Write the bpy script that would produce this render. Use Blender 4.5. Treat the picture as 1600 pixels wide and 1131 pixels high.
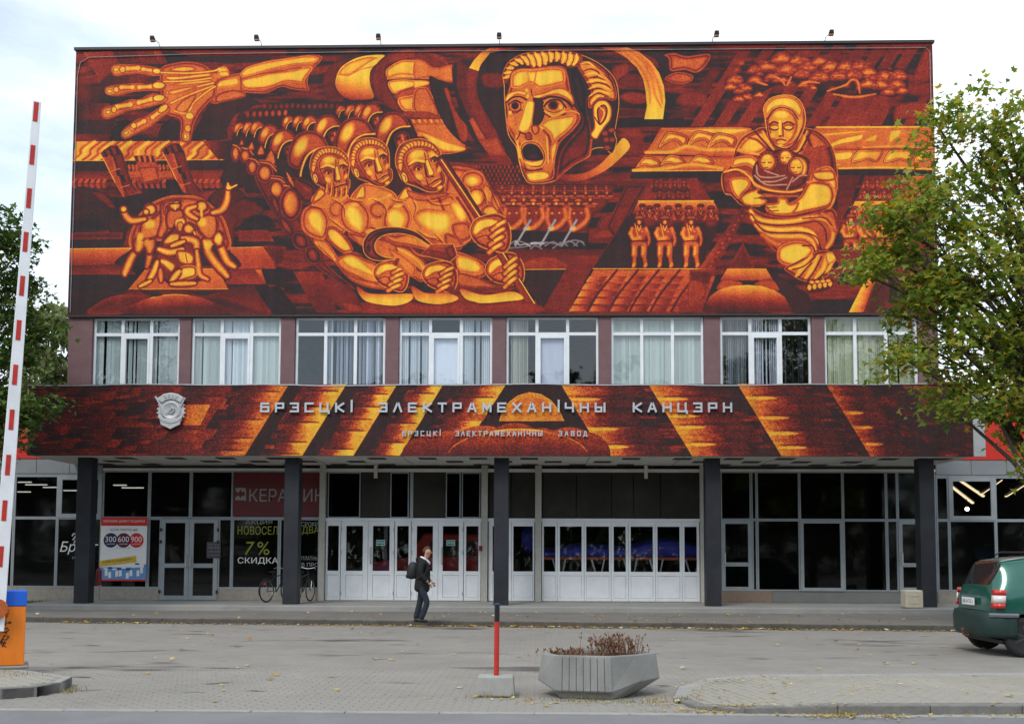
import bpy, bmesh, math, random
import numpy as np
from mathutils import Vector, Matrix
R = math.radians
for o in list(bpy.data.objects): bpy.data.objects.remove(o)
sc = bpy.context.scene; col = sc.collection
# ------------------------------------------------------------- camera, sky, sun, exposure
cd = bpy.data.cameras.new('camera'); cam = bpy.data.objects.new('camera', cd); col.objects.link(cam)
cam.matrix_world = Matrix(((.99969562,-.00184132,.02460239,1.02519),(.02442422,-.06688551,-.99746167,-29.40481),(.00348219,.99775896,-.06682018,1.67),(0,0,0,1)))
cd.sensor_width = 36; cd.lens = 36*1608/1600; cd.shift_y = .1213; cd.clip_end = 2000; cd.clip_start = .1
sc.camera = cam
w = bpy.data.worlds.new('World'); sc.world = w; w.use_nodes = True
nt = w.node_tree; N = nt.nodes; Lk = nt.links; N.clear()
def nd(t, **k):
    n = N.new(t)
    for a,b in k.items(): setattr(n,a,b)
    return n
SUN_EL, SUN_AZ = R(48), R(205)                        # azimuth clockwise from +Y: high, behind the camera and a little left
sky = nd('ShaderNodeTexSky', sky_type='NISHITA', sun_disc=False, sun_elevation=SUN_EL, sun_rotation=SUN_AZ, air_density=1.0, dust_density=.7, ozone_density=1.0)
bg1 = nd('ShaderNodeBackground'); bg1.inputs[1].default_value = .15
bg2 = nd('ShaderNodeBackground'); bg2.inputs[0].default_value = (.87,.95,1,1); bg2.inputs[1].default_value = 1.16
tc = nd('ShaderNodeTexCoord'); mp = nd('ShaderNodeMapping'); mp.inputs['Scale'].default_value = (1.1,1.1,3.2); mp.inputs['Location'].default_value = (.55,.2,.35)
ns = nd('ShaderNodeTexNoise'); ns.inputs['Scale'].default_value = 2.1; ns.inputs['Detail'].default_value = 9; ns.inputs['Roughness'].default_value = .55
rp = nd('ShaderNodeValToRGB'); rp.color_ramp.elements[0].position = .37; rp.color_ramp.elements[1].position = .60
rp.color_ramp.elements[0].color = (.42,.42,.42,1)
mx = nd('ShaderNodeMixShader'); out = nd('ShaderNodeOutputWorld')
Lk.new(tc.outputs['Generated'],mp.inputs[0]); Lk.new(mp.outputs[0],ns.inputs['Vector']); Lk.new(ns.outputs[0],rp.inputs[0]); Lk.new(rp.outputs[0],mx.inputs[0])
Lk.new(sky.outputs[0],bg1.inputs[0]); Lk.new(bg1.outputs[0],mx.inputs[1]); Lk.new(bg2.outputs[0],mx.inputs[2]); Lk.new(mx.outputs[0],out.inputs[0])
sl = bpy.data.lights.new('sun','SUN'); sl.energy = 1.3; sl.angle = R(18); sl.color = (1,.955,.89)
sun = bpy.data.objects.new('sun',sl); col.objects.link(sun)
sun.rotation_euler = Vector((math.sin(SUN_AZ)*math.cos(SUN_EL),math.cos(SUN_AZ)*math.cos(SUN_EL),math.sin(SUN_EL))).to_track_quat('Z','Y').to_euler()
vs = sc.view_settings; vs.view_transform = 'Standard'; vs.look = 'None'; vs.exposure = 0.42; vs.gamma = 1; vs.use_curve_mapping = False
sc.cycles.max_bounces = 8; sc.cycles.transparent_max_bounces = 24

# ------------------------------------------------------------- helpers
def srgb(r,g,b): return tuple(((c/255+.055)/1.055)**2.4 if c>10 else c/255/12.92 for c in (r,g,b))
MATS = {}
def M(name, c, rough=.6, var=.12, vs=5, bump=0, bs=70, metal=0, spec=.4, stretch=(1,1,1), dirt=0, dc=(.05,.045,.04), ds=1.3, coat=0):
    if name in MATS: return MATS[name]
    m = bpy.data.materials.new(name); m.use_nodes = True; t = m.node_tree; p = t.nodes['Principled BSDF']
    p.inputs['Roughness'].default_value = rough; p.inputs['Metallic'].default_value = metal; p.inputs['Specular IOR Level'].default_value = spec
    if coat: p.inputs['Coat Weight'].default_value = coat; p.inputs['Coat Roughness'].default_value = .05
    x = t.nodes.new('ShaderNodeTexCoord'); mp = t.nodes.new('ShaderNodeMapping'); mp.inputs['Scale'].default_value = stretch
    n = t.nodes.new('ShaderNodeTexNoise'); n.inputs['Scale'].default_value = vs; n.inputs['Detail'].default_value = 7; n.inputs['Roughness'].default_value = .62
    r = t.nodes.new('ShaderNodeValToRGB'); e = r.color_ramp.elements
    e[0].position = .32; e[1].position = .68
    e[0].color = (*[max(v*(1-var),0) for v in c],1); e[1].color = (*[min(v*(1+var),1) for v in c],1)
    t.links.new(x.outputs['Object'],mp.inputs[0]); t.links.new(mp.outputs[0],n.inputs['Vector']); t.links.new(n.outputs[0],r.inputs[0])
    o = r.outputs[0]
    if dirt:
        n2 = t.nodes.new('ShaderNodeTexNoise'); n2.inputs['Scale'].default_value = ds; n2.inputs['Detail'].default_value = 9; n2.inputs['Roughness'].default_value = .7
        r2 = t.nodes.new('ShaderNodeMapRange'); r2.inputs[1].default_value = .45; r2.inputs[2].default_value = .75; r2.inputs[4].default_value = dirt
        mm = t.nodes.new('ShaderNodeMixRGB'); mm.inputs[2].default_value = (*dc,1)
        t.links.new(mp.outputs[0],n2.inputs['Vector']); t.links.new(n2.outputs[0],r2.inputs[0]); t.links.new(r2.outputs[0],mm.inputs[0]); t.links.new(o,mm.inputs[1]); o = mm.outputs[0]
    t.links.new(o,p.inputs['Base Color'])
    if bump:
        b = t.nodes.new('ShaderNodeBump'); b.inputs['Strength'].default_value = bump; b.inputs['Distance'].default_value = .01
        n3 = t.nodes.new('ShaderNodeTexNoise'); n3.inputs['Scale'].default_value = bs; n3.inputs['Detail'].default_value = 4
        t.links.new(mp.outputs[0],n3.inputs['Vector']); t.links.new(n3.outputs[0],b.inputs['Height']); t.links.new(b.outputs[0],p.inputs['Normal'])
    MATS[name] = m; return m
def glass(name, tint, refl=1.0, rough=.02):
    m = bpy.data.materials.new(name); m.use_nodes = True; t = m.node_tree; t.nodes.clear()
    o = t.nodes.new('ShaderNodeOutputMaterial'); a = t.nodes.new('ShaderNodeBsdfTransparent'); a.inputs[0].default_value = (*tint,1)
    g = t.nodes.new('ShaderNodeBsdfGlossy'); g.inputs['Roughness'].default_value = rough; g.inputs[0].default_value = (1,1,1,1)
    f = t.nodes.new('ShaderNodeFresnel'); bf = t.nodes.new('ShaderNodeNewGeometry'); im_ = t.nodes.new('ShaderNodeMath'); im_.operation = 'MULTIPLY_ADD'; im_.inputs[1].default_value = -.8333; im_.inputs[2].default_value = 1.5; t.links.new(bf.outputs['Backfacing'],im_.inputs[0]); t.links.new(im_.outputs[0],f.inputs[0]); mu = t.nodes.new('ShaderNodeMath'); mu.operation = 'MULTIPLY'; mu.inputs[1].default_value = refl; mu.use_clamp = True
    x = t.nodes.new('ShaderNodeTexCoord'); n = t.nodes.new('ShaderNodeTexNoise'); n.inputs['Scale'].default_value = .9; b = t.nodes.new('ShaderNodeBump'); b.inputs['Strength'].default_value = .05; b.inputs['Distance'].default_value = .05
    t.links.new(x.outputs['Object'],n.inputs['Vector']); t.links.new(n.outputs[0],b.inputs['Height']); t.links.new(b.outputs[0],g.inputs['Normal'])
    s = t.nodes.new('ShaderNodeMixShader'); t.links.new(f.outputs[0],mu.inputs[0]); t.links.new(mu.outputs[0],s.inputs[0]); t.links.new(a.outputs[0],s.inputs[1]); t.links.new(g.outputs[0],s.inputs[2]); t.links.new(s.outputs[0],o.inputs[0])
    return m
def emit(name, c, s):
    m = bpy.data.materials.new(name); m.use_nodes = True; p = m.node_tree.nodes['Principled BSDF']; p.inputs['Emission Color'].default_value = (*c,1); p.inputs['Emission Strength'].default_value = s; p.inputs['Base Color'].default_value = (.5,.5,.5,1); return m

class MB:
    """collects simple solids and links them as one mesh object"""
    def __init__(s): s.v = []; s.f = []
    def add(s, v, f): k = len(s.v); s.v += [tuple(p) for p in v]; s.f += [tuple(i+k for i in q) for q in f]; return s
    def box(s, x0,x1,y0,y1,z0,z1, m=None):
        v = [(x0,y0,z0),(x1,y0,z0),(x1,y1,z0),(x0,y1,z0),(x0,y0,z1),(x1,y0,z1),(x1,y1,z1),(x0,y1,z1)]
        if m: v = [m@Vector(p) for p in v]
        return s.add(v,[(0,3,2,1),(4,5,6,7),(0,1,5,4),(1,2,6,5),(2,3,7,6),(3,0,4,7)])
    def bar(s, a, b, w, h):
        a,b = Vector(a),Vector(b); d = b-a; q = d.to_track_quat('Z','Y').to_matrix().to_4x4()
        return s.box(-w/2,w/2,-h/2,h/2,0,d.length,Matrix.Translation(a)@q)
    def tube(s, pts, r, n=8, cap=True):
        pts = [Vector(p) for p in pts]; m = len(pts); rr = r if hasattr(r,'__len__') else [r]*m; v = []; f = []
        u = None
        for i,p in enumerate(pts):
            d = (pts[min(i+1,m-1)]-pts[max(i-1,0)]).normalized()
            if u is None: u = d.orthogonal().normalized()
            else: u = (u-d*u.dot(d)); u = u.normalized() if u.length>1e-6 else d.orthogonal().normalized()
            t = d.cross(u)
            for k in range(n): a = 2*math.pi*k/n; v.append(p+(u*math.cos(a)+t*math.sin(a))*rr[i])
        for i in range(m-1):
            for k in range(n): f.append((i*n+k,i*n+(k+1)%n,(i+1)*n+(k+1)%n,(i+1)*n+k))
        if cap: f.append(tuple(range(n-1,-1,-1))); f.append(tuple((m-1)*n+k for k in range(n)))
        return s.add(v,f)
    def lathe(s, prof, n=24, at=(0,0,0), axis='Z', sc=(1,1)):
        v = []; f = []; m = len(prof)
        for r,z in prof:
            for k in range(n):
                a = 2*math.pi*(k+.5)/n; x,y = r*math.cos(a)*sc[0],r*math.sin(a)*sc[1]
                p = (x,y,z) if axis=='Z' else (x,z,y) if axis=='Y' else (z,x,y)
                v.append((p[0]+at[0],p[1]+at[1],p[2]+at[2]))
        for i in range(m-1):
            for k in range(n): f.append((i*n+k,i*n+(k+1)%n,(i+1)*n+(k+1)%n,(i+1)*n+k))
        f.append(tuple(range(n-1,-1,-1))); f.append(tuple((m-1)*n+k for k in range(n)))
        return s.add(v,f)
    def prism(s, poly, a, b, axis='Z', hole=False):
        n = len(poly)
        P = lambda p,h: (p[0],p[1],h) if axis=='Z' else (p[0],h,p[1]) if axis=='Y' else (h,p[0],p[1])
        v = [P(p,a) for p in poly]+[P(p,b) for p in poly]
        f = [tuple(range(n-1,-1,-1)),tuple(range(n,2*n))]+[(i,(i+1)%n,n+(i+1)%n,n+i) for i in range(n)]
        return s.add(v,f)
    def mesh(s, name, smooth=False):
        me = bpy.data.meshes.new(name); me.from_pydata(s.v,[],s.f); bm = bmesh.new(); bm.from_mesh(me)
        bmesh.ops.recalc_face_normals(bm,faces=bm.faces); bm.to_mesh(me); bm.free()
        if smooth: me.shade_smooth()
        return me
    def obj(s, name, mat, parent=None, loc=(0,0,0), bevel=0, smooth=False, auto=False):
        me = s.mesh(name,smooth); me.materials.append(mat)
        return link(name,me,parent,loc,bevel)
def link(name, me, parent=None, loc=(0,0,0), bevel=0):
    o = bpy.data.objects.new(name,me); col.objects.link(o); o.location = loc
    if parent: o.parent = parent
    if bevel:
        b = o.modifiers.new('bevel','BEVEL'); b.width = bevel; b.segments = 2; b.limit_method = 'ANGLE'; b.angle_limit = R(40)
    return o
def tag(o, label=None, cat=None, group=None, kind=None):
    if label: o['label'] = label
    if cat: o['category'] = cat
    if group: o['group'] = group
    if kind: o['kind'] = kind
    return o
def thing(name, label, cat, loc=(0,0,0), rz=0, group=None):
    o = bpy.data.objects.new(name,None); col.objects.link(o); o.location = loc; o.rotation_euler = (0,0,rz); o.empty_display_size = .2
    return tag(o,label,cat,group)
def copy_tree(o, parent=None):
    c = o.copy(); col.objects.link(c)
    if parent: c.parent = parent
    for ch in list(o.children): copy_tree(ch,c)
    return c
_tc = bpy.data.curves.new('lettering','FONT'); _to = bpy.data.objects.new('lettering',_tc); col.objects.link(_to)
def text_mesh(txt, width, height, depth=.0, shear=0, bold=0):
    """lettering mesh in XZ, lower left corner at the origin, scaled to width x height"""
    _tc.body = txt; _tc.extrude = 0; _tc.shear = shear; _tc.offset = bold; _tc.resolution_u = 4
    bpy.context.view_layer.update(); ev = _to.evaluated_get(bpy.context.evaluated_depsgraph_get())
    me = bpy.data.meshes.new_from_object(ev); n = len(me.vertices); a = np.empty(n*3,np.float32); me.vertices.foreach_get('co',a); a = a.reshape(-1,3)
    lo,hi = a.min(0),a.max(0); b = np.zeros_like(a); b[:,0] = (a[:,0]-lo[0])/(hi[0]-lo[0])*width; b[:,2] = (a[:,1]-lo[1])/(hi[1]-lo[1])*height
    me.vertices.foreach_set('co',b.ravel()); me.update()
    if depth:
        bm = bmesh.new(); bm.from_mesh(me); r = bmesh.ops.extrude_face_region(bm,geom=bm.faces[:])
        for v in r['geom']:
            if isinstance(v,bmesh.types.BMVert): v.co.y -= depth
        bm.to_mesh(me); bm.free()
    return me
def text(name, txt, mat, x, y, z, width, height, parent=None, **k):
    me = text_mesh(txt,width,height,**k); me.materials.clear(); me.materials.append(mat); return link(name,me,parent,(x,y,z))
def skin(name, J, E, mat, parent=None, sub=2, loc=(0,0,0), root=0):
    """one smooth tapering surface grown over joints J = [(x,y,z,r) or (x,y,z,rx,ry)] joined by edges E"""
    me = bpy.data.meshes.new(name); me.from_pydata([j[:3] for j in J],E,[]); o = bpy.data.objects.new(name,me); col.objects.link(o)
    s = o.modifiers.new('s','SKIN'); s.use_smooth_shade = True
    for i,j in enumerate(J):
        d = me.skin_vertices[0].data[i]; d.radius = (j[3],j[4] if len(j)>4 else j[3]); d.use_root = (i==root)
    u = o.modifiers.new('u','SUBSURF'); u.levels = u.render_levels = sub
    bpy.context.view_layer.update(); m2 = bpy.data.meshes.new_from_object(o.evaluated_get(bpy.context.evaluated_depsgraph_get()))
    bpy.data.objects.remove(o); m2.materials.clear(); m2.materials.append(mat); m2.shade_smooth(); return link(name,m2,parent,loc)
rnd = random.Random(4)

MGAIN, FGAIN = 1.1, .95
# ---------------------------------------------------------------- wall paintings (drawn with numpy)
class Paint:
    """A one-channel 'heat' canvas; the murals use a single black-red-orange-yellow scale."""
    def __init__(s, W, H, corners, seed=1):
        s.W, s.H = W, H
        s.rg = np.random.default_rng(seed)
        s.V = np.full((H, W), .12, np.float32)
        s.M = np.zeros((H, W), np.float32)                 # silver grey paint
        A = []; b = []
        for (x, y), (u, v) in zip(corners, ((0,0),(W,0),(W,H),(0,H))):
            A.append([x,y,1,0,0,0,-u*x,-u*y]); b.append(u)
            A.append([0,0,0,x,y,1,-v*x,-v*y]); b.append(v)
        s.Hm = np.append(np.linalg.solve(np.array(A,float), np.array(b,float)), 1).reshape(3,3)
        c = np.array(corners, float)
        s.k = W/np.linalg.norm(c[1]-c[0])
        s.frame(0,0,1)
    def frame(s, ox, oy, sc, tf=None):
        s.ox, s.oy, s.sc, s.tf = ox, oy, sc, tf
    def pts(s, p):
        if isinstance(p, str): p = [tuple(map(float, q.split(','))) for q in p.split()]
        p = np.array(p, float)
        if s.tf is not None:
            x0,y0,x1,y1,m,a = s.tf; d = (p-np.array([x0,y0]))*(np.array(m) if not np.isscalar(m) else m); ca,sa = np.cos(a),np.sin(a)
            p = np.stack([x1+d[:,0]*ca-d[:,1]*sa, y1+d[:,0]*sa+d[:,1]*ca],1)
        p = p/s.sc+np.array([s.ox,s.oy])
        h = np.c_[p, np.ones(len(p))]@s.Hm.T
        return h[:,:2]/h[:,2:]
    def px(s):
        m = 1
        if s.tf is not None: m = s.tf[4] if np.isscalar(s.tf[4]) else s.tf[4][0]
        return s.k/s.sc*m
    @staticmethod
    def spline(p, closed, n=5):
        m = len(p)
        if m < 3: return p
        if closed: a,b,c,d = np.roll(p,1,0),p,np.roll(p,-1,0),np.roll(p,-2,0)
        else:
            q = np.vstack([2*p[0]-p[1],p,2*p[-1]-p[-2]]); a,b,c,d = q[:-3],q[1:-2],q[2:-1],q[3:]
        out = []
        for t in np.linspace(0,1,n,endpoint=False):
            out.append(.5*(2*b+(c-a)*t+(2*a-5*b+4*c-d)*t*t+(3*b-a-3*c+d)*t**3))
        r = np.stack(out,1).reshape(-1,2)
        return r if closed else np.vstack([r,p[-1]])
    def box(s, p, pad):
        x0 = max(int(p[:,0].min()-pad),0); x1 = min(int(p[:,0].max()+pad)+2,s.W)
        y0 = max(int(p[:,1].min()-pad),0); y1 = min(int(p[:,1].max()+pad)+2,s.H)
        if x1<=x0 or y1<=y0: return None
        yy,xx = np.mgrid[y0:y1,x0:x1]
        return slice(y0,y1),slice(x0,x1),xx+.5,yy+.5
    @staticmethod
    def segd(p, xx, yy, closed):
        q = np.roll(p,-1,0) if closed else p[1:]; a = p if closed else p[:-1]
        d = np.full(xx.shape,1e9,np.float32); par = np.zeros(xx.shape,np.float32)
        ins = np.zeros(xx.shape,bool); n = len(a)
        for i in range(n):
            ax,ay = a[i]; bx,by = q[i]; ex,ey = bx-ax,by-ay; L = ex*ex+ey*ey+1e-9
            t = np.clip(((xx-ax)*ex+(yy-ay)*ey)/L,0,1)
            dd = (xx-ax-t*ex)**2+(yy-ay-t*ey)**2
            m = dd<d; d = np.where(m,dd,d)
            if not closed: par = np.where(m,(i+t)/n,par)
            elif ay!=by: ins ^= ((ay>yy)!=(by>yy))&(xx<(bx-ax)*(yy-ay)/(by-ay)+ax)
        return np.sqrt(d),ins,par
    def S(s, p, e, c=None, w=20, k=None, ol=None, lw=3, sm=True, pw=1., al=1., rip=True):
        """filled shape: e at its rim, c further in than w; k = tilt of the tone; ol = outline tone"""
        p = s.pts(p); 
        if sm: p = s.spline(p,True)
        f = s.px(); b = s.box(p,lw*f+2)
        if b is None: return
        sy,sx,xx,yy = b; d,ins,_ = s.segd(p,xx,yy,True)
        a = np.clip(np.where(ins,d,-d)+.5,0,1)*al
        v = np.full(d.shape,e,np.float32)
        if c is not None:
            t = np.clip(d/(w*f),0,1)**pw; v = e+(c-e)*t*t*(3-2*t)
            if rip and w>=12 and c-e>.12 and e<.55:                                  # hatched double contour inside every rounded form
                q = d/(w*f); v = v+.20*np.exp(-((q-.17)/.09)**2)-.13*np.exp(-((q-.42)/.10)**2)
        if k is not None:
            cx,cy = p.mean(0); r = max(np.ptp(p[:,0]),np.ptp(p[:,1]))/2
            v = v+k[0]*(xx-cx)/r+k[1]*(yy-cy)/r
        V = s.V[sy,sx]; V[:] = V*(1-a)+v*a; s.M[sy,sx] *= (1-a)
        if ol is not None:
            a = np.clip(lw*f/2-d+.5,0,1)*.9; V[:] = V*(1-a)+ol*a
    def Q(s, p, e, c=None, w=20, **kw): s.S(p,e,c,w,sm=False,**kw)
    def G(s, p, p0, v0, p1, v1, sm=False, n=.0, pw=1.):
        """filled polygon with a straight change of tone from p0 to p1"""
        e0,e1 = s.pts([p0,p1]); p = s.pts(p)
        if sm: p = s.spline(p,True)
        b = s.box(p,2)
        if b is None: return
        sy,sx,xx,yy = b; d,ins,_ = s.segd(p,xx,yy,True)
        a = np.clip(np.where(ins,d,-d)+.5,0,1); ex = e1-e0; L = ex@ex+1e-9
        t = np.clip(((xx-e0[0])*ex[0]+(yy-e0[1])*ex[1])/L,0,1)
        if n: t = np.clip(t+n*(s.streak(sy,sx)-.5),0,1)
        v = v0+(v1-v0)*t**pw
        V = s.V[sy,sx]; V[:] = V*(1-a)+v*a; s.M[sy,sx] *= (1-a)
    def streak(s, sy, sx):
        if not hasattr(s,'nz'):
            s.nz = s.noise(9,60)*.6+s.noise(4,22)*.4
        return s.nz[sy,sx]
    def noise(s, gy, gx):
        H,W = s.H,s.W; n = s.rg.random((H//gy+3,W//gx+3)).astype(np.float32)
        y = np.arange(H)/gy; x = np.arange(W)/gx; yi = y.astype(int); xi = x.astype(int)
        fy = (y-yi)[:,None]; fx = (x-xi)[None]; fy = fy*fy*(3-2*fy); fx = fx*fx*(3-2*fx)
        return n[yi][:,xi]*(1-fy)*(1-fx)+n[yi+1][:,xi]*fy*(1-fx)+n[yi][:,xi+1]*(1-fy)*fx+n[yi+1][:,xi+1]*fy*fx
    def L(s, p, w, v, soft=.5, taper=0, grey=False, al=1., sm=True):
        p = s.pts(p)
        if sm: p = s.spline(p,False)
        f = s.px(); W = max(w*f/2,.4); b = s.box(p,W*(1+soft)+2)
        if b is None: return
        sy,sx,xx,yy = b; d,_,par = s.segd(p,xx,yy,False)
        Wl = W*(1-taper*np.abs(2*par-1)**2) if taper else W
        a = np.clip((Wl*(1+soft)-d)/(np.maximum(Wl*2*soft,1)),0,1)*al
        V = s.V[sy,sx]; V[:] = V*(1-a)+v*a
        if grey: s.M[sy,sx] = np.maximum(s.M[sy,sx],a)
        else: s.M[sy,sx] *= (1-a)
    def B(s, x, y, rx, ry, v, rot=0, al=.9, hard=.35):
        """soft ellipse"""
        c = s.pts([(x,y)])[0]; f = s.px(); rx,ry = rx*f,ry*f; R = max(rx,ry)*1.3
        b = s.box(np.array([[c[0]-R,c[1]-R],[c[0]+R,c[1]+R]]),1)
        if b is None: return
        if s.tf is not None: rot = rot+np.degrees(s.tf[5])
        sy,sx,xx,yy = b; ca,sa = np.cos(np.radians(rot)),np.sin(np.radians(rot))
        dx,dy = xx-c[0],yy-c[1]; r = np.sqrt(((dx*ca+dy*sa)/rx)**2+((-dx*sa+dy*ca)/ry)**2)
        a = np.clip((1.15-r)/(1.15-hard),0,1); a = a*a*(3-2*a)*al
        V = s.V[sy,sx]; V[:] = V*(1-a)+v*a
    def E(s, x, y, rx, ry, e, c, w, rot=0, **kw):
        t = np.linspace(0,2*np.pi,15)[:-1]; r = np.radians(rot)
        X,Y = np.cos(t)*rx,np.sin(t)*ry
        s.S(np.stack([x+X*np.cos(r)-Y*np.sin(r),y+X*np.sin(r)+Y*np.cos(r)],1),e,c,w,**kw)
    def rgb(s, grain=.095):
        H,W = s.H,s.W; V = s.V
        # hand stippling: grains, patches and slab-sized drift
        V = V+(s.rg.random((H,W))-.5)*grain*(.55+1.1*np.clip(V,0,1)*(1-np.clip(V,0,1))*2)
        V = V+(s.noise(2,3)-.5)*grain*1.5+(s.noise(14,40)-.5)*.05+(s.noise(90,130)-.5)*.06
        kx = np.array([0,.1,.22,.36,.5,.62,.74,.86,1.])
        kc = np.array([(40,34,36),(50,38,39),(86,34,32),(134,40,33),(186,68,38),(214,106,42),(226,140,44),(232,170,48),(236,190,62)],float)
        o = np.stack([np.interp(V,kx,kc[:,i]) for i in range(3)],-1)
        g = np.clip(V,0,1)[...,None]*np.array([205,205,212.]); m = s.M[...,None]
        return np.clip(o*(1-m)+g*m,0,255)/255

def face(P, beard=False, dim=0.):
    """stern three-quarter head, drawn in the coordinates of the largest of the three men"""
    d = dim
    P.S("785,130 790,70 815,25 870,0 930,-5 990,15 1030,55 1042,110 1045,170 1060,190 1062,240 1030,278 1000,290 955,285 905,262 860,247 835,237 815,210 800,175",.2,.42-d,30,ol=.84-d,lw=4)
    P.S("800,178 792,130 800,78 825,32 870,4 930,-1 988,18 1026,60 1036,110 1022,112 1008,74 975,52 930,42 880,48 845,78 832,120 836,165 822,200",.3,.80-d,16)
    for i in range(17):                                           # strands of the hair
        t = np.radians(172+i*11); c_,s_ = np.cos(t),np.sin(t)
        P.L([(918+122*c_,120+118*s_),(918+106*np.cos(t+.06),120+102*np.sin(t+.06)),(918+88*np.cos(t+.02),122+82*np.sin(t+.02))],4.5,.26,soft=.8,taper=.4)
    P.L("800,165 820,175 830,140 850,150 845,100",10,.35)
    P.S("842,150 832,105 858,60 925,42 995,58 1022,100 1032,150 1054,190 1056,240 1022,279 985,283 930,258 888,222 862,185",.3,.62-d,34,k=(-.05,-.04))
    P.B(905,78,52,30,.95-d,-15); P.B(985,78,26,20,.8-d,20)
    P.B(908,152,42,27,.22,-20,.85); P.B(1001,112,27,22,.22,-15,.85)      # sockets
    P.L("860,137 898,112 945,122 962,112",13,.92-d,taper=.6); P.L("976,96 1000,82 1026,96",11,.85-d,taper=.6)
    P.L("862,147 905,127 950,134",5,.06); P.L("975,108 1002,95 1026,106",5,.06)
    for x,y,r in ((912,160,19),(1000,114,15)):
        P.E(x,y,r,r*.72,.35,.85-d,6,rot=-18); P.B(x+2,y,r*.52,r*.52,.04,al=1,hard=.7); P.L([(x-r,y+2),(x,y-r*.75),(x+r,y-2)],4,.08)
        P.L([(x-r,y+r*.8),(x+2,y+r*1.05),(x+r,y+r*.55)],4,.75-d)
    P.L("945,72 952,100 950,120",5,.25); P.L("965,75 968,98",4,.25)
    P.S("948,118 968,110 985,150 1001,185 985,200 968,196 962,170",.3,.95-d,9); P.L("944,128 952,165 960,200 978,210",10,.1,taper=.5)
    P.B(990,204,13,6,.08)
    P.B(918,205,26,20,.9-d,40); P.B(1028,165,14,26,.8-d,10); P.B(940,240,20,14,.66-d,30)
    P.L("952,205 965,240 972,262",6,.18,taper=.7); P.L("972,250 1004,228 1040,212",7,.05,taper=.6)
    P.L("980,240 1004,218 1034,206",7,.72-d,taper=.6); P.L("990,262 1022,244 1044,226",9,.85-d,taper=.7)
    P.B(1032,264,20,12,.9-d,-30); P.L("890,232 930,262 985,284",7,.12,taper=.6)
    P.S("815,190 832,178 850,196 856,228 840,241 824,222",.3,.86-d,8,ol=.1,lw=3); P.L("828,195 842,205 842,228",4,.2)
    if beard:
        for i in range(15):
            t = i/14; x,y = 905+150*t,248+38*np.sin(t*2.6)-22*t
            P.L([(x,y-28),(x+5,y+10),(x+2,y+32)],9,(.3,.78,.5)[i%3]-d,taper=.5)
        P.L("970,246 1004,226 1042,210",6,.05)

def fist(P):
    """clenched hand seen from the knuckles, thumb side up (drawn for the lower left hand)"""
    P.S("665,740 690,690 740,672 800,668 842,690 862,740 858,800 830,842 780,835 700,800",.22,.55,26,ol=.8,lw=4)
    P.S("672,735 700,692 760,680 815,700 800,725 740,735 690,760",.35,.92,18)
    for i in range(4):
        x,y = 815-i*9,712+i*33
        P.L([(x-42,y+26),(x-8,y+8),(x+26,y-6)],30,.2,soft=.25); P.L([(x-40,y+26),(x-8,y+8),(x+24,y-6)],20,.66,soft=.5)
        P.L([(x-14,y+8),(x+16,y-4)],10,.95,soft=.8)
    P.L("690,770 740,760 775,790",5,.25); P.L("690,790 730,800",5,.25)

def helmet(P, x, y, r, v=.9, fc=0):
    P.S([(x-r,y+.75*r),(x-.98*r,y),(x-.6*r,y-.72*r),(x+.1*r,y-.98*r),(x+.75*r,y-.72*r),(x+1.1*r,y-.1*r),(x+.6*r,y+.1*r),(x,y+.35*r),(x-.4*r,y+1.0*r)],.2,.48,r*.3)
    P.B(x-.35*r,y-.15*r,.34*r,.66*r,v,28,.95)
    P.S([(x+1.1*r,y-.05*r),(x+.5*r,y-.02*r),(x,y+.3*r),(x-.3*r,y+1.05*r),(x-.1*r,y+1.5*r),(x+.6*r,y+1.5*r),(x+1.1*r,y+.9*r)],.05)
    if fc:
        P.S([(x+.15*r,y+.5*r),(x+.7*r,y+.2*r),(x+1.1*r,y+.5*r),(x+1.05*r,y+1.1*r),(x+.7*r,y+1.5*r),(x+.3*r,y+1.2*r)],.15,.4,r*.25)
        P.L([(x+.62*r,y+.45*r),(x+.75*r,y+.95*r)],.12*r,.62); P.B(x+.4*r,y+.65*r,.16*r,.1*r,.08); P.B(x+.92*r,y+.6*r,.12*r,.1*r,.08); P.L([(x+.55*r,y+1.2*r),(x+.9*r,y+1.12*r)],.08*r,.08)
        P.B(x+.45*r,y+.95*r,.14*r,.18*r,.55)
    P.L([(x+1.1*r,y-.08*r),(x+.5*r,y-.02*r),(x,y+.3*r),(x-.28*r,y+.95*r),(x-.36*r,y+1.35*r)],.09*r+1,.86)

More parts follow.
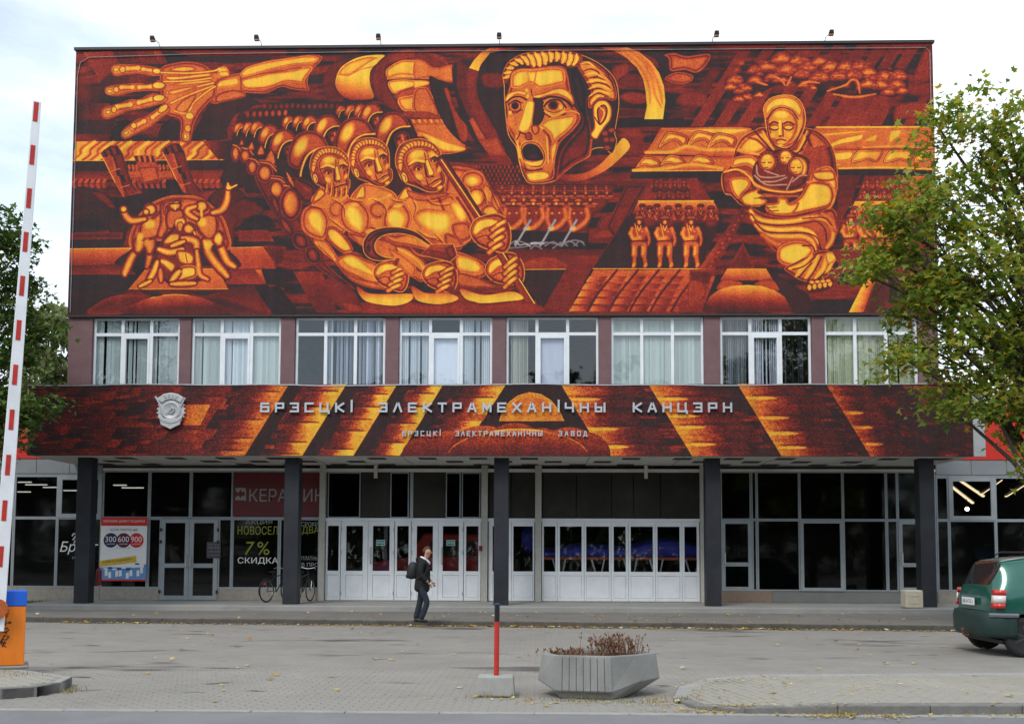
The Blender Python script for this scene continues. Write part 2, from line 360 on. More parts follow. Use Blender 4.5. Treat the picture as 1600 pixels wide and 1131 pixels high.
def soldier(P, x, y, h, v=.6, legs=False):
    """small trooper in a cap, x,y = top of the head, h = head height"""
    P.E(x,y+.62*h,.34*h,.45*h,.2,v+.12,.2*h); P.S([(x-.5*h,y+.42*h),(x-.45*h,y+.05*h),(x,y-.1*h),(x+.45*h,y+.05*h),(x+.5*h,y+.42*h)],.18,v-.1,.2*h)
    P.L([(x-.5*h,y+.44*h),(x+.5*h,y+.44*h)],.1*h,.1); P.L([(x+.02*h,y+.6*h),(x+.04*h,y+.78*h)],.1*h,v+.25)
    P.B(x-.14*h,y+.6*h,.07*h,.06*h,.1); P.B(x+.17*h,y+.6*h,.07*h,.06*h,.1)
    P.S([(x-.3*h,y+1.05*h),(x+.3*h,y+1.05*h),(x+.95*h,y+1.3*h),(x+1.0*h,y+2.1*h),(x+.6*h,y+2.9*h),(x-.6*h,y+2.9*h),(x-1.0*h,y+2.1*h),(x-.95*h,y+1.3*h)],.12,v-.1,.35*h)
    for sx in (-1,1):
        P.L([(x+sx*.75*h,y+1.35*h),(x+sx*.95*h,y+1.9*h)],.32*h,v+.12,soft=.8)
    P.L([(x-.2*h,y+1.1*h),(x,y+1.6*h),(x+.2*h,y+1.1*h)],.12*h,v+.2); P.B(x+.35*h,y+1.7*h,.2*h,.15*h,v+.1)
    if legs:
        P.L([(x-.95*h,y+1.9*h),(x-.6*h,y+2.5*h),(x+.1*h,y+2.35*h)],.38*h,v+.18,soft=.7); P.L([(x-.45*h,y+.9*h),(x-.05*h,y+2.5*h)],.14*h,.72)
        P.L([(x+.95*h,y+1.9*h),(x+1.1*h,y+2.6*h),(x+.95*h,y+3.1*h)],.34*h,v,soft=.7)
        P.S([(x-.7*h,y+2.7*h),(x+.7*h,y+2.7*h),(x+.8*h,y+3.3*h),(x-.8*h,y+3.3*h)],.2,v-.05,.25*h)
        for a,bx in ((-.45,-.5),(.55,.75)):
            P.L([(x+a*h,y+3.3*h),(x+(a-.05)*h,y+4.2*h)],.62*h,v,soft=.35); P.L([(x+(a-.02)*h,y+4.3*h),(x+bx*h,y+5.3*h)],.42*h,v-.05,soft=.35)
            P.L([(x+(a-.12)*h,y+3.4*h),(x+(a-.12)*h,y+4.1*h)],.22*h,v+.2,soft=.9); P.L([(x+bx*h,y+5.2*h),(x+(bx-.12)*h,y+5.45*h)],.3*h,v+.1)

def paint_mural():
    P = Paint(2722,863,[(119.3,79.3),(1454.4,69.4),(1467,489.5),(107.9,494.5)],3)
    V = P.V; st = P.noise(26,150)*.6+P.noise(10,80)*.4
    V[:] = np.clip(.05+.26/(1+np.exp(-(st-.52)*26))+.10*(P.noise(6,24)-.5),.03,.36)
    rb = np.random.default_rng(21)
    for i in range(420):                                          # courses of dark and glowing slabs behind everything
        x,y = rb.uniform(112,1460),rb.uniform(78,492); l = rb.uniform(14,70); P.L([(x,y),(x+l,y+rb.uniform(-1,1))],rb.uniform(2,6),(.07,.07,.3,.36)[i%4],soft=.8,taper=.5,al=.7,sm=False)
    # ---------- left: striped banners behind the hand
    P.frame(100,60,4.5714)
    for p,a,b in (("140,105 350,95 400,190 262,312",.4,.3),("350,95 515,95 562,185 400,192",.14,.26),("515,95 640,95 692,190 562,188",.34,.24),
                  ("640,95 700,95 748,185 692,192",.4,.26),("262,312 400,195 470,330 350,360 290,380",.16,.25),("400,190 470,190 470,330 440,350",.3,.2),
                  ("95,345 335,350 335,470 90,470",.28,.08),("90,470 335,470 330,585 85,590",.08,.36),("88,590 380,590 345,690 84,690",.1,.18),("84,690 345,690 335,738 80,740",.38,.2),
                  ("755,110 1500,110 1480,175 1180,185 960,170 760,180",.06,.1),("770,95 1600,95 1600,125 900,135",.32,.3)):
        q = P.pts(p); i = np.array([list(map(float,s.split(','))) for s in p.split()]); P.G(p,i[0],a,i[2],b,n=.5)
    for i in range(9): P.L([(700+70*i,740),(760+62*i,600),(860+55*i,480)],26,.27 if i%2 else .12,soft=.8)
    P.S("690,735 700,640 760,590 830,600 835,735",.08,.1); P.S("340,735 365,640 420,590 470,600 430,700 430,735",.08)
    P.S("940,725 1000,560 1080,470 1330,440 1400,470 1250,540 1180,640 1160,725",.08,.12)
    P.G("85,742 1000,740 1112,870 75,880",(80,0),.8,(1112,0),.62)
    for i in range(26):
        x = 60+i*43+P.rg.integers(-10,10); P.L([(x,880),(x+55,835),(x+60,800),(x+130,744)],13+P.rg.integers(0,9),(.48,.93,.4)[i%3],soft=.9)
    P.G("1000,740 1230,735 1230,872 1112,870",(1040,0),.4,(1200,0),.12)
    P.L("75,881 1112,872",5,.8,sm=False); P.Q("72,884 1230,876 1230,955 70,960",.06,.1); P.G("70,955 1230,945 1230,1010 68,1015",(0,920),.1,(0,1010),.36)
    for i in range(27):
        x = 75+i*43
        if 320<x<470 or 760<x<900 or x<0: continue
        P.Q([(x,1012),(x+26,1010),(x+12,1040),(x-14,1042)],.5); P.Q([(x-14,1046),(x+12,1044),(x+22,1076),(x-2,1078)],.42)
    # ---------- forearm
    P.S("1040,340 1100,290 1270,250 1300,230 1420,175 1600,145 1760,122 1850,135 1840,175 1775,240 1750,320 1760,380 1640,372 1560,355 1450,400 1290,395 1250,410 1100,475 1040,440",.36,.56,30)
    P.S("1268,255 1320,210 1420,180 1500,165 1600,150 1740,130 1830,145 1790,185 1640,200 1480,235 1400,258 1290,285",.5,.86,24)
    P.S("1265,300 1400,262 1500,240 1640,225 1720,205 1790,215 1735,300 1720,335 1600,325 1500,360 1420,375 1300,372",.45,.93,40,k=(0,-.1))
    P.S("1090,300 1180,290 1250,280 1262,330 1230,350 1150,360 1100,360",.5,.85,24); P.L("1270,280 1275,372",7,.3); P.S("1100,410 1200,375 1280,385 1310,420 1220,445 1100,465",.28,.55,20)
    P.L("1268,300 1400,264 1560,240 1700,215",7,.35,soft=1)
    # ---------- open hand
    P.S("700,215 800,180 900,170 1000,190 1060,230 1100,230 1150,200 1190,240 1180,290 1110,330 1090,420 1040,470 980,540 940,620 925,700 905,745 860,750 835,720 840,640 830,580 760,560 720,520 700,430 690,330",.34,.6,40)
    P.S("340,240 350,205 400,190 540,195 620,205 700,225 710,265 640,275 560,262 450,265 370,275",.4,.6,18)
    P.S("295,385 310,350 400,335 540,325 620,335 700,300 740,350 700,380 620,380 500,390 400,415 320,412",.4,.6,18)
    P.S("272,545 290,500 400,470 480,440 540,440 640,400 740,420 740,460 640,490 560,510 450,530 340,580 290,578",.4,.6,18)
    P.S("415,705 430,655 520,590 590,565 670,510 740,480 770,520 700,580 620,640 520,690 450,725",.4,.6,18)
    def bone(x0,y0,x1,y1,w,e=1.35):
        P.L([(x0,y0),(x1,y1)],w*1.5,.32,soft=.3); P.L([(x0,y0),(x1,y1)],w,.84,soft=.5)
        for x,y in ((x0,y0),(x1,y1)): P.B(x,y,w*.55*e,w*.55*e,.9,al=.85)
    bone(455,222,535,218,28);bone(570,225,650,238,24);P.E(668,240,34,22,.4,.9,12,8,ol=.2,lw=3)
    bone(415,355,495,355,26);bone(545,355,625,350,26);P.E(682,342,48,28,.4,.92,14,0,ol=.2,lw=3)
    bone(385,495,480,478,30);bone(540,465,630,440,28);P.E(684,432,46,27,.4,.92,14,-8,ol=.2,lw=3)
    bone(495,645,580,598,28);bone(640,570,685,535,26);P.E(715,508,44,26,.4,.92,14,-38,ol=.2,lw=3)
    for x,y,r in ((380,228,0),(335,383,0),(325,532,-10),(455,680,-25),(880,706,80)):
        P.E(x,y,30,24,.4,.88,9,r,ol=.85,lw=3); P.L([(x-16,y+3),(x+16,y+3)],3,.2); P.E(x-4,y+1,19,13,.5,.94,6,r,ol=.2,lw=3)
    P.E(422,228,22,24,.4,.86,8,ol=.25,lw=3);P.E(378,372,20,22,.4,.86,8,ol=.25,lw=3);P.E(362,515,20,24,.4,.86,8,ol=.25,lw=3);P.E(505,630,22,22,.4,.86,8,ol=.25,lw=3)
    P.S("750,235 820,205 920,205 950,235 850,250",.35,.84,20); P.S("730,275 850,270 1040,250 1050,280 900,300 760,310",.35,.88,18); P.S("745,340 900,310 1050,300 1060,320 900,340 760,345",.4,.85,14)
    for q in ("700,250 900,255 1070,240 1120,220","720,315 900,310 1060,290","745,395 900,365 1075,325","770,470 900,410 1075,345","890,560 930,470 1040,380 1090,350"):
        P.L(q,17,.3,soft=.8); P.L(q,11,.9,soft=.6)
    P.S("760,380 900,350 960,355 850,395 770,410",.4,.8,16); P.S("800,520 850,450 950,400 930,470 870,540",.35,.66,20); P.L("800,525 850,540 900,535 930,470",8,.86)
    P.E(905,560,34,30,.4,.92,14); P.E(892,650,26,30,.35,.8,12)
    P.B(1140,235,45,28,.93,0); P.E(1150,260,40,20,.5,.9,14)
    # ---------- sweep of the sleeve and banner to the right
    P.frame(350,60,4.5714)
    P.S("840,160 800,180 735,250 712,320 730,400 770,470 880,470 820,380 805,320 820,240 900,170",.2,.26)
    P.G("835,230 900,175 1000,135 1140,125 1150,150 1070,215 1050,280 1055,340 1080,430 1000,445 900,440 830,390 805,320",(900,430),.42,(940,270),.95,sm=True)
    P.S("830,260 900,270 980,225 1070,165 1110,150 1050,140 960,160 880,195",.55,.85,25); P.L("825,265 900,272 980,232 1070,210",8,.55,soft=1)
    P.S("1080,220 1150,140 1250,90 1190,180 1170,240 1180,330 1260,480 1330,600 1400,710 1330,720 1200,520 1090,420 1060,320",.16,.3)
    P.S("1170,230 1260,170 1350,160 1450,170 1600,250 1600,310 1480,290 1350,280 1270,270 1180,290",.4,.8,30,k=(-.1,-.1))
    P.S("1170,300 1260,255 1400,262 1520,240 1600,220 1600,300 1480,300 1300,295",.5,.8,20)
    P.S("1182,320 1290,300 1440,315 1475,330 1400,350 1300,380 1220,400",.5,.9,26); P.S("1230,410 1330,360 1470,340 1480,390 1400,440 1250,440",.3,.45,20)
    P.S("1250,440 1350,410 1480,380 1500,470 1550,560 1440,530 1300,530",.5,.8,40); P.S("1300,530 1440,535 1550,560 1560,580 1320,570",.25,.4,10)
    P.Q("1340,585 1580,580 1620,700 1400,705",.45,.55); 
    for i in range(6): P.Q([(1350+42*i,586),(1372+42*i,586),(1378+42*i,612),(1366+42*i,612)],.8 if i%2 else .7); 
    P.S("1390,700 1450,655 1600,660 1700,700 1600,720 1450,710",.6,.88,20); P.S("1450,715 1600,725 1720,740 1720,810 1560,830 1480,740",.4,.55,24)
    P.S("1180,180 1230,110 1330,85 1480,105 1600,150 1600,230 1450,165 1340,155 1260,170",.27,.36,16)
    # ---------- flags and fortress left of the big head
    P.frame(650,60,4)
    P.G("0,90 60,90 200,170 240,170 240,290 150,260 60,160 0,135",(0,100),.3,(200,200),.3); P.S("0,145 60,150 110,185 150,190 240,175 235,280 100,250 0,255",.5,.62,22)
    P.S("0,270 90,275 90,295 40,310 0,315",.6,.88,14); P.S("0,330 60,310 100,340 160,500 0,470",.42,.58,30); P.S("0,470 80,465 165,495 170,510 0,505",.3,.42,10)
    P.Q("0,535 190,535 320,680 170,690 60,600 0,580",.5,.6,20); P.S("10,590 80,600 200,650 320,690 280,715 160,700 60,620",.6,.9,16)
    P.S("90,255 140,260 210,310 250,440 340,640 380,690 300,660 200,560 130,420",.07,.1)
    P.S("240,170 330,180 330,330 380,440 480,620 430,640 340,560 280,430 240,280",.2,.26); P.S("245,175 265,175 270,330 330,470 400,620 370,640 290,470 245,320",.08)
    P.S("185,320 215,330 240,420 285,500 330,560 330,640 290,640 250,520 210,400",.35,.42,10); P.Q("340,515 465,515 510,630 400,640",.44,.5)
    for i in range(4): P.Q([(350+32*i,505),(368+32*i,505),(372+32*i,530),(354+32*i,530)],.46)
    P.S("330,210 400,210 385,300 410,400 480,540 580,740 520,740 400,560 340,420 322,300",.28,.34); P.Q("400,640 515,630 575,735 470,740",.4,.46)
    P.G("340,192 372,140 420,92 470,68 535,68 470,100 430,150 398,212",(350,200),.9,(500,70),.6); P.G("470,68 640,62 660,75 560,82 500,95 480,100",(480,0),.55,(660,0),.22)
    P.S("400,215 440,140 520,95 640,80 600,130 560,200 550,280 560,360 570,480 580,600 640,700 680,850 610,780 520,600 400,380",.07,.09)
    P.S("420,230 550,230 560,310 440,310",.2,.3,18)
    # ---------- sky bands and ring right of the big head
    P.S("1230,200 1330,165 1330,230 1260,280",.3,.4); P.S("1270,270 1330,230 1420,240 1430,320 1300,310",.24,.3); P.S("1280,370 1350,340 1440,360 1440,410 1350,415",.32,.4); P.Q("1260,440 1450,450 1440,500 1260,500",.3,.2)
    P.Q("1255,515 1560,515 1550,560 1250,560",.05); P.Q("1260,565 1400,565 1440,625 1330,625",.3,.36); P.Q("1330,625 1430,625 1420,760",.3)
    P.G("1150,66 1330,66 1400,95 1470,150 1525,225 1555,310 1564,400 1550,512 1434,512 1450,430 1440,330 1425,260 1385,190 1320,130 1240,85",(1200,60),.5,(1400,170),.78,sm=False)
    P.G("1400,140 1470,150 1525,225 1555,310 1564,400 1550,512 1434,512 1450,430 1440,330 1425,260 1385,190",(1420,150),.75,(1490,512),.96)
    for q in ("1330,75 1420,150 1480,260 1500,360 1540,440","1300,90 1400,180 1460,300 1470,420","1380,90 1470,190 1530,330 1545,420"): P.L(q,20,.62,soft=1,taper=.8)
    P.S("1400,90 1500,140 1560,250 1600,180 1540,80",.08,.12)
    P.G("1300,630 1345,682 1280,760 1180,840 1060,890 960,896 905,860 1050,850 1150,800 1230,720",(1330,640),.84,(950,890),.4,sm=True)
    # ---------- the shouting head
    P.S("560,300 552,230 580,165 640,120 720,95 820,82 930,84 1040,112 1150,165 1230,235 1265,310 1275,420 1262,520 1250,600 1262,650 1235,725 1180,690 1110,700 1090,745 1000,795 930,850 880,893 800,912 720,908 682,860 655,770 640,690 590,610 570,480 562,370",.08,.12,30,ol=.82,lw=5)
    P.S("595,295 600,225 650,195 740,192 850,178 930,186 958,240 975,330 990,420 1030,470 1036,520 985,590 920,650 890,720 880,800 872,880 800,905 725,902 690,850 662,760 645,680 600,605 578,550 580,480 572,390",.36,.6,40)
    P.S("960,200 1010,180 1060,260 1085,340 1085,450 1108,560 1112,640 1088,738 1000,790 935,845 885,885 892,800 910,715 960,640 1030,560 1040,500 1000,430 975,330",.09,.24,60,k=(.0,.16))
    P.L("1108,640 1088,738 1000,792 930,848 885,890",10,.5,soft=.8); P.B(1010,720,60,50,.34)
    P.S("600,300 605,232 655,200 740,198 850,186 925,196 945,250 935,290 880,305 780,325 725,295 660,322 612,320",.5,.95,40); P.L("700,215 712,270 705,330",14,.6,soft=1); P.L("760,215 745,300",8,.55,soft=1)
    P.B(690,250,26,45,.82); P.L("700,330 706,372",18,.9); P.L("728,325 735,365",6,.1)
    # brows, eyes
    P.S("565,385 590,348 650,332 705,345 690,366 640,358 600,385 575,420",.4,.88,12); P.S("735,362 800,348 880,318 940,322 985,365 995,420 950,385 890,360 820,372 760,392",.4,.9,16)
    P.L("570,410 610,378 660,372 700,392",9,.05); P.L("745,385 800,385 850,372 930,388 985,432",13,.05)
    P.S("740,395 790,385 812,420 815,470 800,520 765,560 742,570 738,500",.06,.12,14)
    P.E(628,432,44,38,.15,.6,14,ol=.78,lw=4); P.B(628,428,24,24,.04,al=1,hard=.7); P.L("586,420 630,394 672,412",7,.06); P.L("590,455 630,474 672,450",6,.2)
    P.E(872,430,66,46,.2,.66,14,ol=.8,lw=6); P.B(866,424,33,32,.3,al=1,hard=.8); P.B(866,424,22,22,.03,al=1,hard=.7); P.B(912,438,18,20,.9); P.L("808,432 850,392 910,396 946,440",9,.05); P.L("812,462 870,492 938,462",9,.86); P.L("815,480 880,508 945,476",7,.15)
    P.L("940,465 990,462 1030,480",12,.72,taper=.5)
    # nose, cheek, mouth, chin
    P.S("700,402 746,405 745,460 728,552 695,590 655,582 648,560 668,500",.5,.98,14); P.B(682,568,30,22,.97); P.L("655,590 690,604 720,594",8,.06)
    P.S("728,560 760,545 782,570 772,602 745,606",.2,.6,14); P.S("690,600 730,600 735,640 700,640",.08,.4,8)
    P.S("782,548 835,505 910,492 995,482 1010,520 965,585 905,632 868,668 845,610 815,580",.5,.94,34); P.L("790,560 822,600 832,690 838,780",9,.86); P.L("808,580 846,640 850,760",12,.3,soft=1)
    P.B(600,525,30,50,.66); P.B(598,470,14,18,.9); P.L("640,620 648,690 668,790",16,.86,soft=.9); P.L("640,640 660,600",8,.2); P.S("848,690 880,650 900,660 880,760 862,830 838,880 820,870 845,800",.45,.84,20)
    P.S("662,690 690,655 745,648 790,672 820,730 815,780 780,812 720,808 680,770",.22,.62,14,ol=.8,lw=5)
    P.S("678,690 715,664 765,676 800,725 803,762 745,772 695,762 676,725",.05,.02,10); P.B(745,745,40,20,.2); P.S("685,768 740,776 806,764 790,800 735,806 700,792",.5,.93,10); P.L("680,815 730,832 800,822",9,.1)
    P.S("695,850 740,836 810,832 850,850 838,885 770,902 715,896",.4,.95,20); P.L("660,760 700,870",10,.4)
    # hair
    P.S("1010,165 1090,150 1165,190 1225,245 1258,320 1262,380 1235,400 1170,385 1110,440 1085,440 1082,380 1100,340 1060,262",.3,.72,30)
    for q in ("1010,180 1060,165 1110,175","1050,215 1100,200 1150,225 1120,260","1070,260 1130,250 1190,270","1080,300 1140,285 1200,300 1240,340","1085,345 1140,320 1200,340","1090,390 1140,350 1210,370","1150,175 1200,220 1215,250","1180,230 1230,280 1250,350"):
        P.L(q,9,.22,soft=.8,taper=.6)
    for q in ("1030,170 1080,160 1130,190","1060,238 1120,225 1170,250","1075,282 1140,268 1200,285","1085,325 1150,300 1230,330","1090,370 1150,335 1220,355","1100,410 1140,370 1180,372"): P.L(q,13,.9,soft=.7,taper=.6)
    P.S("560,275 553,222 590,155 670,108 800,84 930,86 1045,114 1030,172 965,192 930,170 870,152 800,188 740,192 690,174 645,174 605,222 578,285",.22,.74,24)
    hx = [(556,265,584,262),(556,235,592,236),(566,205,606,212),(584,172,626,190),(612,145,655,176),(646,122,690,172),(686,106,726,186),(728,95,765,190),(772,88,800,184),(818,85,836,168),(862,84,868,150),(905,85,905,160),(950,88,940,176),(992,97,975,186),(1030,108,1010,176)]
    for i,(x0,y0,x1,y1) in enumerate(hx):
        P.L([(x0,y0),((x0+x1)/2+9,(y0+y1)/2-3),(x1-4,y1)],5,.16,soft=.8,taper=.3)
        if i+1<len(hx): x2,y2,x3,y3 = hx[i+1]; P.L([((x0+x2)/2,(y0+y2)/2+5),((x0+x1+x2+x3)/4+9,(y0+y1+y2+y3)/4),((x1+x3)/2-2,(y1+y3)/2-6)],15,.93,soft=.8,taper=.4); P.B((x1+x3)/2,(y1+y3)/2-9,10,8,.9)
    P.S("1112,480 1115,425 1150,392 1200,396 1232,440 1228,512 1192,560 1165,600 1142,636 1112,632 1098,602 1120,560",.3,.9,16,ol=.1,lw=4); P.S("1140,450 1180,420 1205,450 1195,510 1160,550 1145,520",.08,.5,14); P.L("1150,430 1185,470 1165,530",9,.85,taper=.4); P.L("1125,500 1150,540",7,.2)
    for x,y in ((1190,600),(1230,580),(1200,640),(1235,640),(1205,690)): P.E(x,y,24,20,.08,.4,10)
    # ---------- crowd under the head
    P.frame(750,260,4)
    P.Q("0,0 250,0 290,110 0,110",.08,.1)
    for r in range(5):
        for c in range(10):
            x,y = 10+26*c+13*(r%2),0+26*r
            if y<112 and x<262: P.E(x,y+8,9,11,.1,.4,6); P.L([(x-10,y+20),(x+10,y+20)],7,.26)
    P.Q("80,115 870,115 800,250 700,330 680,520 170,520",.2,.3,30)
    for r,(y,v,h,xs) in enumerate(((122,.42,28,range(150,860,65)),(148,.48,34,range(210,830,66)),(185,.52,42,(160,285,410,550,700)),(206,.62,50,(222,345,488,625)))):
        for x in xs:
            P.E(x,y+h*.55,h*.36,h*.5,.2,v+.16,h*.25); P.S([(x-h*.5,y+h*.4),(x-h*.3,y),(x+h*.3,y),(x+h*.5,y+h*.4)],.2,v,h*.2); P.B(x-h*.12,y+h*.55,h*.06,h*.06,.1); P.B(x+h*.14,y+h*.55,h*.06,h*.06,.1)
            P.S([(x-h*.9,y+h*1.25),(x,y+h*1.05),(x+h*.9,y+h*1.25),(x+h,y+h*2),(x-h,y+h*2)],.15,v-.08,h*.4)
            P.L([(x-h*.95,y+h*1.3),(x-h*.4,y+h*1.25)],h*.2,v+.1); P.L([(x+h*.4,y+h*1.25),(x+h*.95,y+h*1.3)],h*.2,v+.1)
    for x in (222,345,488,625):
        P.S([(x-55,258),(x+60,258),(x+70,310),(x+45,400),(x-45,400)],.12,.34,16); P.L([(x+55,270),(x+60,330),(x+10,380),(x-30,400)],26,.62,soft=.7); P.L([(x-50,270),(x-55,330),(x-40,380)],22,.6,soft=.7)
        P.B(x-25,298,10,8,.8); P.B(x+20,296,10,8,.75); P.B(x-30,390,22,18,.85)
    P.Q("185,400 690,420 690,520 180,520",.06)
    for x in (290,445,578): P.L([(x+38,340),(x-55,500)],14,.7,grey=True,soft=.4,sm=False); P.B(x+10,395,20,15,.85)
    for q in ("190,500 240,470 330,490 420,478 520,490 600,465 660,480","200,515 300,505 350,480 420,485","470,515 520,480 560,500","330,520 360,500 400,520","600,500 640,470 665,495","420,500 470,475 520,500 570,470 620,500"):
        P.L(q,10,.55,grey=True,soft=.6)
    P.L("230,490 240,470 260,495 300,490 330,505",8,.8,grey=True); P.L("335,485 410,485",14,.8,grey=True)
    P.G("180,525 830,520 740,640 270,640",(0,520),.22,(0,640),.36); P.S("250,640 330,580 440,565 540,595 575,640",.3,.4,16); P.L("285,648 570,645",5,.8,sm=False); P.Q("290,652 570,650 640,560 720,560 560,900 390,915 350,800 285,700",.08,.1)
    P.G("600,560 760,560 560,905 400,912",(700,560),.34,(480,900),.26,n=.4)
    P.S("800,300 930,310 860,420 740,400",.2,.34,20); P.S("700,450 780,400 900,405 830,450",.3,.4,12); P.Q("820,470 930,400 860,560 800,520",.3)
    P.Q("905,40 1120,40 1110,112 720,112 730,75",.26,.32)
    for c in range(30): P.E(735+c%15*25,70+c//15*22,8,9,.2,.36,5)
    P.Q("920,120 1060,118 990,230 860,470 800,380",.16,.3,30)
    # ---------- marching block
    P.Q("1072,70 1360,70 1455,218 1000,222",.3,.36)
    for r in range(2):
        for c in range(4): soldier(P,1110+58*c+20*r,80+66*r,30,.36-.03*r)
    P.Q("720,640 1000,222 1470,220 1530,320 1380,645",.1,.12); P.G("1000,222 1465,220 1510,300 960,300",(0,220),.78,(0,300),.34); P.L("1000,221 1468,219",6,.85,sm=False)
    for x in (1025,1115,1248,1388): soldier(P,x,240,40,.38)
    for x in (1070,1185,1315,1452): soldier(P,x,252,44,.42)
    for x in (1005,1165,1328): soldier(P,x,312,58,.58,True)
    P.L("720,643 1385,643",6,.86,sm=False)
    P.G("725,650 1380,650 1480,690 1420,905 570,908",(0,650),.56,(0,900),.32,n=.25)
    for r in range(5):
        y = 690+46*r
        for c in range(6):
            x = 720+120*c-62*(y-650)/110; P.G([(x,y),(x+110,y),(x+84,y+34),(x-22,y+34)],(x-20,0),.72-.04*c,(x+100,0),.3,n=.3)
    for i in range(5): P.L([(870+130*i,650),(750+130*i,800),(690+130*i,905)],11,.13,soft=.9)
    P.Q("1480,690 1600,650 1600,760 1420,850 1440,905 1400,905",.08)
    # ---------- right: slanting timbers, tree, mother
    P.frame(980,60,3.2)
    P.S("185,90 240,80 300,95 415,85 400,140 350,180 290,165 220,170 210,110",.32,.55,30); P.S("190,210 250,175 330,190 320,225 260,235",.32,.5,20); P.Q("200,410 300,330 420,160 470,170 330,400",.2,.24); P.S("250,330 300,270 400,290 380,350",.26,.34,16)
    for i,x in enumerate((575,690,800,925,1030,1145,1240,1320,1400)): P.G([(x,42),(x+60,42),(x-190,445),(x-255,445)],(x,42),.3,(x-200,445),.36,n=.6)
    for i,x in enumerate((1400,1240,1120,1040)): P.G([(x+60,300),(x+100,300),(x+30,440),(x-25,440)],(x,300),.3,(x,440),.36,n=.5)
    P.Q("1480,60 1515,60 1520,210 1410,230",.28,.36); P.S("1350,340 1500,330 1520,400 1360,410 1330,430",.3,.38,14)
    rg = np.random.default_rng(8)
    P.S("500,205 560,190 600,190 620,140 700,110 740,85 800,78 870,100 960,100 1060,120 1180,125 1230,165 1320,155 1390,175 1395,260 1330,300 1240,290 1130,300 1040,285 1000,265 930,260 890,230 820,240 740,245 640,300 590,325 525,320 490,255",.08,.12,10)
    for x,y,r in [(540,215,45),(520,250,36),(590,255,40),(640,165,42),(700,150,55),(770,110,60),(850,120,50),(800,165,60),(720,200,35),(900,150,55),(960,125,50),(1020,150,60),(1090,150,55),(1160,145,50),(1200,180,50),(1130,190,50),(1050,195,50),(960,200,55),(1280,200,55),(1350,195,50),(1340,240,50),(1370,270,35),(1260,240,50),(1200,235,45),(870,185,45),(640,215,40),(600,300,36),(560,310,36),(660,290,30),(1300,275,40),(930,255,22),(780,215,28),(880,240,30),(560,270,28)]:
        P.S([(x-r,y+r*.35),(x-r*.8,y-r*.2),(x-r*.2,y-r*.62),(x+r*.4,y-r*.55),(x+r,y-r*.05),(x+r*.75,y+r*.4),(x,y+r*.5)],.3,.68+rg.uniform(-.05,.05),r*.6,rip=False)
        for _ in range(2): a = rg.uniform(0,6.3); P.B(x+r*.5*np.cos(a),y+r*.3*np.sin(a),r*.2,r*.14,.3,al=.6)
    for _ in range(70):
        x,y = rg.uniform(520,1370),0; y = 110+rg.uniform(0,150)+abs(x-880)*.05; r = rg.uniform(14,26); P.S([(x-r,y+r*.3),(x-r*.6,y-r*.4),(x+r*.1,y-r*.6),(x+r*.9,y-r*.2),(x+r*.8,y+r*.35),(x,y+r*.45)],.34,.68+rg.uniform(-.06,.05),r*.8,al=.7,rip=False)
    for q in ("790,242 770,215 720,190","860,245 900,225 960,230","1000,270 1090,240 1120,215 1150,225 1160,280","800,240 820,200","1030,285 1130,300 1240,285","700,240 650,225"): P.L(q,13,.62,taper=.4)
    P.B(1125,250,22,34,.07)
    P.Q("180,414 330,414 310,446 165,446",.06)
    # two banner ribbons
    P.Q("175,452 560,450 640,470 560,560 530,600 100,578",.5,.58,20); P.S("170,455 300,458 420,450 590,452 620,465 520,490 380,480 260,475",.5,.85,14)
    for x,y in ((160,480),(300,475),(400,485)): P.S([(x,y+75),(x+40,y),(x+90,y-5),(x+150,y+20),(x+130,y+70),(x+90,y+40),(x+50,y+45)],.42,.92,26,k=(-.12,0),ol=.2,lw=3)
    P.L("100,576 230,572 300,545 400,562 520,560 600,575",16,.78,soft=.5); P.Q("90,590 540,600 600,650 480,665 36,668",.5,.6,20)
    for x,y in ((50,600),(170,590),(310,590)): P.S([(x,y+50),(x+40,y),(x+100,y+5),(x+130,y+40),(x+80,y+50),(x+40,y+40)],.42,.92,24,k=(-.12,0),ol=.2,lw=3)
    P.L("36,664 200,655 330,635 480,655",14,.8,soft=.5); P.L("36,668 480,665",5,.85,sm=False); P.Q("30,672 480,670 490,700 20,706",.06)
    P.Q("940,448 1530,448 1540,555 1000,560 900,560",.5,.58,20); P.L("950,450 1530,448",9,.88,sm=False)
    P.S("900,600 960,570 1040,510 1130,485 1180,480 1170,520 1060,545 980,580 920,630",.45,.92,18); P.S("1180,510 1250,480 1240,520 1190,525",.5,.82,12); P.S("1300,535 1310,465 1370,460 1360,500 1320,530",.5,.9,16); P.S("950,480 1150,462 1290,470 1100,490 980,500",.5,.82,14); P.S("1400,520 1430,480 1500,460 1495,530",.4,.6,16)
    P.L("1180,550 1350,545 1530,552",10,.72)
    P.Q("1020,562 1540,562 1540,660 920,655 900,640",.5,.6,14)
    for x in (1120,1280,1430): P.S([(x,622),(x+30,568),(x+80,562),(x+155,566),(x+130,622),(x+80,612),(x+40,622)],.5,.84,20,k=(-.14,-.1),ol=.22,lw=3)
    P.S("910,630 1000,580 1125,568 1110,615 1000,625 920,660",.5,.92,16); P.S("910,660 1000,630 1090,635 1000,655",.5,.8,8); P.L("1060,655 1300,650 1540,660",10,.82); P.Q("1060,664 1545,664 1545,692 1060,692",.06)
    # shawl, shoulders, arms
    P.S("545,560 580,500 640,465 700,450 900,455 980,490 1030,560 1050,660 1050,768 980,790 560,790 490,768 478,690 520,640",.14,.4,50,ol=.7,lw=4)
    P.S("550,560 590,505 650,480 690,520 700,560 640,590 560,575",.45,.9,34); P.S("600,500 660,470 700,480 740,560 700,560 650,520",.3,.75,20)
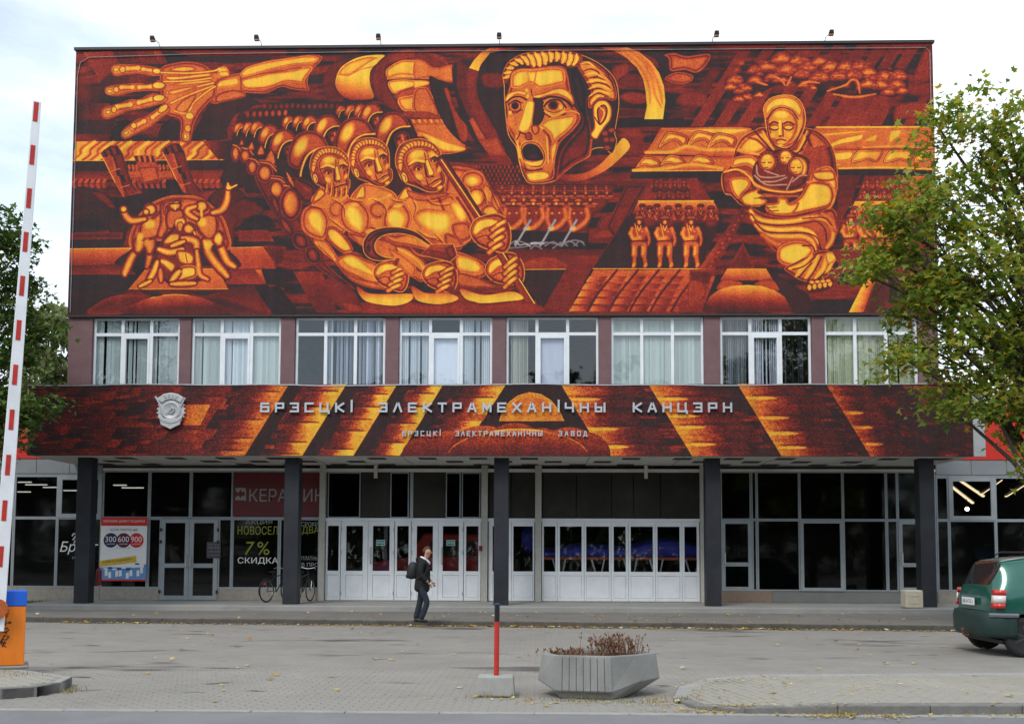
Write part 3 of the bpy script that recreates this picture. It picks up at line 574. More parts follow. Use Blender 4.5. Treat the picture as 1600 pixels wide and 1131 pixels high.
    P.S("525,650 540,600 620,590 660,620 640,660 600,640",.45,.94,26); P.S("900,480 940,475 1010,540 960,560 920,560",.3,.55,24)
    P.S("940,660 1010,640 1050,690 1050,768 950,768 910,720",.4,.94,34); P.S("905,520 870,590 840,600 880,480",.4,.8,16)
    for q in ("700,560 800,600 880,560","640,470 720,560 760,620","920,470 870,560 830,590","880,470 900,500 920,540"): P.L(q,8,.14,soft=.8); 
    for q in ("680,470 720,540 750,580","900,470 860,560 840,570","560,560 640,580 700,600"): P.L(q,9,.82,soft=.8)
    # kerchief and face
    P.S("690,400 685,350 720,305 790,290 850,305 885,360 892,420 880,470 850,520 800,550 750,540 710,500",.3,.78,22,ol=.86,lw=4); P.S("690,395 690,350 725,308 790,295 845,310 880,365 862,400 820,365 770,350 730,365 700,400",.5,.93,20)
    P.S("700,410 725,372 770,358 820,372 850,410 852,460 830,510 790,545 750,530 720,500 704,450",.4,.72,20); P.B(770,385,44,24,.95); P.L("702,412 728,370 772,352 824,368 856,410",5,.1)
    P.B(735,450,30,20,.28); P.B(808,450,30,20,.28); P.E(738,452,24,14,.3,.85,8); P.E(808,452,24,14,.3,.85,8); P.L("715,455 738,464 762,456",5,.06); P.L("785,456 808,464 832,455",5,.06)
    P.L("712,438 735,424 760,432",8,.14); P.L("785,432 808,424 835,436",8,.14); P.L("765,420 764,490",11,.95); P.L("778,430 782,495",6,.22); P.B(768,494,14,7,.3); P.L("745,516 768,510 795,516",5,.06); P.B(768,526,20,7,.88); P.B(730,490,16,18,.9); P.B(812,490,14,18,.82); P.B(768,540,16,8,.9)
    P.L("700,420 712,500 750,545 800,556 848,520 872,460",5,.14)
    # three children
    P.S("630,660 660,610 760,560 900,600 910,660 890,730 820,760 700,740 640,720",.12,.3,20)
    for x,y,r,c in ((705,620,48,1),(795,598,40,1),(850,645,46,0)):
        P.E(x,y,r,r*1.08,.25,.78,r*.5,ol=.14,lw=4); P.L([(x-r*.62,y+r*.08),(x-r*.4,y+r*.14),(x-r*.2,y+r*.08)],r*.09,.15); P.L([(x+r*.05,y+r*.08),(x+r*.22,y+r*.14),(x+r*.4,y+r*.08)],r*.09,.15); P.L([(x-r*.1,y),(x-r*.14,y+r*.4)],r*.16,.95); P.L([(x-r*.35,y+r*.62),(x+r*.02,y+r*.62)],r*.08,.25); P.B(x-r*.1,y-r*.45,r*.5,r*.25,.92)
        if c:
            for i in range(7): t = np.radians(200+i*24); P.B(x+r*.9*np.cos(t),y+r*.85*np.sin(t),r*.26,r*.2,.4); P.B(x+r*.95*np.cos(t+.15),y+r*.9*np.sin(t+.15),r*.09,r*.09,.1)
        else: P.S([(x-r*.2,y-r),(x+r*.6,y-r*.9),(x+r*1.1,y-r*.2),(x+r,y+r*.8),(x+r*.4,y+r*1.1),(x+r*.6,y),(x+r*.3,y-r*.6)],.4,.85,12)
    for q in ("650,640 660,690 720,700 790,690","670,720 740,720 800,700","640,690 700,735 800,735","830,720 870,690 900,690","800,760 830,700","690,665 760,690"): P.L(q,9,.5,grey=False); P.L(q,5,.78,grey=True,al=.75)
    P.frame(1080,260,4)
    P.S("210,40 320,30 380,60 395,120 420,150 340,180 320,220 420,240 430,255 330,250 290,220 250,180 215,170 200,110",.14,.4,20,ol=.7,lw=4); P.S("245,90 300,70 360,80 378,120 350,160 330,180 300,210 260,160",.4,.92,28)
    P.L("215,40 290,25 360,60 410,120 500,155 620,165 700,150",14,.82,soft=.6)
    P.S("720,120 760,95 860,110 895,160 890,230 850,265 740,290 620,315 520,310 470,280 480,250 600,235 680,190",.3,.92,36,k=(-.05,-.05),ol=.2,lw=4)
    P.L("730,105 800,92 870,112 900,180 880,250 850,275",13,.7,soft=.7); P.S("760,40 880,30 905,80 860,100 780,90",.3,.86,24)
    P.S("315,200 350,170 400,150 440,140 430,170 520,180 510,195 440,200 480,215 460,245 400,255 340,245",.35,.88,18); P.S("470,240 540,230 545,200 600,205 620,235 680,230 640,300 540,310 490,285",.35,.9,24)
    for q in ("480,262 540,258","490,285 550,280","420,165 470,190","400,205 450,200"): P.L(q,5,.2)
    # skirt
    P.S("370,270 400,270 480,310 620,325 760,300 860,270 905,290 920,380 900,450 860,520 830,540 780,520 720,560 640,600 570,560 520,520 460,450 400,370",.16,.5,30,ol=.55,lw=4)
    for a,b,v in (("375,280 420,330 520,350 640,345 760,320 830,310","",.9),("385,320 440,380 560,400 680,395 760,420 800,480",0,.95),("410,370 480,430 600,440 700,440 760,470 780,520",0,.84),("760,320 850,340 890,400 880,470 850,510",0,.8),("820,300 880,340 905,400",0,.6),("450,430 520,480 560,490",0,.62)):
        P.L(a,34,.4,soft=.6); P.L(a,24,v,soft=.8,taper=.3)
    for q in ("380,300 430,355 560,372 700,360 790,350 840,400 850,470","400,345 470,410 600,420 720,420 790,450 815,520","700,330 830,325 880,370"): P.L(q,7,.15,soft=.8)
    P.S("545,520 590,480 680,465 750,490 775,530 740,580 690,630 600,625 545,590",.4,.96,44); P.L("700,500 760,500 780,540",8,.25)
    P.S("590,640 660,600 740,560 820,530 890,540 915,580 880,620 860,680 780,720 700,715 640,680",.18,.55,24,ol=.6,lw=4)
    for q in ("660,690 700,640 740,600","720,700 760,640 800,560","780,700 830,640 850,560","850,660 890,600","620,640 690,620 760,560"): P.L(q,24,.86,soft=.8,taper=.5); P.L([(float(a.split(',')[0])+20,float(a.split(',')[1])+6) for a in q.split()],7,.14,soft=.8)
    P.S("845,545 890,540 915,575 880,610 850,600",.5,.93,18)
    P.S("720,730 760,712 880,705 890,740 850,775 760,790 730,770",.1,.2,8)
    for i in range(5): P.E(745+32*i,758-6*i,17,22,.3,.82,9,0,ol=.1,lw=3)
    for i in range(4): P.E(760+34*i,725-3*i,19,13,.3,.82,8)
    # beams, hills, second marching block
    P.G("60,640 330,250 380,250 160,640 150,690 90,690",(120,400),.5,(280,440),.24,n=.5)
    for i in range(26): t=i/26; P.B(345-235*t+P.rg.integers(-14,26),270+370*t,11,8,.52 if i%2 else .22,al=.7)
    P.Q("330,480 410,640 240,640",.34,.28); P.G("235,640 475,640 520,715 190,715",(0,640),.74,(0,715),.44); P.Q("260,712 350,745 430,712 340,720",.1); P.S("200,715 260,708 330,735 260,770 170,770",.4,.5,12); P.S("400,740 470,708 530,720 560,775 500,770",.36,.46,14)
    P.G("100,870 125,815 180,775 260,750 360,742 450,750 530,775 590,815 635,880 640,912 90,912",(0,742),.88,(0,890),.2,pw=.75)
    P.Q("0,650 150,660 120,740 0,760",.34,.24); P.S("0,720 100,740 90,820 0,880",.3,.4,12)
    P.Q("480,640 740,800 760,912 650,912",.09,.12); P.G("920,60 1060,60 1000,230 910,400",(0,60),.2,(0,400),.3,n=.4)
    P.Q("1085,62 1360,62 1330,215 1030,218",.28,.34)
    for r in range(2):
        for c in range(4): soldier(P,1100+62*c-18*r,80+65*r,30,.42)
    P.Q("1030,220 1310,218 1200,520 900,520",.12,.2); P.G("1025,222 1310,220 1290,300 990,300",(0,220),.8,(0,300),.4)
    for x,y in ((1025,255),(1085,240),(1150,250),(1220,250)): soldier(P,x,y,44,.46)
    for x in (1000,1110,1210): soldier(P,x,300,56,.55,True)
    P.G("1380,65 1460,65 1330,330 1280,330",(1380,0),.84,(1440,100),.5,n=.3); P.G("1460,65 1530,80 1530,300 1330,420 1330,330",(0,65),.3,(0,400),.14)
    P.G("880,520 1180,525 1110,660 940,650",(0,520),.34,(0,650),.3); P.Q("940,655 1110,660 1060,740 920,740",.08)
    P.G("1170,535 1250,535 1105,700 1060,690",(1170,540),.86,(1230,560),.5); P.G("1110,670 1190,660 1080,912 990,912",(1060,760),.9,(1130,790),.44,n=.3); P.S("1190,660 1240,800 1190,912 1085,912",.28,.2,20)
    # ---------- left column of helmets
    P.frame(350,60,4.5714)
    P.S("90,620 170,540 400,470 800,460 1050,460 1300,560 1400,720 1500,1097 100,1097 60,850",.08,.12)
    for i in range(14): P.B(300+40*i,490+3*np.sin(i),17,24,.38)
    for i in range(7): P.B(180+45*i,550-2*i,19,28,.42+.03*i); P.L([(195+45*i,540),(202+45*i,590)],6,.08)
    for i in range(4): helmet(P,845+70*i,520,38+5*i,.62+.05*i)
    helmet(P,1060,540,75,.82,1); helmet(P,470,600,45,.8); helmet(P,545,600,48,.82); helmet(P,620,610,55,.84); helmet(P,745,640,92,.9,1); helmet(P,1210,645,118,.9,1)
    for x,r in ((118,40),(185,45),(245,50)): helmet(P,x,645,r,.72)
    helmet(P,330,690,72,.78); helmet(P,430,740,90,.86,1); helmet(P,940,700,135,.93,1); helmet(P,610,800,140,.92,1)
    P.frame(350,60,4.5714)
    for x,y,rx,ry in ((95,830,36,60),(165,845,48,55),(215,925,46,60),(310,965,66,78)):
        P.E(x,y,rx,ry,.16,.58,rx*.8); P.B(x-.1*rx,y-.1*ry,rx*.5,ry*.5,.66); P.L([(x-rx*.6,y-ry*1.05),(x+rx*.5,y-ry*.8),(x+rx*1.2,y-.1*ry)],6,.7); P.L([(x-rx*.6,y-ry*1.15),(x+rx*.6,y-ry*.95),(x+rx*1.3,y-.3*ry)],5,.3)
    for x,y,s in ((140,745,22),(210,770,30),(280,800,34),(350,850,50)): P.S([(x-s,y+s),(x,y-s),(x+s*.6,y+s)],.2,.6,12)
    P.frame(400,220,3.5556)
    P.S("0,200 60,190 150,300 250,420 330,560 420,700 540,800 560,830 420,760 300,660 180,520 60,330",.16,.3,30)
    for x,y,rx,ry in ((60,185,52,60),(125,275,50,62),(205,355,70,100)):
        P.E(x,y,rx,ry,.16,.62,rx*.8); P.B(x-.1*rx,y-.05*ry,rx*.55,ry*.55,.72)
        for i in range(3): P.L([(x-rx*.6,y-ry*(1.02+.1*i)),(x+rx*.5,y-ry*(.85+.12*i)),(x+rx*1.2,y-ry*(.2+.18*i))],6,(.66,.24,.5)[i])
    for x,y,rx,ry,r in ((120,360,24,60,-20),(180,480,30,70,-35),(260,560,50,60,-40),(330,640,50,60,-30)): P.E(x,y,rx,ry,.1,.4,rx,r)
    P.S("160,215 235,210 330,250 340,330 280,350 220,280",.1,.3,30); P.L("180,180 220,260",16,.6,taper=.8); P.L("230,220 320,300",10,.4,taper=.8)
    # bodies, back to front
    P.S("1080,165 1170,155 1260,180 1300,235 1330,300 1375,380 1405,450 1400,520 1300,560 1150,500 1060,350",.34,.6,40,ol=.6,lw=4)
    P.E(1215,225,75,62,.4,.68,50); P.B(1210,228,34,28,.96); P.E(1235,320,60,62,.3,.7,36,30); P.B(1235,325,26,44,.93,-20); P.E(1300,300,30,60,.36,.66,20,-20); P.E(1315,395,52,36,.3,.8,24); P.E(1345,350,26,50,.36,.64,16,-20)
    P.L("1270,180 1310,260 1340,340 1390,430",6,.3)
    P.S("320,360 345,290 400,250 520,300 540,420 500,520 430,560",.46,.64,30); P.S("540,360 570,270 640,240 790,300 790,430 720,540",.46,.64,30)
    P.S("320,350 350,280 380,270 400,300 360,340",.3,.82,18); P.S("545,350 585,265 615,250 620,320 580,330",.35,.9,18); P.L("420,330 470,340 520,310",12,.7); P.L("640,330 700,330 760,305",13,.75); P.E(460,385,50,50,.46,.64,30); P.E(690,390,52,50,.36,.6,30)
    # man 1: shoulder, upper arm, forearm
    P.S("262,440 278,385 325,362 385,378 420,440 410,520 385,555 340,548 295,525 268,490",.40,.68,40,ol=.6,lw=3); P.S("290,430 320,385 370,395 400,450 385,530 350,520 310,480",.62,.95,34); P.B(340,450,30,48,.95,-25)
    P.S("400,500 440,480 500,520 550,590 545,620 500,630 440,590 405,550",.24,.86,30,ol=.3,lw=3); P.S("330,555 400,560 450,620 480,690 430,660 360,600",.36,.64,18); P.L("340,570 400,600 460,680",6,.7)
    P.S("465,660 500,640 560,630 620,660 700,700 700,790 650,800 560,760 500,730 460,690",.36,.66,24,ol=.3,lw=3); P.S("490,660 540,640 600,670 665,730 665,755 590,730 520,700",.62,.97,22); P.S("470,700 560,760 680,790 740,830 640,820 540,780",.32,.56,14)
    fist(P)
    # man 2
    P.S("470,410 485,350 540,325 610,350 650,420 640,500 600,535 540,520 490,480",.40,.68,40,ol=.6,lw=3); P.S("495,400 530,355 590,380 620,450 600,515 550,495 510,450",.62,.96,34); P.B(560,440,32,42,.97,-25); P.B(560,360,26,16,.8); P.E(650,510,40,26,.38,.74,16)
    P.S("520,520 620,530 760,560 900,660 960,720 930,790 800,700 640,620",.32,.58,24)
    # man 3 torso
    P.S("712,440 725,385 770,345 850,262 900,300 1000,330 1100,300 1150,380 1220,480 1200,560 1100,590 960,560 860,520 790,500",.46,.64,40)
    P.S("800,330 840,265 870,300 850,330",.3,.86,14); P.L("870,320 960,330 1050,310 1110,260",14,.6); P.S("850,280 950,300 1060,290 1080,310 960,340 880,330",.3,.54,14); P.L("1030,330 1060,400",12,.25,soft=1)
    P.S("885,430 930,385 1010,385 1080,400 1100,450 1080,510 1000,520 920,480",.58,.95,44,k=(.08,.1)); P.B(1020,455,55,36,1.); P.S("1085,350 1130,340 1180,390 1190,440 1150,460 1110,420",.58,.96,34)
    P.S("1100,470 1190,460 1210,540 1130,560",.34,.56,24); P.S("1060,520 1140,540 1160,600 1080,620",.32,.54,24); P.L("1130,320 1200,430 1215,500",10,.2,soft=1)
    P.S("712,440 725,385 765,350 820,340 862,380 880,440 850,520 800,540 745,510 715,480",.40,.68,44,ol=.7,lw=3); P.S("735,430 765,385 820,390 850,440 830,500 780,510 745,480",.62,.97,36,k=(0,-.04)); P.B(780,430,36,46,1.,0); P.B(800,365,34,14,.9,-10)
    P.S("700,500 780,530 860,520 1000,560 1060,600 1000,620 860,590 760,570",.36,.66,24); P.S("790,590 860,600 960,680 940,740 860,680 800,640",.24,.66,20); P.S("740,600 800,620 900,700 880,760 800,690",.46,.64,18); P.L("800,600 900,660 950,720",8,.82)
    P.S("1120,620 1200,640 1290,690 1280,760 1140,770 1130,690",.36,.66,30); P.S("1130,650 1200,650 1270,700 1240,740 1140,720",.6,.95,26); P.S("1140,740 1240,760 1330,800 1440,810 1330,820 1150,810",.3,.54,14)
    P.tf = (760,750,1030,755,1.0,-.04); fist(P)
    P.tf = (760,750,1390,720,1.08,-.25); fist(P); P.tf = None
    for q in ("430,330 470,350 500,380 505,430","420,440 460,470 500,500","650,330 690,345 730,380 735,430","640,480 690,500 740,500","880,330 900,380 885,430","960,330 1000,360 1080,360 1110,330","1000,520 1040,560 1060,600","900,500 960,540 1020,550","1150,240 1190,290 1190,350","1260,270 1285,310 1290,360","330,560 350,600 400,650","480,640 540,630 600,650","560,560 600,590 640,600","1200,560 1160,590 1120,600","860,600 900,640 950,660","1060,600 1100,590","760,330 800,345 850,335","520,330 560,340 600,345","300,370 340,372 380,385"):
        P.L(q,6,.3,soft=.9,taper=.7); P.L([(float(u.split(',')[0])+7,float(u.split(',')[1])-8) for u in q.split()],8,.82,soft=1,taper=.8,al=.6)
    # heads
    P.tf = (912,160,412,182,(.86,.88),.16); face(P,True,.03)
    P.tf = (912,160,637,140,(.88,.92),.02); face(P,False,.02)
    P.tf = None; face(P)
    # sickle, hammer, banner pole
    P.S("800,655 720,670 650,660 612,620 612,560 650,510 730,485 830,488 910,515 985,575 975,585 900,540 820,520 740,525 690,550 672,590 690,630 740,652",.1,.36,24,ol=.85,lw=4)
    P.L("640,560 690,520 780,505 870,520",10,.06,soft=.8); P.B(640,600,14,30,.06)
    P.Q("930,638 985,580 1110,578 1132,640 1090,678 1075,672",.2,.42,20,ol=.86,lw=4); P.Q("930,638 960,605 1080,625 1078,670",.28,.34); P.Q("1055,600 1108,580 1130,640 1090,676",.2,.36); P.Q("985,580 1108,579 1055,602 962,604",.4,.48)
    P.L("1100,830 1112,880",34,.3); P.L("800,665 790,690",20,.3)
    P.L("1042,110 1300,500 1540,915",50,.12,soft=.1,sm=False); P.L("1040,118 1300,510 1538,918",34,.36,soft=.4,sm=False); P.L("1040,110 1300,492 1560,905",6,.92,soft=.4,sm=False); P.L("1520,925 1545,925 1562,905",6,.9)
    P.tf = (760,750,1310,515,(1.14,1.25),-.1); fist(P)
    P.tf = (760,750,1385,722,1.08,-.25)
    for i in range(4):
        x,y = 815-i*9,712+i*33; P.L([(x-42,y+26),(x-8,y+8),(x+26,y-6)],30,.2,soft=.25); P.L([(x-40,y+26),(x-8,y+8),(x+24,y-6)],20,.68,soft=.5); P.L([(x-14,y+8),(x+16,y-4)],11,.96,soft=.8)
    P.tf = None
    # draped cloth under the men, steps to their left
    for q,a in (("575,810 640,850 760,855 880,855 870,895 780,920 640,900 590,860",.86),("880,810 960,850 1080,850 1140,880 1060,910 960,905 900,880",.78),("1150,825 1280,860 1440,840 1500,880 1400,895 1260,905 1180,880",.92)):
        P.G(q,(0,830),.4,(0,905),a,sm=True); 
    P.S("600,900 780,925 880,900 1000,915 1180,890 1300,910 1500,890 1560,960 500,960 560,930",.3,.36,20); P.S("420,760 560,840 600,960 480,930 400,840",.24,.3,20); P.S("500,900 590,920 600,955 520,945",.3,.4,10)
    for a,b,c in ((500,0,110),(592,0,125),(720,0,70)): P.G([(b,a),(c*.6,a),(c,a+(62 if a<550 else 120 if a<700 else 80)),(b,a+(62 if a<550 else 120 if a<700 else 80))],(0,a),.58 if a>550 else .36,(0,a+100),.36)
    P.G("220,730 380,730 470,960 350,960",(0,730),.34,(0,960),.24,n=.6); P.Q("60,820 140,810 260,960 60,960",.07)
    # ---------- fortress group at lower left
    P.frame(100,220,4.04)
    P.S("75,310 200,310 320,380 350,470 420,470 370,660 210,480 75,480",.08,.12); P.S("180,330 260,340 330,420 300,430 240,380",.22,.3,16)
    P.Q("440,160 610,150 620,250 470,280",.36); 
    for x0 in (385,580):
        for i in range(4): P.Q([(x0+24*i,160),(x0+12+24*i,152),(x0+22+24*i,180),(x0+8+24*i,200)],.52)
        P.Q([(x0+10,200),(x0+100,195),(x0+115,235),(x0+25,240)],.5)
    for i in range(16): P.Q([(385+i*16,240),(393+i*16,240),(397+i*16,262),(390+i*16,262)],.46)
    P.Q("445,100 585,98 615,275 525,275",.34); P.Q("460,120 570,118 600,170 480,175",.46); P.Q("490,185 580,178 600,245 520,260",.3,.5,4,ol=.55,lw=4)
    for i in range(4): P.Q([(455+34*i,100),(472+34*i,98),(482+34*i,140),(462+34*i,142)],.2); P.Q([(470+34*i,98),(488+34*i,98),(496+34*i,136),(482+34*i,140)],.56)
    for dx,dy in ((0,0),(390,-15)):
        t = lambda q: [(float(a.split(',')[0])+dx,float(a.split(',')[1])+dy) for a in q.split()]
        P.S(t("235,85 270,55 300,35 345,35 380,90 420,250 540,390 490,420 440,440 390,370 330,270 280,170"),.16,.34,20,sm=False,ol=.5,lw=4)
        P.Q(t("250,110 310,95 390,350 400,400 330,270"),.52,.44); P.Q(t("310,95 370,80 440,280 520,390 440,420 390,320"),.18,.3,20)
        for i in range(3): P.Q(t(f"{250+38*i},{70-12*i} {262+38*i},{60-12*i} {285+38*i},{105-8*i} {268+38*i},{112-8*i}"),.08)
        P.L(t("240,92 262,135 330,270"),5,.8); P.Q(t("330,190 350,185 365,225 345,230"),.06); P.Q(t("362,222 382,220 398,262 378,266"),.06); P.L(t("290,205 360,180"),6,.62); P.L(t("350,305 420,285"),6,.6)
    P.Q("400,310 440,330 490,310 550,390 420,420",.3,.4,20)
    P.S("320,390 430,350 560,330 640,325 760,330 900,380 1100,360 1160,360 1000,460 900,480 700,420 560,420 440,460",.06,.08)
    P.Q("820,330 1150,300 1165,360 900,380",.28,.34); P.S("920,370 1040,290 1160,350 1090,420 1000,440",.1,.2)
    P.S("1000,440 1100,390 1160,370 1280,450 1110,530 1090,620 1060,680 1000,540",.16,.26,20); P.S("1110,545 1200,480 1300,480 1340,560 1110,560",.06); P.Q("1110,572 1300,570 1340,640 1115,640",.34,.3)
    P.Q("50,585 380,585 375,625 48,630",.34,.2); P.Q("48,630 400,625 380,680 46,686",.08)
    P.G("46,688 440,684 330,785 44,795",(0,688),.62,(0,790),.36); P.L("46,688 440,684",5,.84,sm=False); P.G("44,795 330,785 400,800 470,850 42,852",(0,795),.2,(0,850),.34); P.Q("40,855 500,850 430,940 38,950",.07); P.Q("38,950 320,945 180,1090 34,1105",.1)
    P.G("1060,680 1260,676 1355,812 1080,815",(0,680),.58,(0,812),.42); P.L("1060,680 1258,676",4,.8,sm=False); P.G("1060,820 1220,818 1290,910 1030,912",(0,820),.26,(0,910),.38,n=.3); P.Q("1270,676 1414,672 1414,760 1360,800",.3,.2); P.Q("1090,915 1300,915 1414,1000 1414,1100 1320,1095 1200,920",.08); P.G("1030,930 1210,920 1330,1095 1120,1095",(0,930),.14,(0,1095),.32)
    P.S("430,680 440,560 520,430 640,365 750,350 880,370 1000,470 1050,580 1056,690 900,760 560,770",.34,.56,50,ol=.7,lw=4); P.S("330,785 440,690 560,640 900,660 1040,690 1130,800 900,790 560,800",.06,.1)
    P.G("525,815 985,815 1050,940 420,942",(0,815),.62,(0,940),.56); P.L("525,815 985,815",4,.8,sm=False); P.L("420,943 1050,941",4,.78,sm=False)
    # standing and falling figures: thick modelled strokes
    def limb(q,w,v=.82):
        P.L(q,w*1.35,.14,soft=.2,taper=.25); P.L(q,w,.48,soft=.5,taper=.3); P.L(q,w*.55,v,soft=.9,taper=.4)
    def knob(x,y,r,v=.86): P.E(x,y,r*1.15,r*1.1,.16,v-.2,r*.7); P.B(x,y,r*.75,r*.7,v)
    limb("480,690 440,740 400,830 395,850",48); limb("540,690 550,740 535,800",40,.7); limb("500,620 480,690",70); limb("560,620 550,700",60,.72); P.S("490,520 560,490 630,440 640,560 600,620 500,640 480,600",.2,.62,34); P.B(550,530,40,40,.9); P.B(490,615,26,40,.92); P.B(535,650,26,34,.75)
    limb("520,500 440,510 400,480 380,430",44); knob(385,438,24,.9); knob(555,440,40,.85); knob(528,455,22,.8); limb("640,420 650,520 620,600",50,.6)
    P.S("650,470 690,430 760,440 770,500 720,560 660,560",.16,.55,24); knob(710,410,40,.84); P.L("680,405 740,400",8,.12); P.L("710,410 712,440",7,.95); P.S("640,400 740,375 770,400 740,385 660,420 660,470 640,470",.2,.5,12)
    limb("1000,600 990,640 1040,760 1090,800",48); limb("900,640 930,720 990,800 1045,860",52); limb("980,600 990,650",66); P.S("860,480 960,460 990,520 980,600 930,640 870,600 840,540",.2,.62,34); P.B(880,520,36,36,.9); P.B(985,620,26,36,.95); P.B(925,660,30,40,.92)
    limb("950,460 1010,440 1040,380 1045,320",46); knob(1050,300,22,.9); P.L("1050,300 1045,275",12,.85); P.L("1060,305 1100,285",12,.88); knob(880,420,40,.84); P.L("878,440 880,480",16,.84); limb("850,500 800,470 790,440 840,420",38,.8)
    # seated mother and soldier
    P.S("690,560 720,500 780,490 790,560 860,620 870,700 860,820 900,880 700,920 560,800 600,700 640,610",.12,.34,30)
    P.S("705,530 720,495 770,495 780,540 740,580",.3,.82,14); P.S("722,530 750,515 768,540 750,580 730,570",.2,.68,10); P.S("640,640 690,590 750,600 740,640 660,660",.3,.8,16); knob(800,560,40,.82); P.L("770,540 800,530 836,560",10,.3); P.L("832,580 838,600",8,.9)
    limb("760,620 840,640 850,700",50); limb("610,690 680,710 760,690",46,.9); limb("690,670 770,640",34,.9); P.S("720,700 800,700 840,740 820,790 740,780",.24,.84,26); P.L("780,720 790,770",6,.3); limb("850,700 860,780 870,850 920,880",36,.8)
    P.S("590,760 640,745 700,770 720,800 690,840 640,800",.25,.88,20); limb("600,770 580,830 545,890",44,.95); limb("560,890 490,925",30,.95); P.S("700,850 760,800 840,800 845,860 760,890 700,925 675,900",.25,.9,24,ol=.8,lw=4); limb("740,830 690,890",46,.95); limb("690,910 840,905",36,.88); limb("620,820 625,890",36,.7); P.B(780,830,30,20,.98)
    # hills along the lower edge
    P.S("420,945 560,955 700,945 880,955 1050,945 1030,1000 440,1000",.2,.26); P.S("160,1095 240,1020 330,985 440,975 540,1000 400,1095",.34,.24,40); P.S("860,1000 960,975 1040,990 1180,1040 1250,1095 1060,1095",.3,.18,40)
    P.G("380,1095 470,1030 580,990 720,976 860,990 990,1040 1090,1095",(0,976),.66,(0,1085),.24,sm=True); P.L("560,998 640,982 720,976 800,982",5,.8); P.S("480,945 570,990 640,975 540,950",.1); P.S("820,960 900,985 960,955",.1)
    return P.rgb()

def paint_fascia():
    P = Paint(2862,219,[(45,600),(1521,602.5),(1521,714),(45,706)],11)
    V = P.V; st = P.noise(10,70)*.6+P.noise(6,30)*.4
    V[:] = np.clip(.09+.9*np.clip(st-.5,0,1),.07,.36)
    rg = P.rg
    def band(xr, yt, yb, w, hot, side):
        # a slanting shaft of light: slabs glow at one edge and smoulder away from it
        y = yt-rg.uniform(0,12); f = lambda yy: xr-side*(yy-600)*.62
        while y<yb:
            h = rg.uniform(17,31); y2 = y+h; cool = rg.uniform(.0,.10) if rg.random()<.85 else .25; W_ = w*rg.uniform(.75,1.05)
            P.G([(f(y)-side*W_*1.15,y),(f(y),y),(f(y2),y2),(f(y2)-side*W_*1.15,y2)],(f(y)-side*5,0),hot-cool*.5-.04,(f(y)-side*W_,0),.16,n=.35,pw=.9)
            n = 9                                                     # tongues of shade licking back along the slab
            for k in range(n):
                u = (k+.5)/n; yy = y+h*u; L = W_*(.74-.6*abs(u-.35)-rg.uniform(0,.25)); xx = f(yy)-side*W_*1.1
                P.L([(xx,yy),(xx+side*L*.6,yy),(xx+side*L,yy+.6)],h/n*1.5,.13+.2*rg.random(),soft=1.,taper=.9,al=.5)
            P.L([(f(y2)-side*w*.12,y2),(f(y2)-side*w,y2)],3.5,.10,soft=.9,taper=.4)
            if cool<.2: P.L([(f(y+3)-side*2,y+3.5),(f(y+3)-side*w*.45,y+3.5)],4,hot,soft=1,taper=.8)
            y = y2
    for i in range(150):
        x,y = rg.uniform(45,470),rg.uniform(600,712); h = rg.uniform(5,15); l = rg.uniform(14,46); v_ = rg.uniform(.22,.42)*(.75+.5*(x-45)/420)
        P.G([(x,y),(x+l,y),(x+l-h*.62,y+h),(x-h*.62,y+h)],(x+l,0),v_,(x-4,0),.1,n=.5)
    for i in range(70):
        x,y = rg.uniform(1300,1521),rg.uniform(600,714); h = rg.uniform(5,14); l = rg.uniform(14,46)
        P.G([(x,y),(x+l,y),(x+l+h*.62,y+h),(x+h*.62,y+h)],(x,0),rg.uniform(.22,.4),(x+l,0),.1,n=.5)
    for x,w,h in ((357,55,.42),(444,58,.70),(533,57,.95),(612,49,.97),(684,43,.98),(782,66,.98)):
        band(x,600,712,w,h,1)
    for x,w,h in ((866,106,.98),(1004,108,.98),(1145,108,.96),(1286,70,.84)):
        band(x,602,715,w,h,-1)
    for x in (444,533,612,684):                                   # dark gaps keep the slabs parallel
        P.Q([(x,600),(x+22,600),(x+22-69,712),(x-69,712)],.07)
    P.Q("782,601 866,602 934,714 706,713",.07)
    P.S("771,658 775,644 786,629 800,619 818,614 836,617 852,627 864,641 872,657",.72,.66,30,sm=False,ol=.85,lw=1.4); P.G("774,657 778,645 800,625 820,620 840,625 862,645 868,657",(0,622),.60,(0,657),.70); P.Q("764,657.5 884,657.5 892,670 756,670",.08)
    P.G("700,647 752,647 745,657 690,657",(700,0),.2,(750,0),.55)
    for x,y,r_,v_ in ((690,672,70,.42),(745,664,52,.44),(795,660,45,.36),(838,668,40,.40),(880,667,46,.42),(905,674,40,.36)):
        t = np.linspace(np.pi,2*np.pi,16); P.G([(x+r_*np.cos(a),y+34+34*np.sin(a)) for a in t]+[(x+r_,716),(x-r_,716)],(0,y),v_+.06,(0,y+40),.16)
    t = np.linspace(np.pi,2*np.pi,24); P.G([(800+112*np.cos(a),716+46*np.sin(a)) for a in t],(0,670),.62,(0,714),.14,pw=.7); P.L([(800+112*np.cos(a),716+46*np.sin(a)) for a in t[2:-2]],1.6,.66); P.L([(800+112*np.cos(a),716+46*np.sin(a)) for a in t[9:15]],2.4,.92)
    P.G("282,631 323,631 308,662 282,662",(284,0),.45,(320,0),.66)
    return P.rgb(.2)

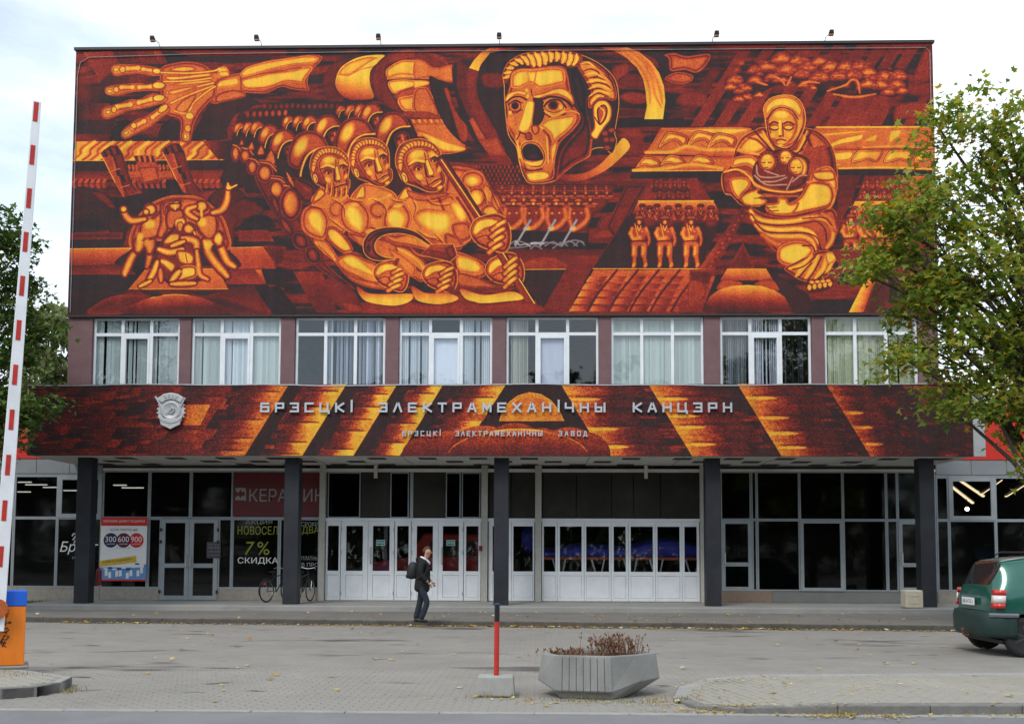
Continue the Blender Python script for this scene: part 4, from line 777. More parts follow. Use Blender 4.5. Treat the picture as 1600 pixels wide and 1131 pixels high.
# ------------------------------------------------------------- materials
white_paint = M('white frame paint',(.74,.77,.8),.4,.05,3,dirt=.15,dc=(.35,.34,.32))
alu = M('grey aluminium frame',(.30,.33,.35),.45,.08,4,metal=.2)
dark_paint = M('blue black column paint',(.013,.015,.021),.6,.25,3,.1,30,dirt=.25,dc=(.06,.06,.06))
pier_paint = M('mauve rendered pier',(.17,.095,.10),.8,.12,3,.25,120,dirt=.3,dc=(.10,.055,.06))
soffit_m = M('pale soffit board',(.62,.61,.57),.8,.08,1.2,dirt=.35,dc=(.35,.33,.3))
lamp_dark = M('dark lamp recess',(.06,.045,.04),.7)
tin = M('galvanised flashing',(.45,.46,.47),.4,.15,6,metal=.4)
dark_cap = M('dark parapet cap',(.035,.025,.025),.5)
beige = M('beige pilaster stone',(.42,.41,.37),.7,.1,4,dirt=.3,dc=(.22,.2,.18))
tile_beige = M('beige base tile',(.30,.27,.23),.7,.14,6,.15,60)
grey_panel = M('grey plinth panel',(.17,.17,.165),.6,.08,3)
tint_panel = M('brown grey tinted panel',(.034,.032,.028),.18,.3,.9)
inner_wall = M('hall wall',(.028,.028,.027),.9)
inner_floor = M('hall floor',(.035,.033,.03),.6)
conc = M('weathered concrete',(.27,.27,.26),.85,.2,7,.6,60,dirt=.75,dc=(.10,.097,.09),ds=3.5,stretch=(1,1,.45))
conc_light = M('pale concrete',(.33,.325,.31),.85,.12,8,.4,70,dirt=.3,dc=(.24,.23,.21),ds=4)
kerb_m = M('kerb concrete',(.19,.185,.175),.9,.18,6,.5,60,dirt=.5,dc=(.09,.085,.075),ds=4)
kerb_pale = M('pale kerb edge',(.30,.295,.28),.9,.14,6,.4,60,dirt=.3,dc=(.17,.16,.14),ds=3)
silver = M('silver painted letters',(.50,.52,.56),.4,.1,5,metal=.3)
silver2 = M('silver painted emblem',(.50,.51,.52),.5,.15,9,metal=.15,dirt=.35,dc=(.2,.2,.2),ds=5)
black_m = M('black plastic',(.012,.012,.014),.5)
rubber = M('rubber',(.018,.018,.018),.85,.2,9)
red_paint = M('red signal paint',(.50,.03,.02),.55,.15,6,dirt=.35,dc=(.22,.03,.02),ds=7)
red_sign = M('red shop fascia',(.60,.022,.012),.45,.06,3)
dark_red = M('dark red window film',(.11,.008,.012),.4,.05,2)
orange = M('orange cabinet paint',(.80,.21,.015),.45,.08,4,dirt=.4,dc=(.42,.13,.03),ds=3,stretch=(1,1,.35))
blue_paint = M('blue cabinet paint',(.015,.12,.62),.45,.06,4)
glass_up = glass('office window glass',(.93,.95,.96),1.0)
glass_dn = glass('shop window glass',(.45,.47,.47),.6,.05)
glass_door = glass('door glass',(.84,.84,.84),.8)
gx = lambda p: -2.97882e-07*p*p+2.0113097e-02*p-15.64782      # facade plane, from the measured mullions
GY, ZF, ZT, ZC = 2.2, .26, 2.78, 4.25

# ------------------------------------------------------------- ground
def ground_mat(name, c, brick=None, rough=.85, stains=0, bump=.4):
    m = M(name,c,rough,.10,1.1,bump,55); t = m.node_tree; p = t.nodes['Principled BSDF']; x = t.nodes.new('ShaderNodeTexCoord')
    src = p.inputs['Base Color'].links[0].from_socket
    def mul(src, fac, colr):
        q = t.nodes.new('ShaderNodeMixRGB'); q.inputs[2].default_value = (*colr,1); t.links.new(fac,q.inputs[0]); t.links.new(src,q.inputs[1]); return q.outputs[0]
    def mr(v,a,b,hi):
        r = t.nodes.new('ShaderNodeMapRange'); r.inputs[1].default_value = a; r.inputs[2].default_value = b; r.inputs[4].default_value = hi; t.links.new(v,r.inputs[0]); return r.outputs[0]
    def noise(sc, st=(1,1,1), loc=(0,0,0), det=6):
        mp = t.nodes.new('ShaderNodeMapping'); mp.inputs['Scale'].default_value = st; mp.inputs['Location'].default_value = loc; n = t.nodes.new('ShaderNodeTexNoise'); n.inputs['Scale'].default_value = sc; n.inputs['Detail'].default_value = det; n.inputs['Roughness'].default_value = .6
        t.links.new(x.outputs['Object'],mp.inputs[0]); t.links.new(mp.outputs[0],n.inputs['Vector']); return n.outputs[0]
    if brick:
        b = t.nodes.new('ShaderNodeTexBrick'); b.inputs['Scale'].default_value = 1; b.inputs['Brick Width'].default_value = .2; b.inputs['Row Height'].default_value = .1; b.inputs['Mortar Size'].default_value = .006; b.inputs['Color1'].default_value = (0,0,0,1); b.inputs['Color2'].default_value = (.35,.35,.35,1); b.inputs['Mortar'].default_value = (1,1,1,1)
        t.links.new(x.outputs['Object'],b.inputs['Vector']); src = mul(src,mr(b.outputs[0],0,1,.45),[v*.45 for v in c])
    src = mul(src,mr(noise(.35,(1,1,1),(3,1,0),8),.46,.7,.35),[v*.62 for v in c])
    src = mul(src,mr(noise(14,det=3),.55,.75,.35),[min(v*1.35,1) for v in c])
    if stains:
        src = mul(src,mr(noise(.55,(.55,1.5,1),(7.3,2.2,0),3),.60,.68,stains),[v*.28 for v in c])
        src = mul(src,mr(noise(1.7,(.6,1.3,1),(1.1,5.2,0),2),.66,.72,stains),[v*.25 for v in c])
    t.links.new(src,p.inputs['Base Color']); return m
plaza_m = ground_mat('worn grey block paving',(.262,.246,.222),True,.8,.9)
paver_m = ground_mat('worn grey paving block',(.248,.233,.210),False,.8,.9)
pav_m = ground_mat('pavement concrete',(.165,.152,.135),None,.85,.35)
step_m = ground_mat('entrance slab',(.27,.265,.25),None,.7,.2)
road_m = ground_mat('road asphalt',(.185,.182,.19),None,.85,0,.7)
isl_m = ground_mat('island paving block',(.29,.272,.232),False,.85,.2)
o = MB().add([(-400,-400,0),(400,-400,0),(400,400,0),(-400,400,0)],[(0,1,2,3)]).obj('plaza',plaza_m); plaza = tag(o,kind='structure')
road = tag(MB().add([(-300,-25.9,.004),(300,-25.9,.004),(300,-18.52,.004),(-300,-18.38,.004)],[(0,1,2,3)]).obj('road',road_m),kind='structure')
far_pav = tag(MB().box(-120,120,-80,-26.1,-.1,.12).obj('far_pavement',pav_m),kind='structure')
# blocks of the plaza that can be told apart near the road
def paver_mesh(a, b, h, dome):
    e = .006; v = [(-a/2,-b/2,-.02),(a/2,-b/2,-.02),(a/2,b/2,-.02),(-a/2,b/2,-.02),(-a/2,-b/2,h-.005),(a/2,-b/2,h-.005),(a/2,b/2,h-.005),(-a/2,b/2,h-.005),(-a/2+e,-b/2+e,h),(a/2-e,-b/2+e,h),(a/2-e,b/2-e,h),(-a/2+e,b/2-e,h)]
    return v,[(0,1,5,4),(1,2,6,5),(2,3,7,6),(3,0,4,7),(4,5,9,8),(5,6,10,9),(6,7,11,10),(7,4,8,11),(8,9,10,11)]
def lay(parent, inside, rows, mat, name, loc, dirn, a=.2, b=.1, z=0, nmax=300, h=.006, gap=.006):
    """running-bond blocks; the nearest nmax are objects, the rest one joined part"""
    c,s = math.cos(dirn),math.sin(dirn); spots = []
    (u0,u1),(v0,v1) = rows
    for j in range(int((v1-v0)/b)):
        for i in range(int((u1-u0)/a)+1):
            u = u0+i*a+(a/2 if j%2 else 0); v = v0+(j+.5)*b; x,y = u*c-v*s,u*s+v*c
            if inside(x,y): spots.append((x,y))
    spots.sort(key=lambda p:(p[0]-1.03)**2+(p[1]+29.4)**2)
    vv,ff = paver_mesh(a-gap,b-gap,h,0); shared = []
    for k in range(3):
        me = bpy.data.meshes.new(name); me.from_pydata(vv,[],ff); me.materials.append(mat); shared.append(me)
    z0 = z; zf = z0 if callable(z0) else (lambda x: z0)
    for i,(x,y) in enumerate(spots[:nmax]):
        z = zf(x)
        o = link(name,shared[i%3],parent,(x-loc[0],y-loc[1],z-loc[2]+rnd.uniform(-.002,.002))); o.rotation_euler = (rnd.gauss(0,.006),rnd.gauss(0,.006),dirn+rnd.gauss(0,.008))
        if callable(z0): o.rotation_euler = (Matrix.Rotation(-math.atan((zf(x+.05)-zf(x-.05))/.1),3,'Y')@Matrix.Rotation(dirn,3,'Z')).to_euler()
    mb = MB()
    for x,y in spots[nmax:]:
        z = zf(x)
        m = Matrix.Translation((x-loc[0],y-loc[1],z-loc[2]+rnd.uniform(-.002,.002)))@Matrix.Rotation(dirn+rnd.gauss(0,.006),4,'Z')@Matrix.Rotation(rnd.gauss(0,.006),4,'X')
        mb.add([m@Vector(p) for p in vv],ff)
    if mb.v: tag(mb.obj(name+'_field',mat,parent),kind='stuff')
ISL = [(7.67,-15.06),(5.67,-15.33),(3.93,-15.5),(3.2,-15.75),(2.79,-16.4),(2.6,-17.3),(2.75,-18.0),(3.22,-18.36),(6.19,-18.2),(12,-17.95),(12,-14.6)]
LIS = [(-9.5,-17.62),(-5.13,-17.61),(-4.82,-17.4),(-4.72,-17.0),(-4.85,-16.4),(-5.8,-15.74),(-9.5,-15.3)]
def inpoly(x,y,P):
    r = False
    for i in range(len(P)):
        (a,b),(c,d) = P[i],P[i-1]
        if (b>y)!=(d>y) and x<(c-a)*(y-b)/(d-b)+a: r = not r
    return r
lay(plaza,lambda x,y: -18.3+.0005*x<y<-14.2 and -.62*(y+29.4)-.4<x-1.0<.60*(y+29.4)+.6 and not inpoly(x,y,ISL) and not inpoly(x,y,LIS) and not (abs(x-.54)<.24 and abs(y+17.02)<.18),((-11,11),(-18.3,-14.2)),paver_m,'paving_block',(0,0,0),0)
# flush kerb between plaza and road
ek = tag(MB().box(-60,60,-18.41,-18.36,-.05,.001).obj('edge_strip',kerb_pale),kind='structure')
for i in range(22):
    x = -11+i*1.0; MB().box(x+.004,x+.992,-18.47+.0008*x,-18.36+.0008*x,-.05,.018+rnd.uniform(-.003,.003)).obj('kerb_stone',kerb_pale,ek,bevel=.008)
# pavement with its kerb
ky = lambda x: -5.15-.0655*x
P = [(-40,ky(-40)+.13),(40,ky(40)+.13),(40,2.1),(-40,2.1)]
pave = tag(MB().prism(P,-.1,.12).obj('pavement',pav_m),kind='structure')
kerb_d = M('dirty shaded kerb',(.085,.078,.068),.9,.25,5,.5,60,dirt=.5,dc=(.04,.035,.03),ds=3)  # base colour darkened for grime and for the shadow on the kerb face
kerb = tag(MB().prism([(-40,ky(-40)+.02),(40,ky(40)+.02),(40,ky(40)+.12),(-40,ky(-40)+.12)],-.1,.10).obj('kerb',kerb_m),kind='structure')
for i in range(34):
    x = -17+i; a = ky(x)
    MB().prism([(x+.006,a),(x+.99,ky(x+1)),(x+.99,ky(x+1)+.14),(x+.006,a+.14)],-.05,.122+rnd.uniform(-.006,.006)).obj('kerb_stone',kerb_d,kerb,bevel=.018)
step = tag(MB().box(-13.55,14.6,-1.05,2.15,-.05,.26).obj('entrance_slab',step_m,bevel=.02),kind='structure')
lawn = tag(MB().box(-40,-13.75,-.6,2.15,-.05,.15).obj('lawn_soil',M('soil',(.06,.05,.035),.95)),kind='structure')
def tuft_mesh(n, spread, hmin, hmax, w, seed, lean=.5, pos=None):
    r = random.Random(seed); mb = MB()
    for i in range(n):
        x,y = pos(r) if pos else (r.gauss(0,spread),r.gauss(0,spread)); h = r.uniform(hmin,hmax); a = r.uniform(0,6.28); dx,dy = math.cos(a)*lean*h*r.random(),math.sin(a)*lean*h*r.random(); b = r.uniform(0,6.28); wx,wy = math.cos(b)*w,math.sin(b)*w
        mb.add([(x-wx,y-wy,0),(x+wx,y+wy,0),(x+dx*.5+wx*.6,y+dy*.5+wy*.6,h*.6),(x+dx*.5-wx*.6,y+dy*.5-wy*.6,h*.6),(x+dx,y+dy,h)],[(0,1,2,3),(3,2,4)])
    return mb
def leafmat(name, stops, rough=.5, trans=.35):
    m = bpy.data.materials.new(name); m.use_nodes = True; t = m.node_tree; p = t.nodes['Principled BSDF']; p.inputs['Roughness'].default_value = rough; p.inputs['Specular IOR Level'].default_value = .3
    g = t.nodes.new('ShaderNodeNewGeometry'); r = t.nodes.new('ShaderNodeValToRGB'); e = r.color_ramp.elements
    while len(e)<len(stops): e.new(.5)
    for i,(a,c) in enumerate(stops): e[i].position = a; e[i].color = (*c,1)
    t.links.new(g.outputs['Random Per Island'],r.inputs[0]); t.links.new(r.outputs[0],p.inputs['Base Color'])
    if trans:
        tr = t.nodes.new('ShaderNodeBsdfTranslucent'); ad = t.nodes.new('ShaderNodeMixShader'); ad.inputs[0].default_value = trans; hs = t.nodes.new('ShaderNodeHueSaturation'); hs.inputs['Value'].default_value = 1.6; hs.inputs['Saturation'].default_value = 1.1
        t.links.new(r.outputs[0],hs.inputs['Color']); t.links.new(hs.outputs[0],tr.inputs[0]); t.links.new(p.outputs[0],ad.inputs[1]); t.links.new(tr.outputs[0],ad.inputs[2]); t.links.new(ad.outputs[0],t.nodes['Material Output'].inputs[0])
    return m
grass_m = leafmat('grass blades',[(0,(.03,.06,.012)),(.6,(.06,.11,.02)),(1,(.13,.15,.04))],.6,.2)
o = tuft_mesh(9000,0,.06,.16,.006,3,pos=lambda r:(r.uniform(-22,-13.8),r.uniform(-.55,2.1))).obj('lawn_grass',grass_m,loc=(0,0,.15)); tag(o,'strip of green lawn in front of the left shop wing','grass',kind='stuff')
# islands
zisl = lambda x: .09*min(max((x-2.2)/1.5,.12),1)
def island(name, poly, label):
    k = tag(MB().prism(poly,-.1,.002 if name=='island' else .12).obj(name,kerb_m),kind='structure')
    c = (sum(p[0] for p in poly)/len(poly),sum(p[1] for p in poly)/len(poly)); n = len(poly)
    ins = [(p[0]+(c[0]-p[0])*.0+0,p[1]) for p in poly]
    for i in range(n):
        a,b = Vector((*poly[i],0)),Vector((*poly[(i+1)%n],0)); L = (b-a).length; m = max(1,round(L/1.0)); d = (b-a)/L; nr = Vector((-d.y,d.x,0)); 
        if nr.dot(Vector((*c,0))-a)<0: nr = -nr
        if abs(a.x)>9.2 and abs(b.x)>9.2: continue
        for j in range(m):
            p = a+d*(L*j/m+.004); q = a+d*(L*(j+1)/m-.004); z = lambda v: .128 if name!='island' else zisl(v.x)+.013
            kw = .19 if name=='island' else .11; v = [p,q,q+nr*kw,p+nr*kw]; zz = [z(p),z(q),z(q),z(p)]
            MB().add([(t.x,t.y,-.05) for t in v]+[(t.x,t.y,h) for t,h in zip(v,zz)],[(0,3,2,1),(4,5,6,7),(0,1,5,4),(1,2,6,5),(2,3,7,6),(3,0,4,7)]).obj('kerb_stone',kerb_m if p.y<-17 else kerb_pale,k,bevel=.015)
    return k
isl = island('island',ISL,'')
lis = island('barrier_island',LIS,'')
def shrink(P,d):
    c = Vector((sum(p[0] for p in P)/len(P),sum(p[1] for p in P)/len(P))); return [tuple(c+(Vector(p)-c)*(1-d/max((Vector(p)-c).length,.1))) for p in P]
iin = shrink(ISL,.15)
lay(isl,lambda x,y: inpoly(x,y,iin) and x<9.6,((-22,-12),(-11,3)),isl_m,'paving_block',(0,0,0),R(101),z=zisl,gap=.011)
lin = shrink(LIS,.14); lay(lis,lambda x,y: inpoly(x,y,lin),((-9.6,-4.5),(-17.7,-15.2)),isl_m,'paving_block',(0,0,0),0,z=.122,nmax=80,gap=.01)

# ------------------------------------------------------------- factory building
bld = thing('factory_building','long office building with a painted upper wall over a dark glazed ground floor','building',(0,0,0))
def mural_material(name, arr, gain):
    h,w_,_ = arr.shape; im = bpy.data.images.new(name,w_,h); px = np.ones((h,w_,4),np.float32); px[...,:3] = arr[::-1]; im.pixels.foreach_set(px.ravel()); im.update(); im.pack()
    m = bpy.data.materials.new(name); m.use_nodes = True; t = m.node_tree; p = t.nodes['Principled BSDF']; p.inputs['Roughness'].default_value = .75; p.inputs['Specular IOR Level'].default_value = .25
    i = t.nodes.new('ShaderNodeTexImage'); i.image = im; i.extension = 'EXTEND'; g = t.nodes.new('ShaderNodeMixRGB'); g.blend_type = 'MULTIPLY'; g.inputs[0].default_value = 1; g.inputs[2].default_value = (gain,gain,gain,1)
    x = t.nodes.new('ShaderNodeTexCoord'); n = t.nodes.new('ShaderNodeTexVoronoi'); n.inputs['Scale'].default_value = 22; b = t.nodes.new('ShaderNodeBump'); b.inputs['Strength'].default_value = .25; b.inputs['Distance'].default_value = .01
    mp = t.nodes.new('ShaderNodeMapping'); mp.inputs['Scale'].default_value = (2.2,1,.16); sn = t.nodes.new('ShaderNodeTexNoise'); sn.inputs['Scale'].default_value = 1.6; sn.inputs['Detail'].default_value = 8; sr = t.nodes.new('ShaderNodeMapRange'); sr.inputs[1].default_value = .35; sr.inputs[2].default_value = .68; sr.inputs[3].default_value = gain*1.06; sr.inputs[4].default_value = gain*.80
    t.links.new(x.outputs['Object'],mp.inputs[0]); t.links.new(mp.outputs[0],sn.inputs['Vector']); t.links.new(sn.outputs[0],sr.inputs[0]); t.links.new(sr.outputs[0],g.inputs[2])
    t.links.new(i.outputs[0],g.inputs[1]); t.links.new(g.outputs[0],p.inputs['Base Color']); t.links.new(x.outputs['Object'],n.inputs['Vector']); t.links.new(n.outputs['Distance'],b.inputs['Height']); t.links.new(b.outputs[0],p.inputs['Normal']); return m
def mural_part(name, mat, x0,x1,y,z0,z1):
    me = MB().box(x0,x1,y,y+.03,z0,z1).mesh(name); u = me.uv_layers.new(name='UVMap')
    for l in me.loops: v = me.vertices[l.vertex_index].co; u.data[l.index].uv = ((v.x-x0)/(x1-x0),(v.z-z0)/(z1-z0))
    me.materials.append(mat); return link(name,me,bld)
MX0,MX1,MZ0,MZ1 = -12.71,12.507,8.612,16.602
mural_part('mural',mural_material('painted wall',paint_mural(),MGAIN),MX0,MX1,-.06,MZ0,MZ1)
mural_part('canopy_mural',mural_material('painted canopy face',paint_fascia(),FGAIN),-13.40,13.08,-.78,4.44,6.46)
wall_m = M('dark side render',(.05,.035,.035),.85,.15,2)
MB().box(-12.7,12.5,-.03,.38,8.6,16.6).obj('upper_wall',wall_m,bld)
MB().box(12.2,12.5,.38,14,6.4,16.6).obj('side_wall',pier_paint,bld); b = MB().box(-12.7,-12.4,.38,14,6.4,16.6); MB().box(-12.7,12.5,14,14.3,0,16.6).obj('rear_wall',pier_paint,bld); b.obj('side_wall',pier_paint,bld)
MB().box(-12.7,12.5,-.03,14.3,16.603,16.7).obj('roof',dark_cap,bld)
MB().box(-12.76,12.56,-.10,.02,16.59,16.67).obj('parapet_cap',dark_cap,bld)
MB().box(-12.74,12.53,-.085,-.03,8.56,8.61).obj('drip_edge',dark_cap,bld)
MB().tube([(-12.62,-.085,8.7),(-12.62,-.085,12),(-12.63,-.085,15.8),(-12.56,-.085,16.2),(-12.3,-.085,16.36),(-9,-.085,16.44),(-3,-.085,16.46),(4,-.085,16.45),(12.3,-.085,16.44),(12.42,-.085,16.3),(12.41,-.085,8.7)],.011,6).obj('conduit',M('pale conduit',(.26,.25,.25),.5),bld)
# slab, canopy
MB().box(-13.4,13.08,-.745,0.0,6.30,6.44).obj('canopy_roof',dark_cap,bld)
MB().box(-12.7,12.5,.0,14,4.7,6.4).obj('floor_slab',wall_m,bld)
MB().box(-13.4,13.08,-.748,-.60,4.45,6.30).obj('canopy_beam',wall_m,bld)
MB().box(13.085,13.42,-.76,-.60,4.44,6.45).obj('canopy_end_panel',M('grey end panel',(.36,.38,.40),.5,.06,3),bld)
MB().box(-13.38,13.06,-.60,3.1,4.44,4.52).obj('soffit',soffit_m,bld)
v = MB(); n = 90; X = [-13.44+26.56*i/n for i in range(n+1)]; Wv = [.012*math.sin(x*1.7)+.014*math.sin(x*.63+1)+rnd.uniform(-.004,.004) for x in X]
for i in range(n): v.add([(X[i],-.80,6.455+Wv[i]),(X[i+1],-.80,6.455+Wv[i+1]),(X[i+1],-.3,6.48),(X[i],-.3,6.48),(X[i],-.80,6.425+Wv[i]),(X[i+1],-.80,6.425+Wv[i+1])],[(0,1,2,3),(4,5,1,0)])
v.obj('flashing',tin,bld)
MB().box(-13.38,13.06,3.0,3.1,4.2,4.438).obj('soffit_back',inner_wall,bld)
for k,(y,x0) in enumerate(((-.25,-12.6),(.75,-11.9),(1.75,-12.6))):
    for i in range(18):
        x = x0+i*1.46
        if abs(x)<12.9 and (i*7+k*3)%5: MB().box(x,x+.50,y,y+.50,4.425,4.445).obj('ceiling_light',lamp_dark,bld)
for i in range(1,10): MB().box(-13.4+2.65*i-.008,-13.4+2.65*i+.008,-.59,2.15,4.436,4.442).obj('soffit_joint',lamp_dark,bld)
for x in (-12,-6,0,6,12): MB().box(x-.21,x+.21,-.2,.21,.262,4.438).obj('column',dark_paint,bld,bevel=.012)
# ---- upper windows
px2x = lambda p: -2.8505e-07*p*p+1.9016e-02*p-14.74605
BAYS = [(146,281),(300,439),(462,602),(624,769),(791,935),(955,1099),(1125,1267),(1288,1433)]
# per pane: (tone, kind, gaps); kinds: s slats, b blank board, d dark, h half drawn
GB=(.62,.69,.68); PB=(.80,.85,.90); GY_=(.58,.61,.42); GG=(.70,.77,.74); LB=(.78,.81,.90)
PANES = [[(GB,'s',.05),(GB,'s',.18),(GB,'s',.2)],[(GG,'s',.12),(PB,'s',.03),(GG,'s',.05)],[(LB,'d',0),(LB,'s',.5),(LB,'s',.5)],[(PB,'s',.08),(LB,'b',0),(PB,'s',.1)],
         [((.55,.55,.46),'h',.1),((.56,.57,.68),'b',0),(LB,'d',0)],[(GG,'s',.02),(GG,'s',.02),(GG,'s',.04)],[((.25,.28,.31),'s',.25),(LB,'s',.08),((.08,.09,.11),'s',.3)],[(GY_,'s',.02),(GY_,'s',.02),(GY_,'s',.02)]]
SASH = {0:1,1:1,3:1,4:1,6:1}
ed = [px2x(a) for p in BAYS for a in p]
piers = [(-12.69,ed[0]-.01)]+[(ed[2*i+1]+.01,ed[2*i+2]-.01) for i in range(7)]+[(ed[15]+.01,12.49)]
for a,b in piers: MB().box(a,b,0,.35,6.402,8.598).obj('pier',pier_paint,bld,bevel=.01)
WZ0,WZ1 = 6.42,8.56
for i in range(8):
    x0,x1 = ed[2*i],ed[2*i+1]; t = (x1-x0)/3; f = .065; y0,y1 = .10,.17
    fr = MB().box(x0,x0+f,y0,y1,WZ0,WZ1).box(x1-f,x1,y0,y1,WZ0,WZ1).box(x0+f,x1-f,y0,y1,WZ1-f,WZ1).box(x0+f,x1-f,y0,y1,WZ0,WZ0+f).box(x0+f,x1-f,y0+.002,y1-.002,8.03,8.12)
    for k in (1,2): fr.box(x0+k*t-.045,x0+k*t+.045,y0-.003,y1-.004,WZ0+f,8.03).box(x0+k*t-.045,x0+k*t+.045,y0-.003,y1-.004,8.12,WZ1-f)
    if i in SASH:
        a,b = x0+t+.045,x0+2*t-.045; fr.box(a,a+.06,y0-.02,y1-.01,WZ0+f,8.03).box(b-.06,b,y0-.02,y1-.01,WZ0+f,8.03).box(a+.06,b-.06,y0-.02,y1-.01,7.95,8.03)
    win = fr.obj('window',white_paint,bld)
    for k in range(3):
        a,b = x0+k*t+.03,x0+(k+1)*t-.03
        for z0,z1 in ((WZ0+.03,8.05),(8.10,WZ1-.03)): MB().box(a,b,.128,.136,z0,z1).obj('pane',glass_up,win)
        c,kind,gap = PANES[i][k]; bm = M('blind %.2f %.2f %.2f'%c,c,.85,.05,9,stretch=(1,1,.1)); mb = MB()
        if kind=='b': mb.box(a,b,.20,.21,WZ0,8.06)
        elif kind!='d':
            n = 15; ws = (b-a)/n
            for j in range(n):
                if kind=='h' and not n*.12<j<n*.7: continue
                if rnd.random()<gap*.8: continue
                tw = rnd.uniform(.02,.06) if gap<.3 else rnd.uniform(.02,.25); xx = a+ws*j; ov = .006 if gap<.06 else -.004
                mb.add([(xx-ov,.21,WZ0),(xx+ws+ov,.21+tw,WZ0),(xx+ws+ov,.21+tw,WZ1),(xx-ov,.21,WZ1)],[(0,1,2,3)])
        if mb.v: mb.obj('blind',bm,win)
MB().box(-12.39,12.19,5,5.1,6.4,9.5).obj('office_wall',M('office wall',(.16,.16,.17),.9),bld)
MB().box(-12.39,12.19,.4,5,9.0,9.1).obj('office_ceiling',M('office ceiling',(.3,.3,.3),.9),bld)
# ---- ground floor glazing
def glazed(name, x0,x1,z0,z1, fr, gl, f=.06, y=GY, parent=None, split=(), door=False, handle=None, mid=None):
    """a frame with its own panes as sub-parts"""
    mb = MB().box(x0,x0+f,y,y+.07,z0,z1).box(x1-f,x1,y,y+.07,z0,z1).box(x0+f,x1-f,y+.001,y+.069,z1-f,z1).box(x0+f,x1-f,y+.001,y+.069,z0,z0+f)
    xs = [x0]+list(split)+[x1]
    for s in split: mb.box(s-f*.5,s+f*.5,y+.002,y+.066,z0+f,z1-f)
    if mid: 
        for a,b in zip(xs[:-1],xs[1:]): mb.box(a+f,b-f,y+.004,y+.064,mid-f*.5,mid+f*.5)
    o = mb.obj(name,fr,parent or bld)
    for a,b in zip(xs[:-1],xs[1:]):
        for c,d in (((z0,mid),(mid,z1)) if mid else ((z0,z1),)): MB().box(a+.02,b-.02,y+.03,y+.038,c+.02,d-.02).obj('pane',gl,o)
    if handle: MB().tube([(handle[0],y,handle[1]-.2),(handle[0],y-.07,handle[1]-.17),(handle[0],y-.07,handle[1]+.17),(handle[0],y,handle[1]+.2)],.016,7).obj('handle',M('door pull',(.5,.48,.40),.3,metal=.6),o)
    return o
def upvc(name, x0,x1, glx, parent=None, handle=None, y=GY-.02, leaf=True):
    """white plastic door leaf or side light: glass above, white panel below"""
    z0,z1,zm = .29,2.70,1.12; f = (x1-x0-glx)/2
    mb = MB().box(x0,x0+f,y,y+.08,z0,z1).box(x1-f,x1,y,y+.08,z0,z1).box(x0+f,x1-f,y+.001,y+.079,2.56,z1).box(x0+f,x1-f,y+.001,y+.079,zm-.06,zm+.06).box(x0+f,x1-f,y+.001,y+.079,z0,z0+.09)
    o = mb.obj(name,white_paint,parent or bld)
    MB().box(x0+f-.01,x1-f+.01,y+.035,y+.043,zm,2.6).obj('pane',glass_door,o)
    MB().box(x0+f+.004,x1-f-.004,y+.018,y+.06,z0+.094,zm-.064).obj('lower_panel',white_paint,o,bevel=.012)
    if handle: MB().tube([(handle,y,1.40),(handle,y-.07,1.43),(handle,y-.07,1.87),(handle,y,1.90)],.02,8).obj('handle',M('door pull',(.5,.48,.40),.3,metal=.6),o)
    if leaf:
        for z in (.5,1.75,2.45): MB().tube([(x0+.02 if not handle or handle>x0+.3 else x1-.02,y-.012,z-.06),(x0+.02 if not handle or handle>x0+.3 else x1-.02,y-.012,z+.06)],.013,6).obj('hinge',M('hinge',(.45,.46,.47),.4),o)
    return o
# white entrance, left half and right half
G = lambda *p: [gx(v) for v in p]
for a,b,g,kind,h in ((509.5,532,.36,'side_light',0),(533,575,.52,'door',0),(575.5,616,.52,'door',580),(617,642,.36,'side_light',0),(643,684.5,.50,'door',0),(685,724,.50,'door',691),(725,751,.38,'side_light',0),
                     (763.5,799,.46,'side_light',0),(799.5,835,.62,'side_light',0),(847,870.5,.38,'side_light',0),(871,912.5,.67,'side_light',0),(913,954.5,.70,'side_light',0),(955,981.5,.37,'side_light',0),(982,1023.5,.68,'side_light',0),(1024,1065,.68,'side_light',0),(1065.5,1092.5,.38,'side_light',0)):
    x0,x1 = G(a,b); upvc(kind,x0,x1,min(g,x1-x0-.1),handle=gx(h) if h else None,leaf=kind=='door')
for a,b in ((499.5,508.5),(752,762),(836,846),(1093.5,1102.5)):
    x0,x1 = G(a,b); MB().box(x0,x1,GY-.16,GY+.1,.262,4.435).obj('pilaster',beige,bld,bevel=.01)
for a,b in ((508.5,752),(762,836),(846,1093.5)):
    x0,x1 = G(a,b); MB().box(x0,x1,GY-.04,GY+.06,2.702,2.80).obj('transom',white_paint,bld); MB().box(x0,x1,GY-.10,GY+.06,4.22,4.32).obj('lintel',soffit_m,bld); MB().box(x0,x1,GY-.03,GY+.05,.262,.288).obj('threshold',tile_beige,bld)
for a,b,k in ((511,562,0),(563.5,608,1),(609,638,0),(640,645,2),(646,695,1),(696,719,0),(721,750,0),(764,798,1),(799,835,1),(848,900,1),(901,955,1),(956,990,1),(991,1032,1),(1033,1092,1)):
    x0,x1 = G(a,b)
    if k==1: MB().box(x0,x1,GY+.0,GY+.02,2.81+(.0 if a%2 else -.07)*(a>890),4.21).obj('tinted_panel',tint_panel,bld)
    elif k==2: MB().box(x0,x1,GY+.0,GY+.05,2.81,4.21).obj('mullion',alu,bld)
    else: glazed('transom_window',x0,x1,2.81,4.21,alu,glass_dn,.03)
for a in (587,1009): x = gx(a); MB().box(x-.05,x+.05,GY-.2,GY-.1,4.02,4.42).obj('ceiling_hanger',soffit_m,bld)
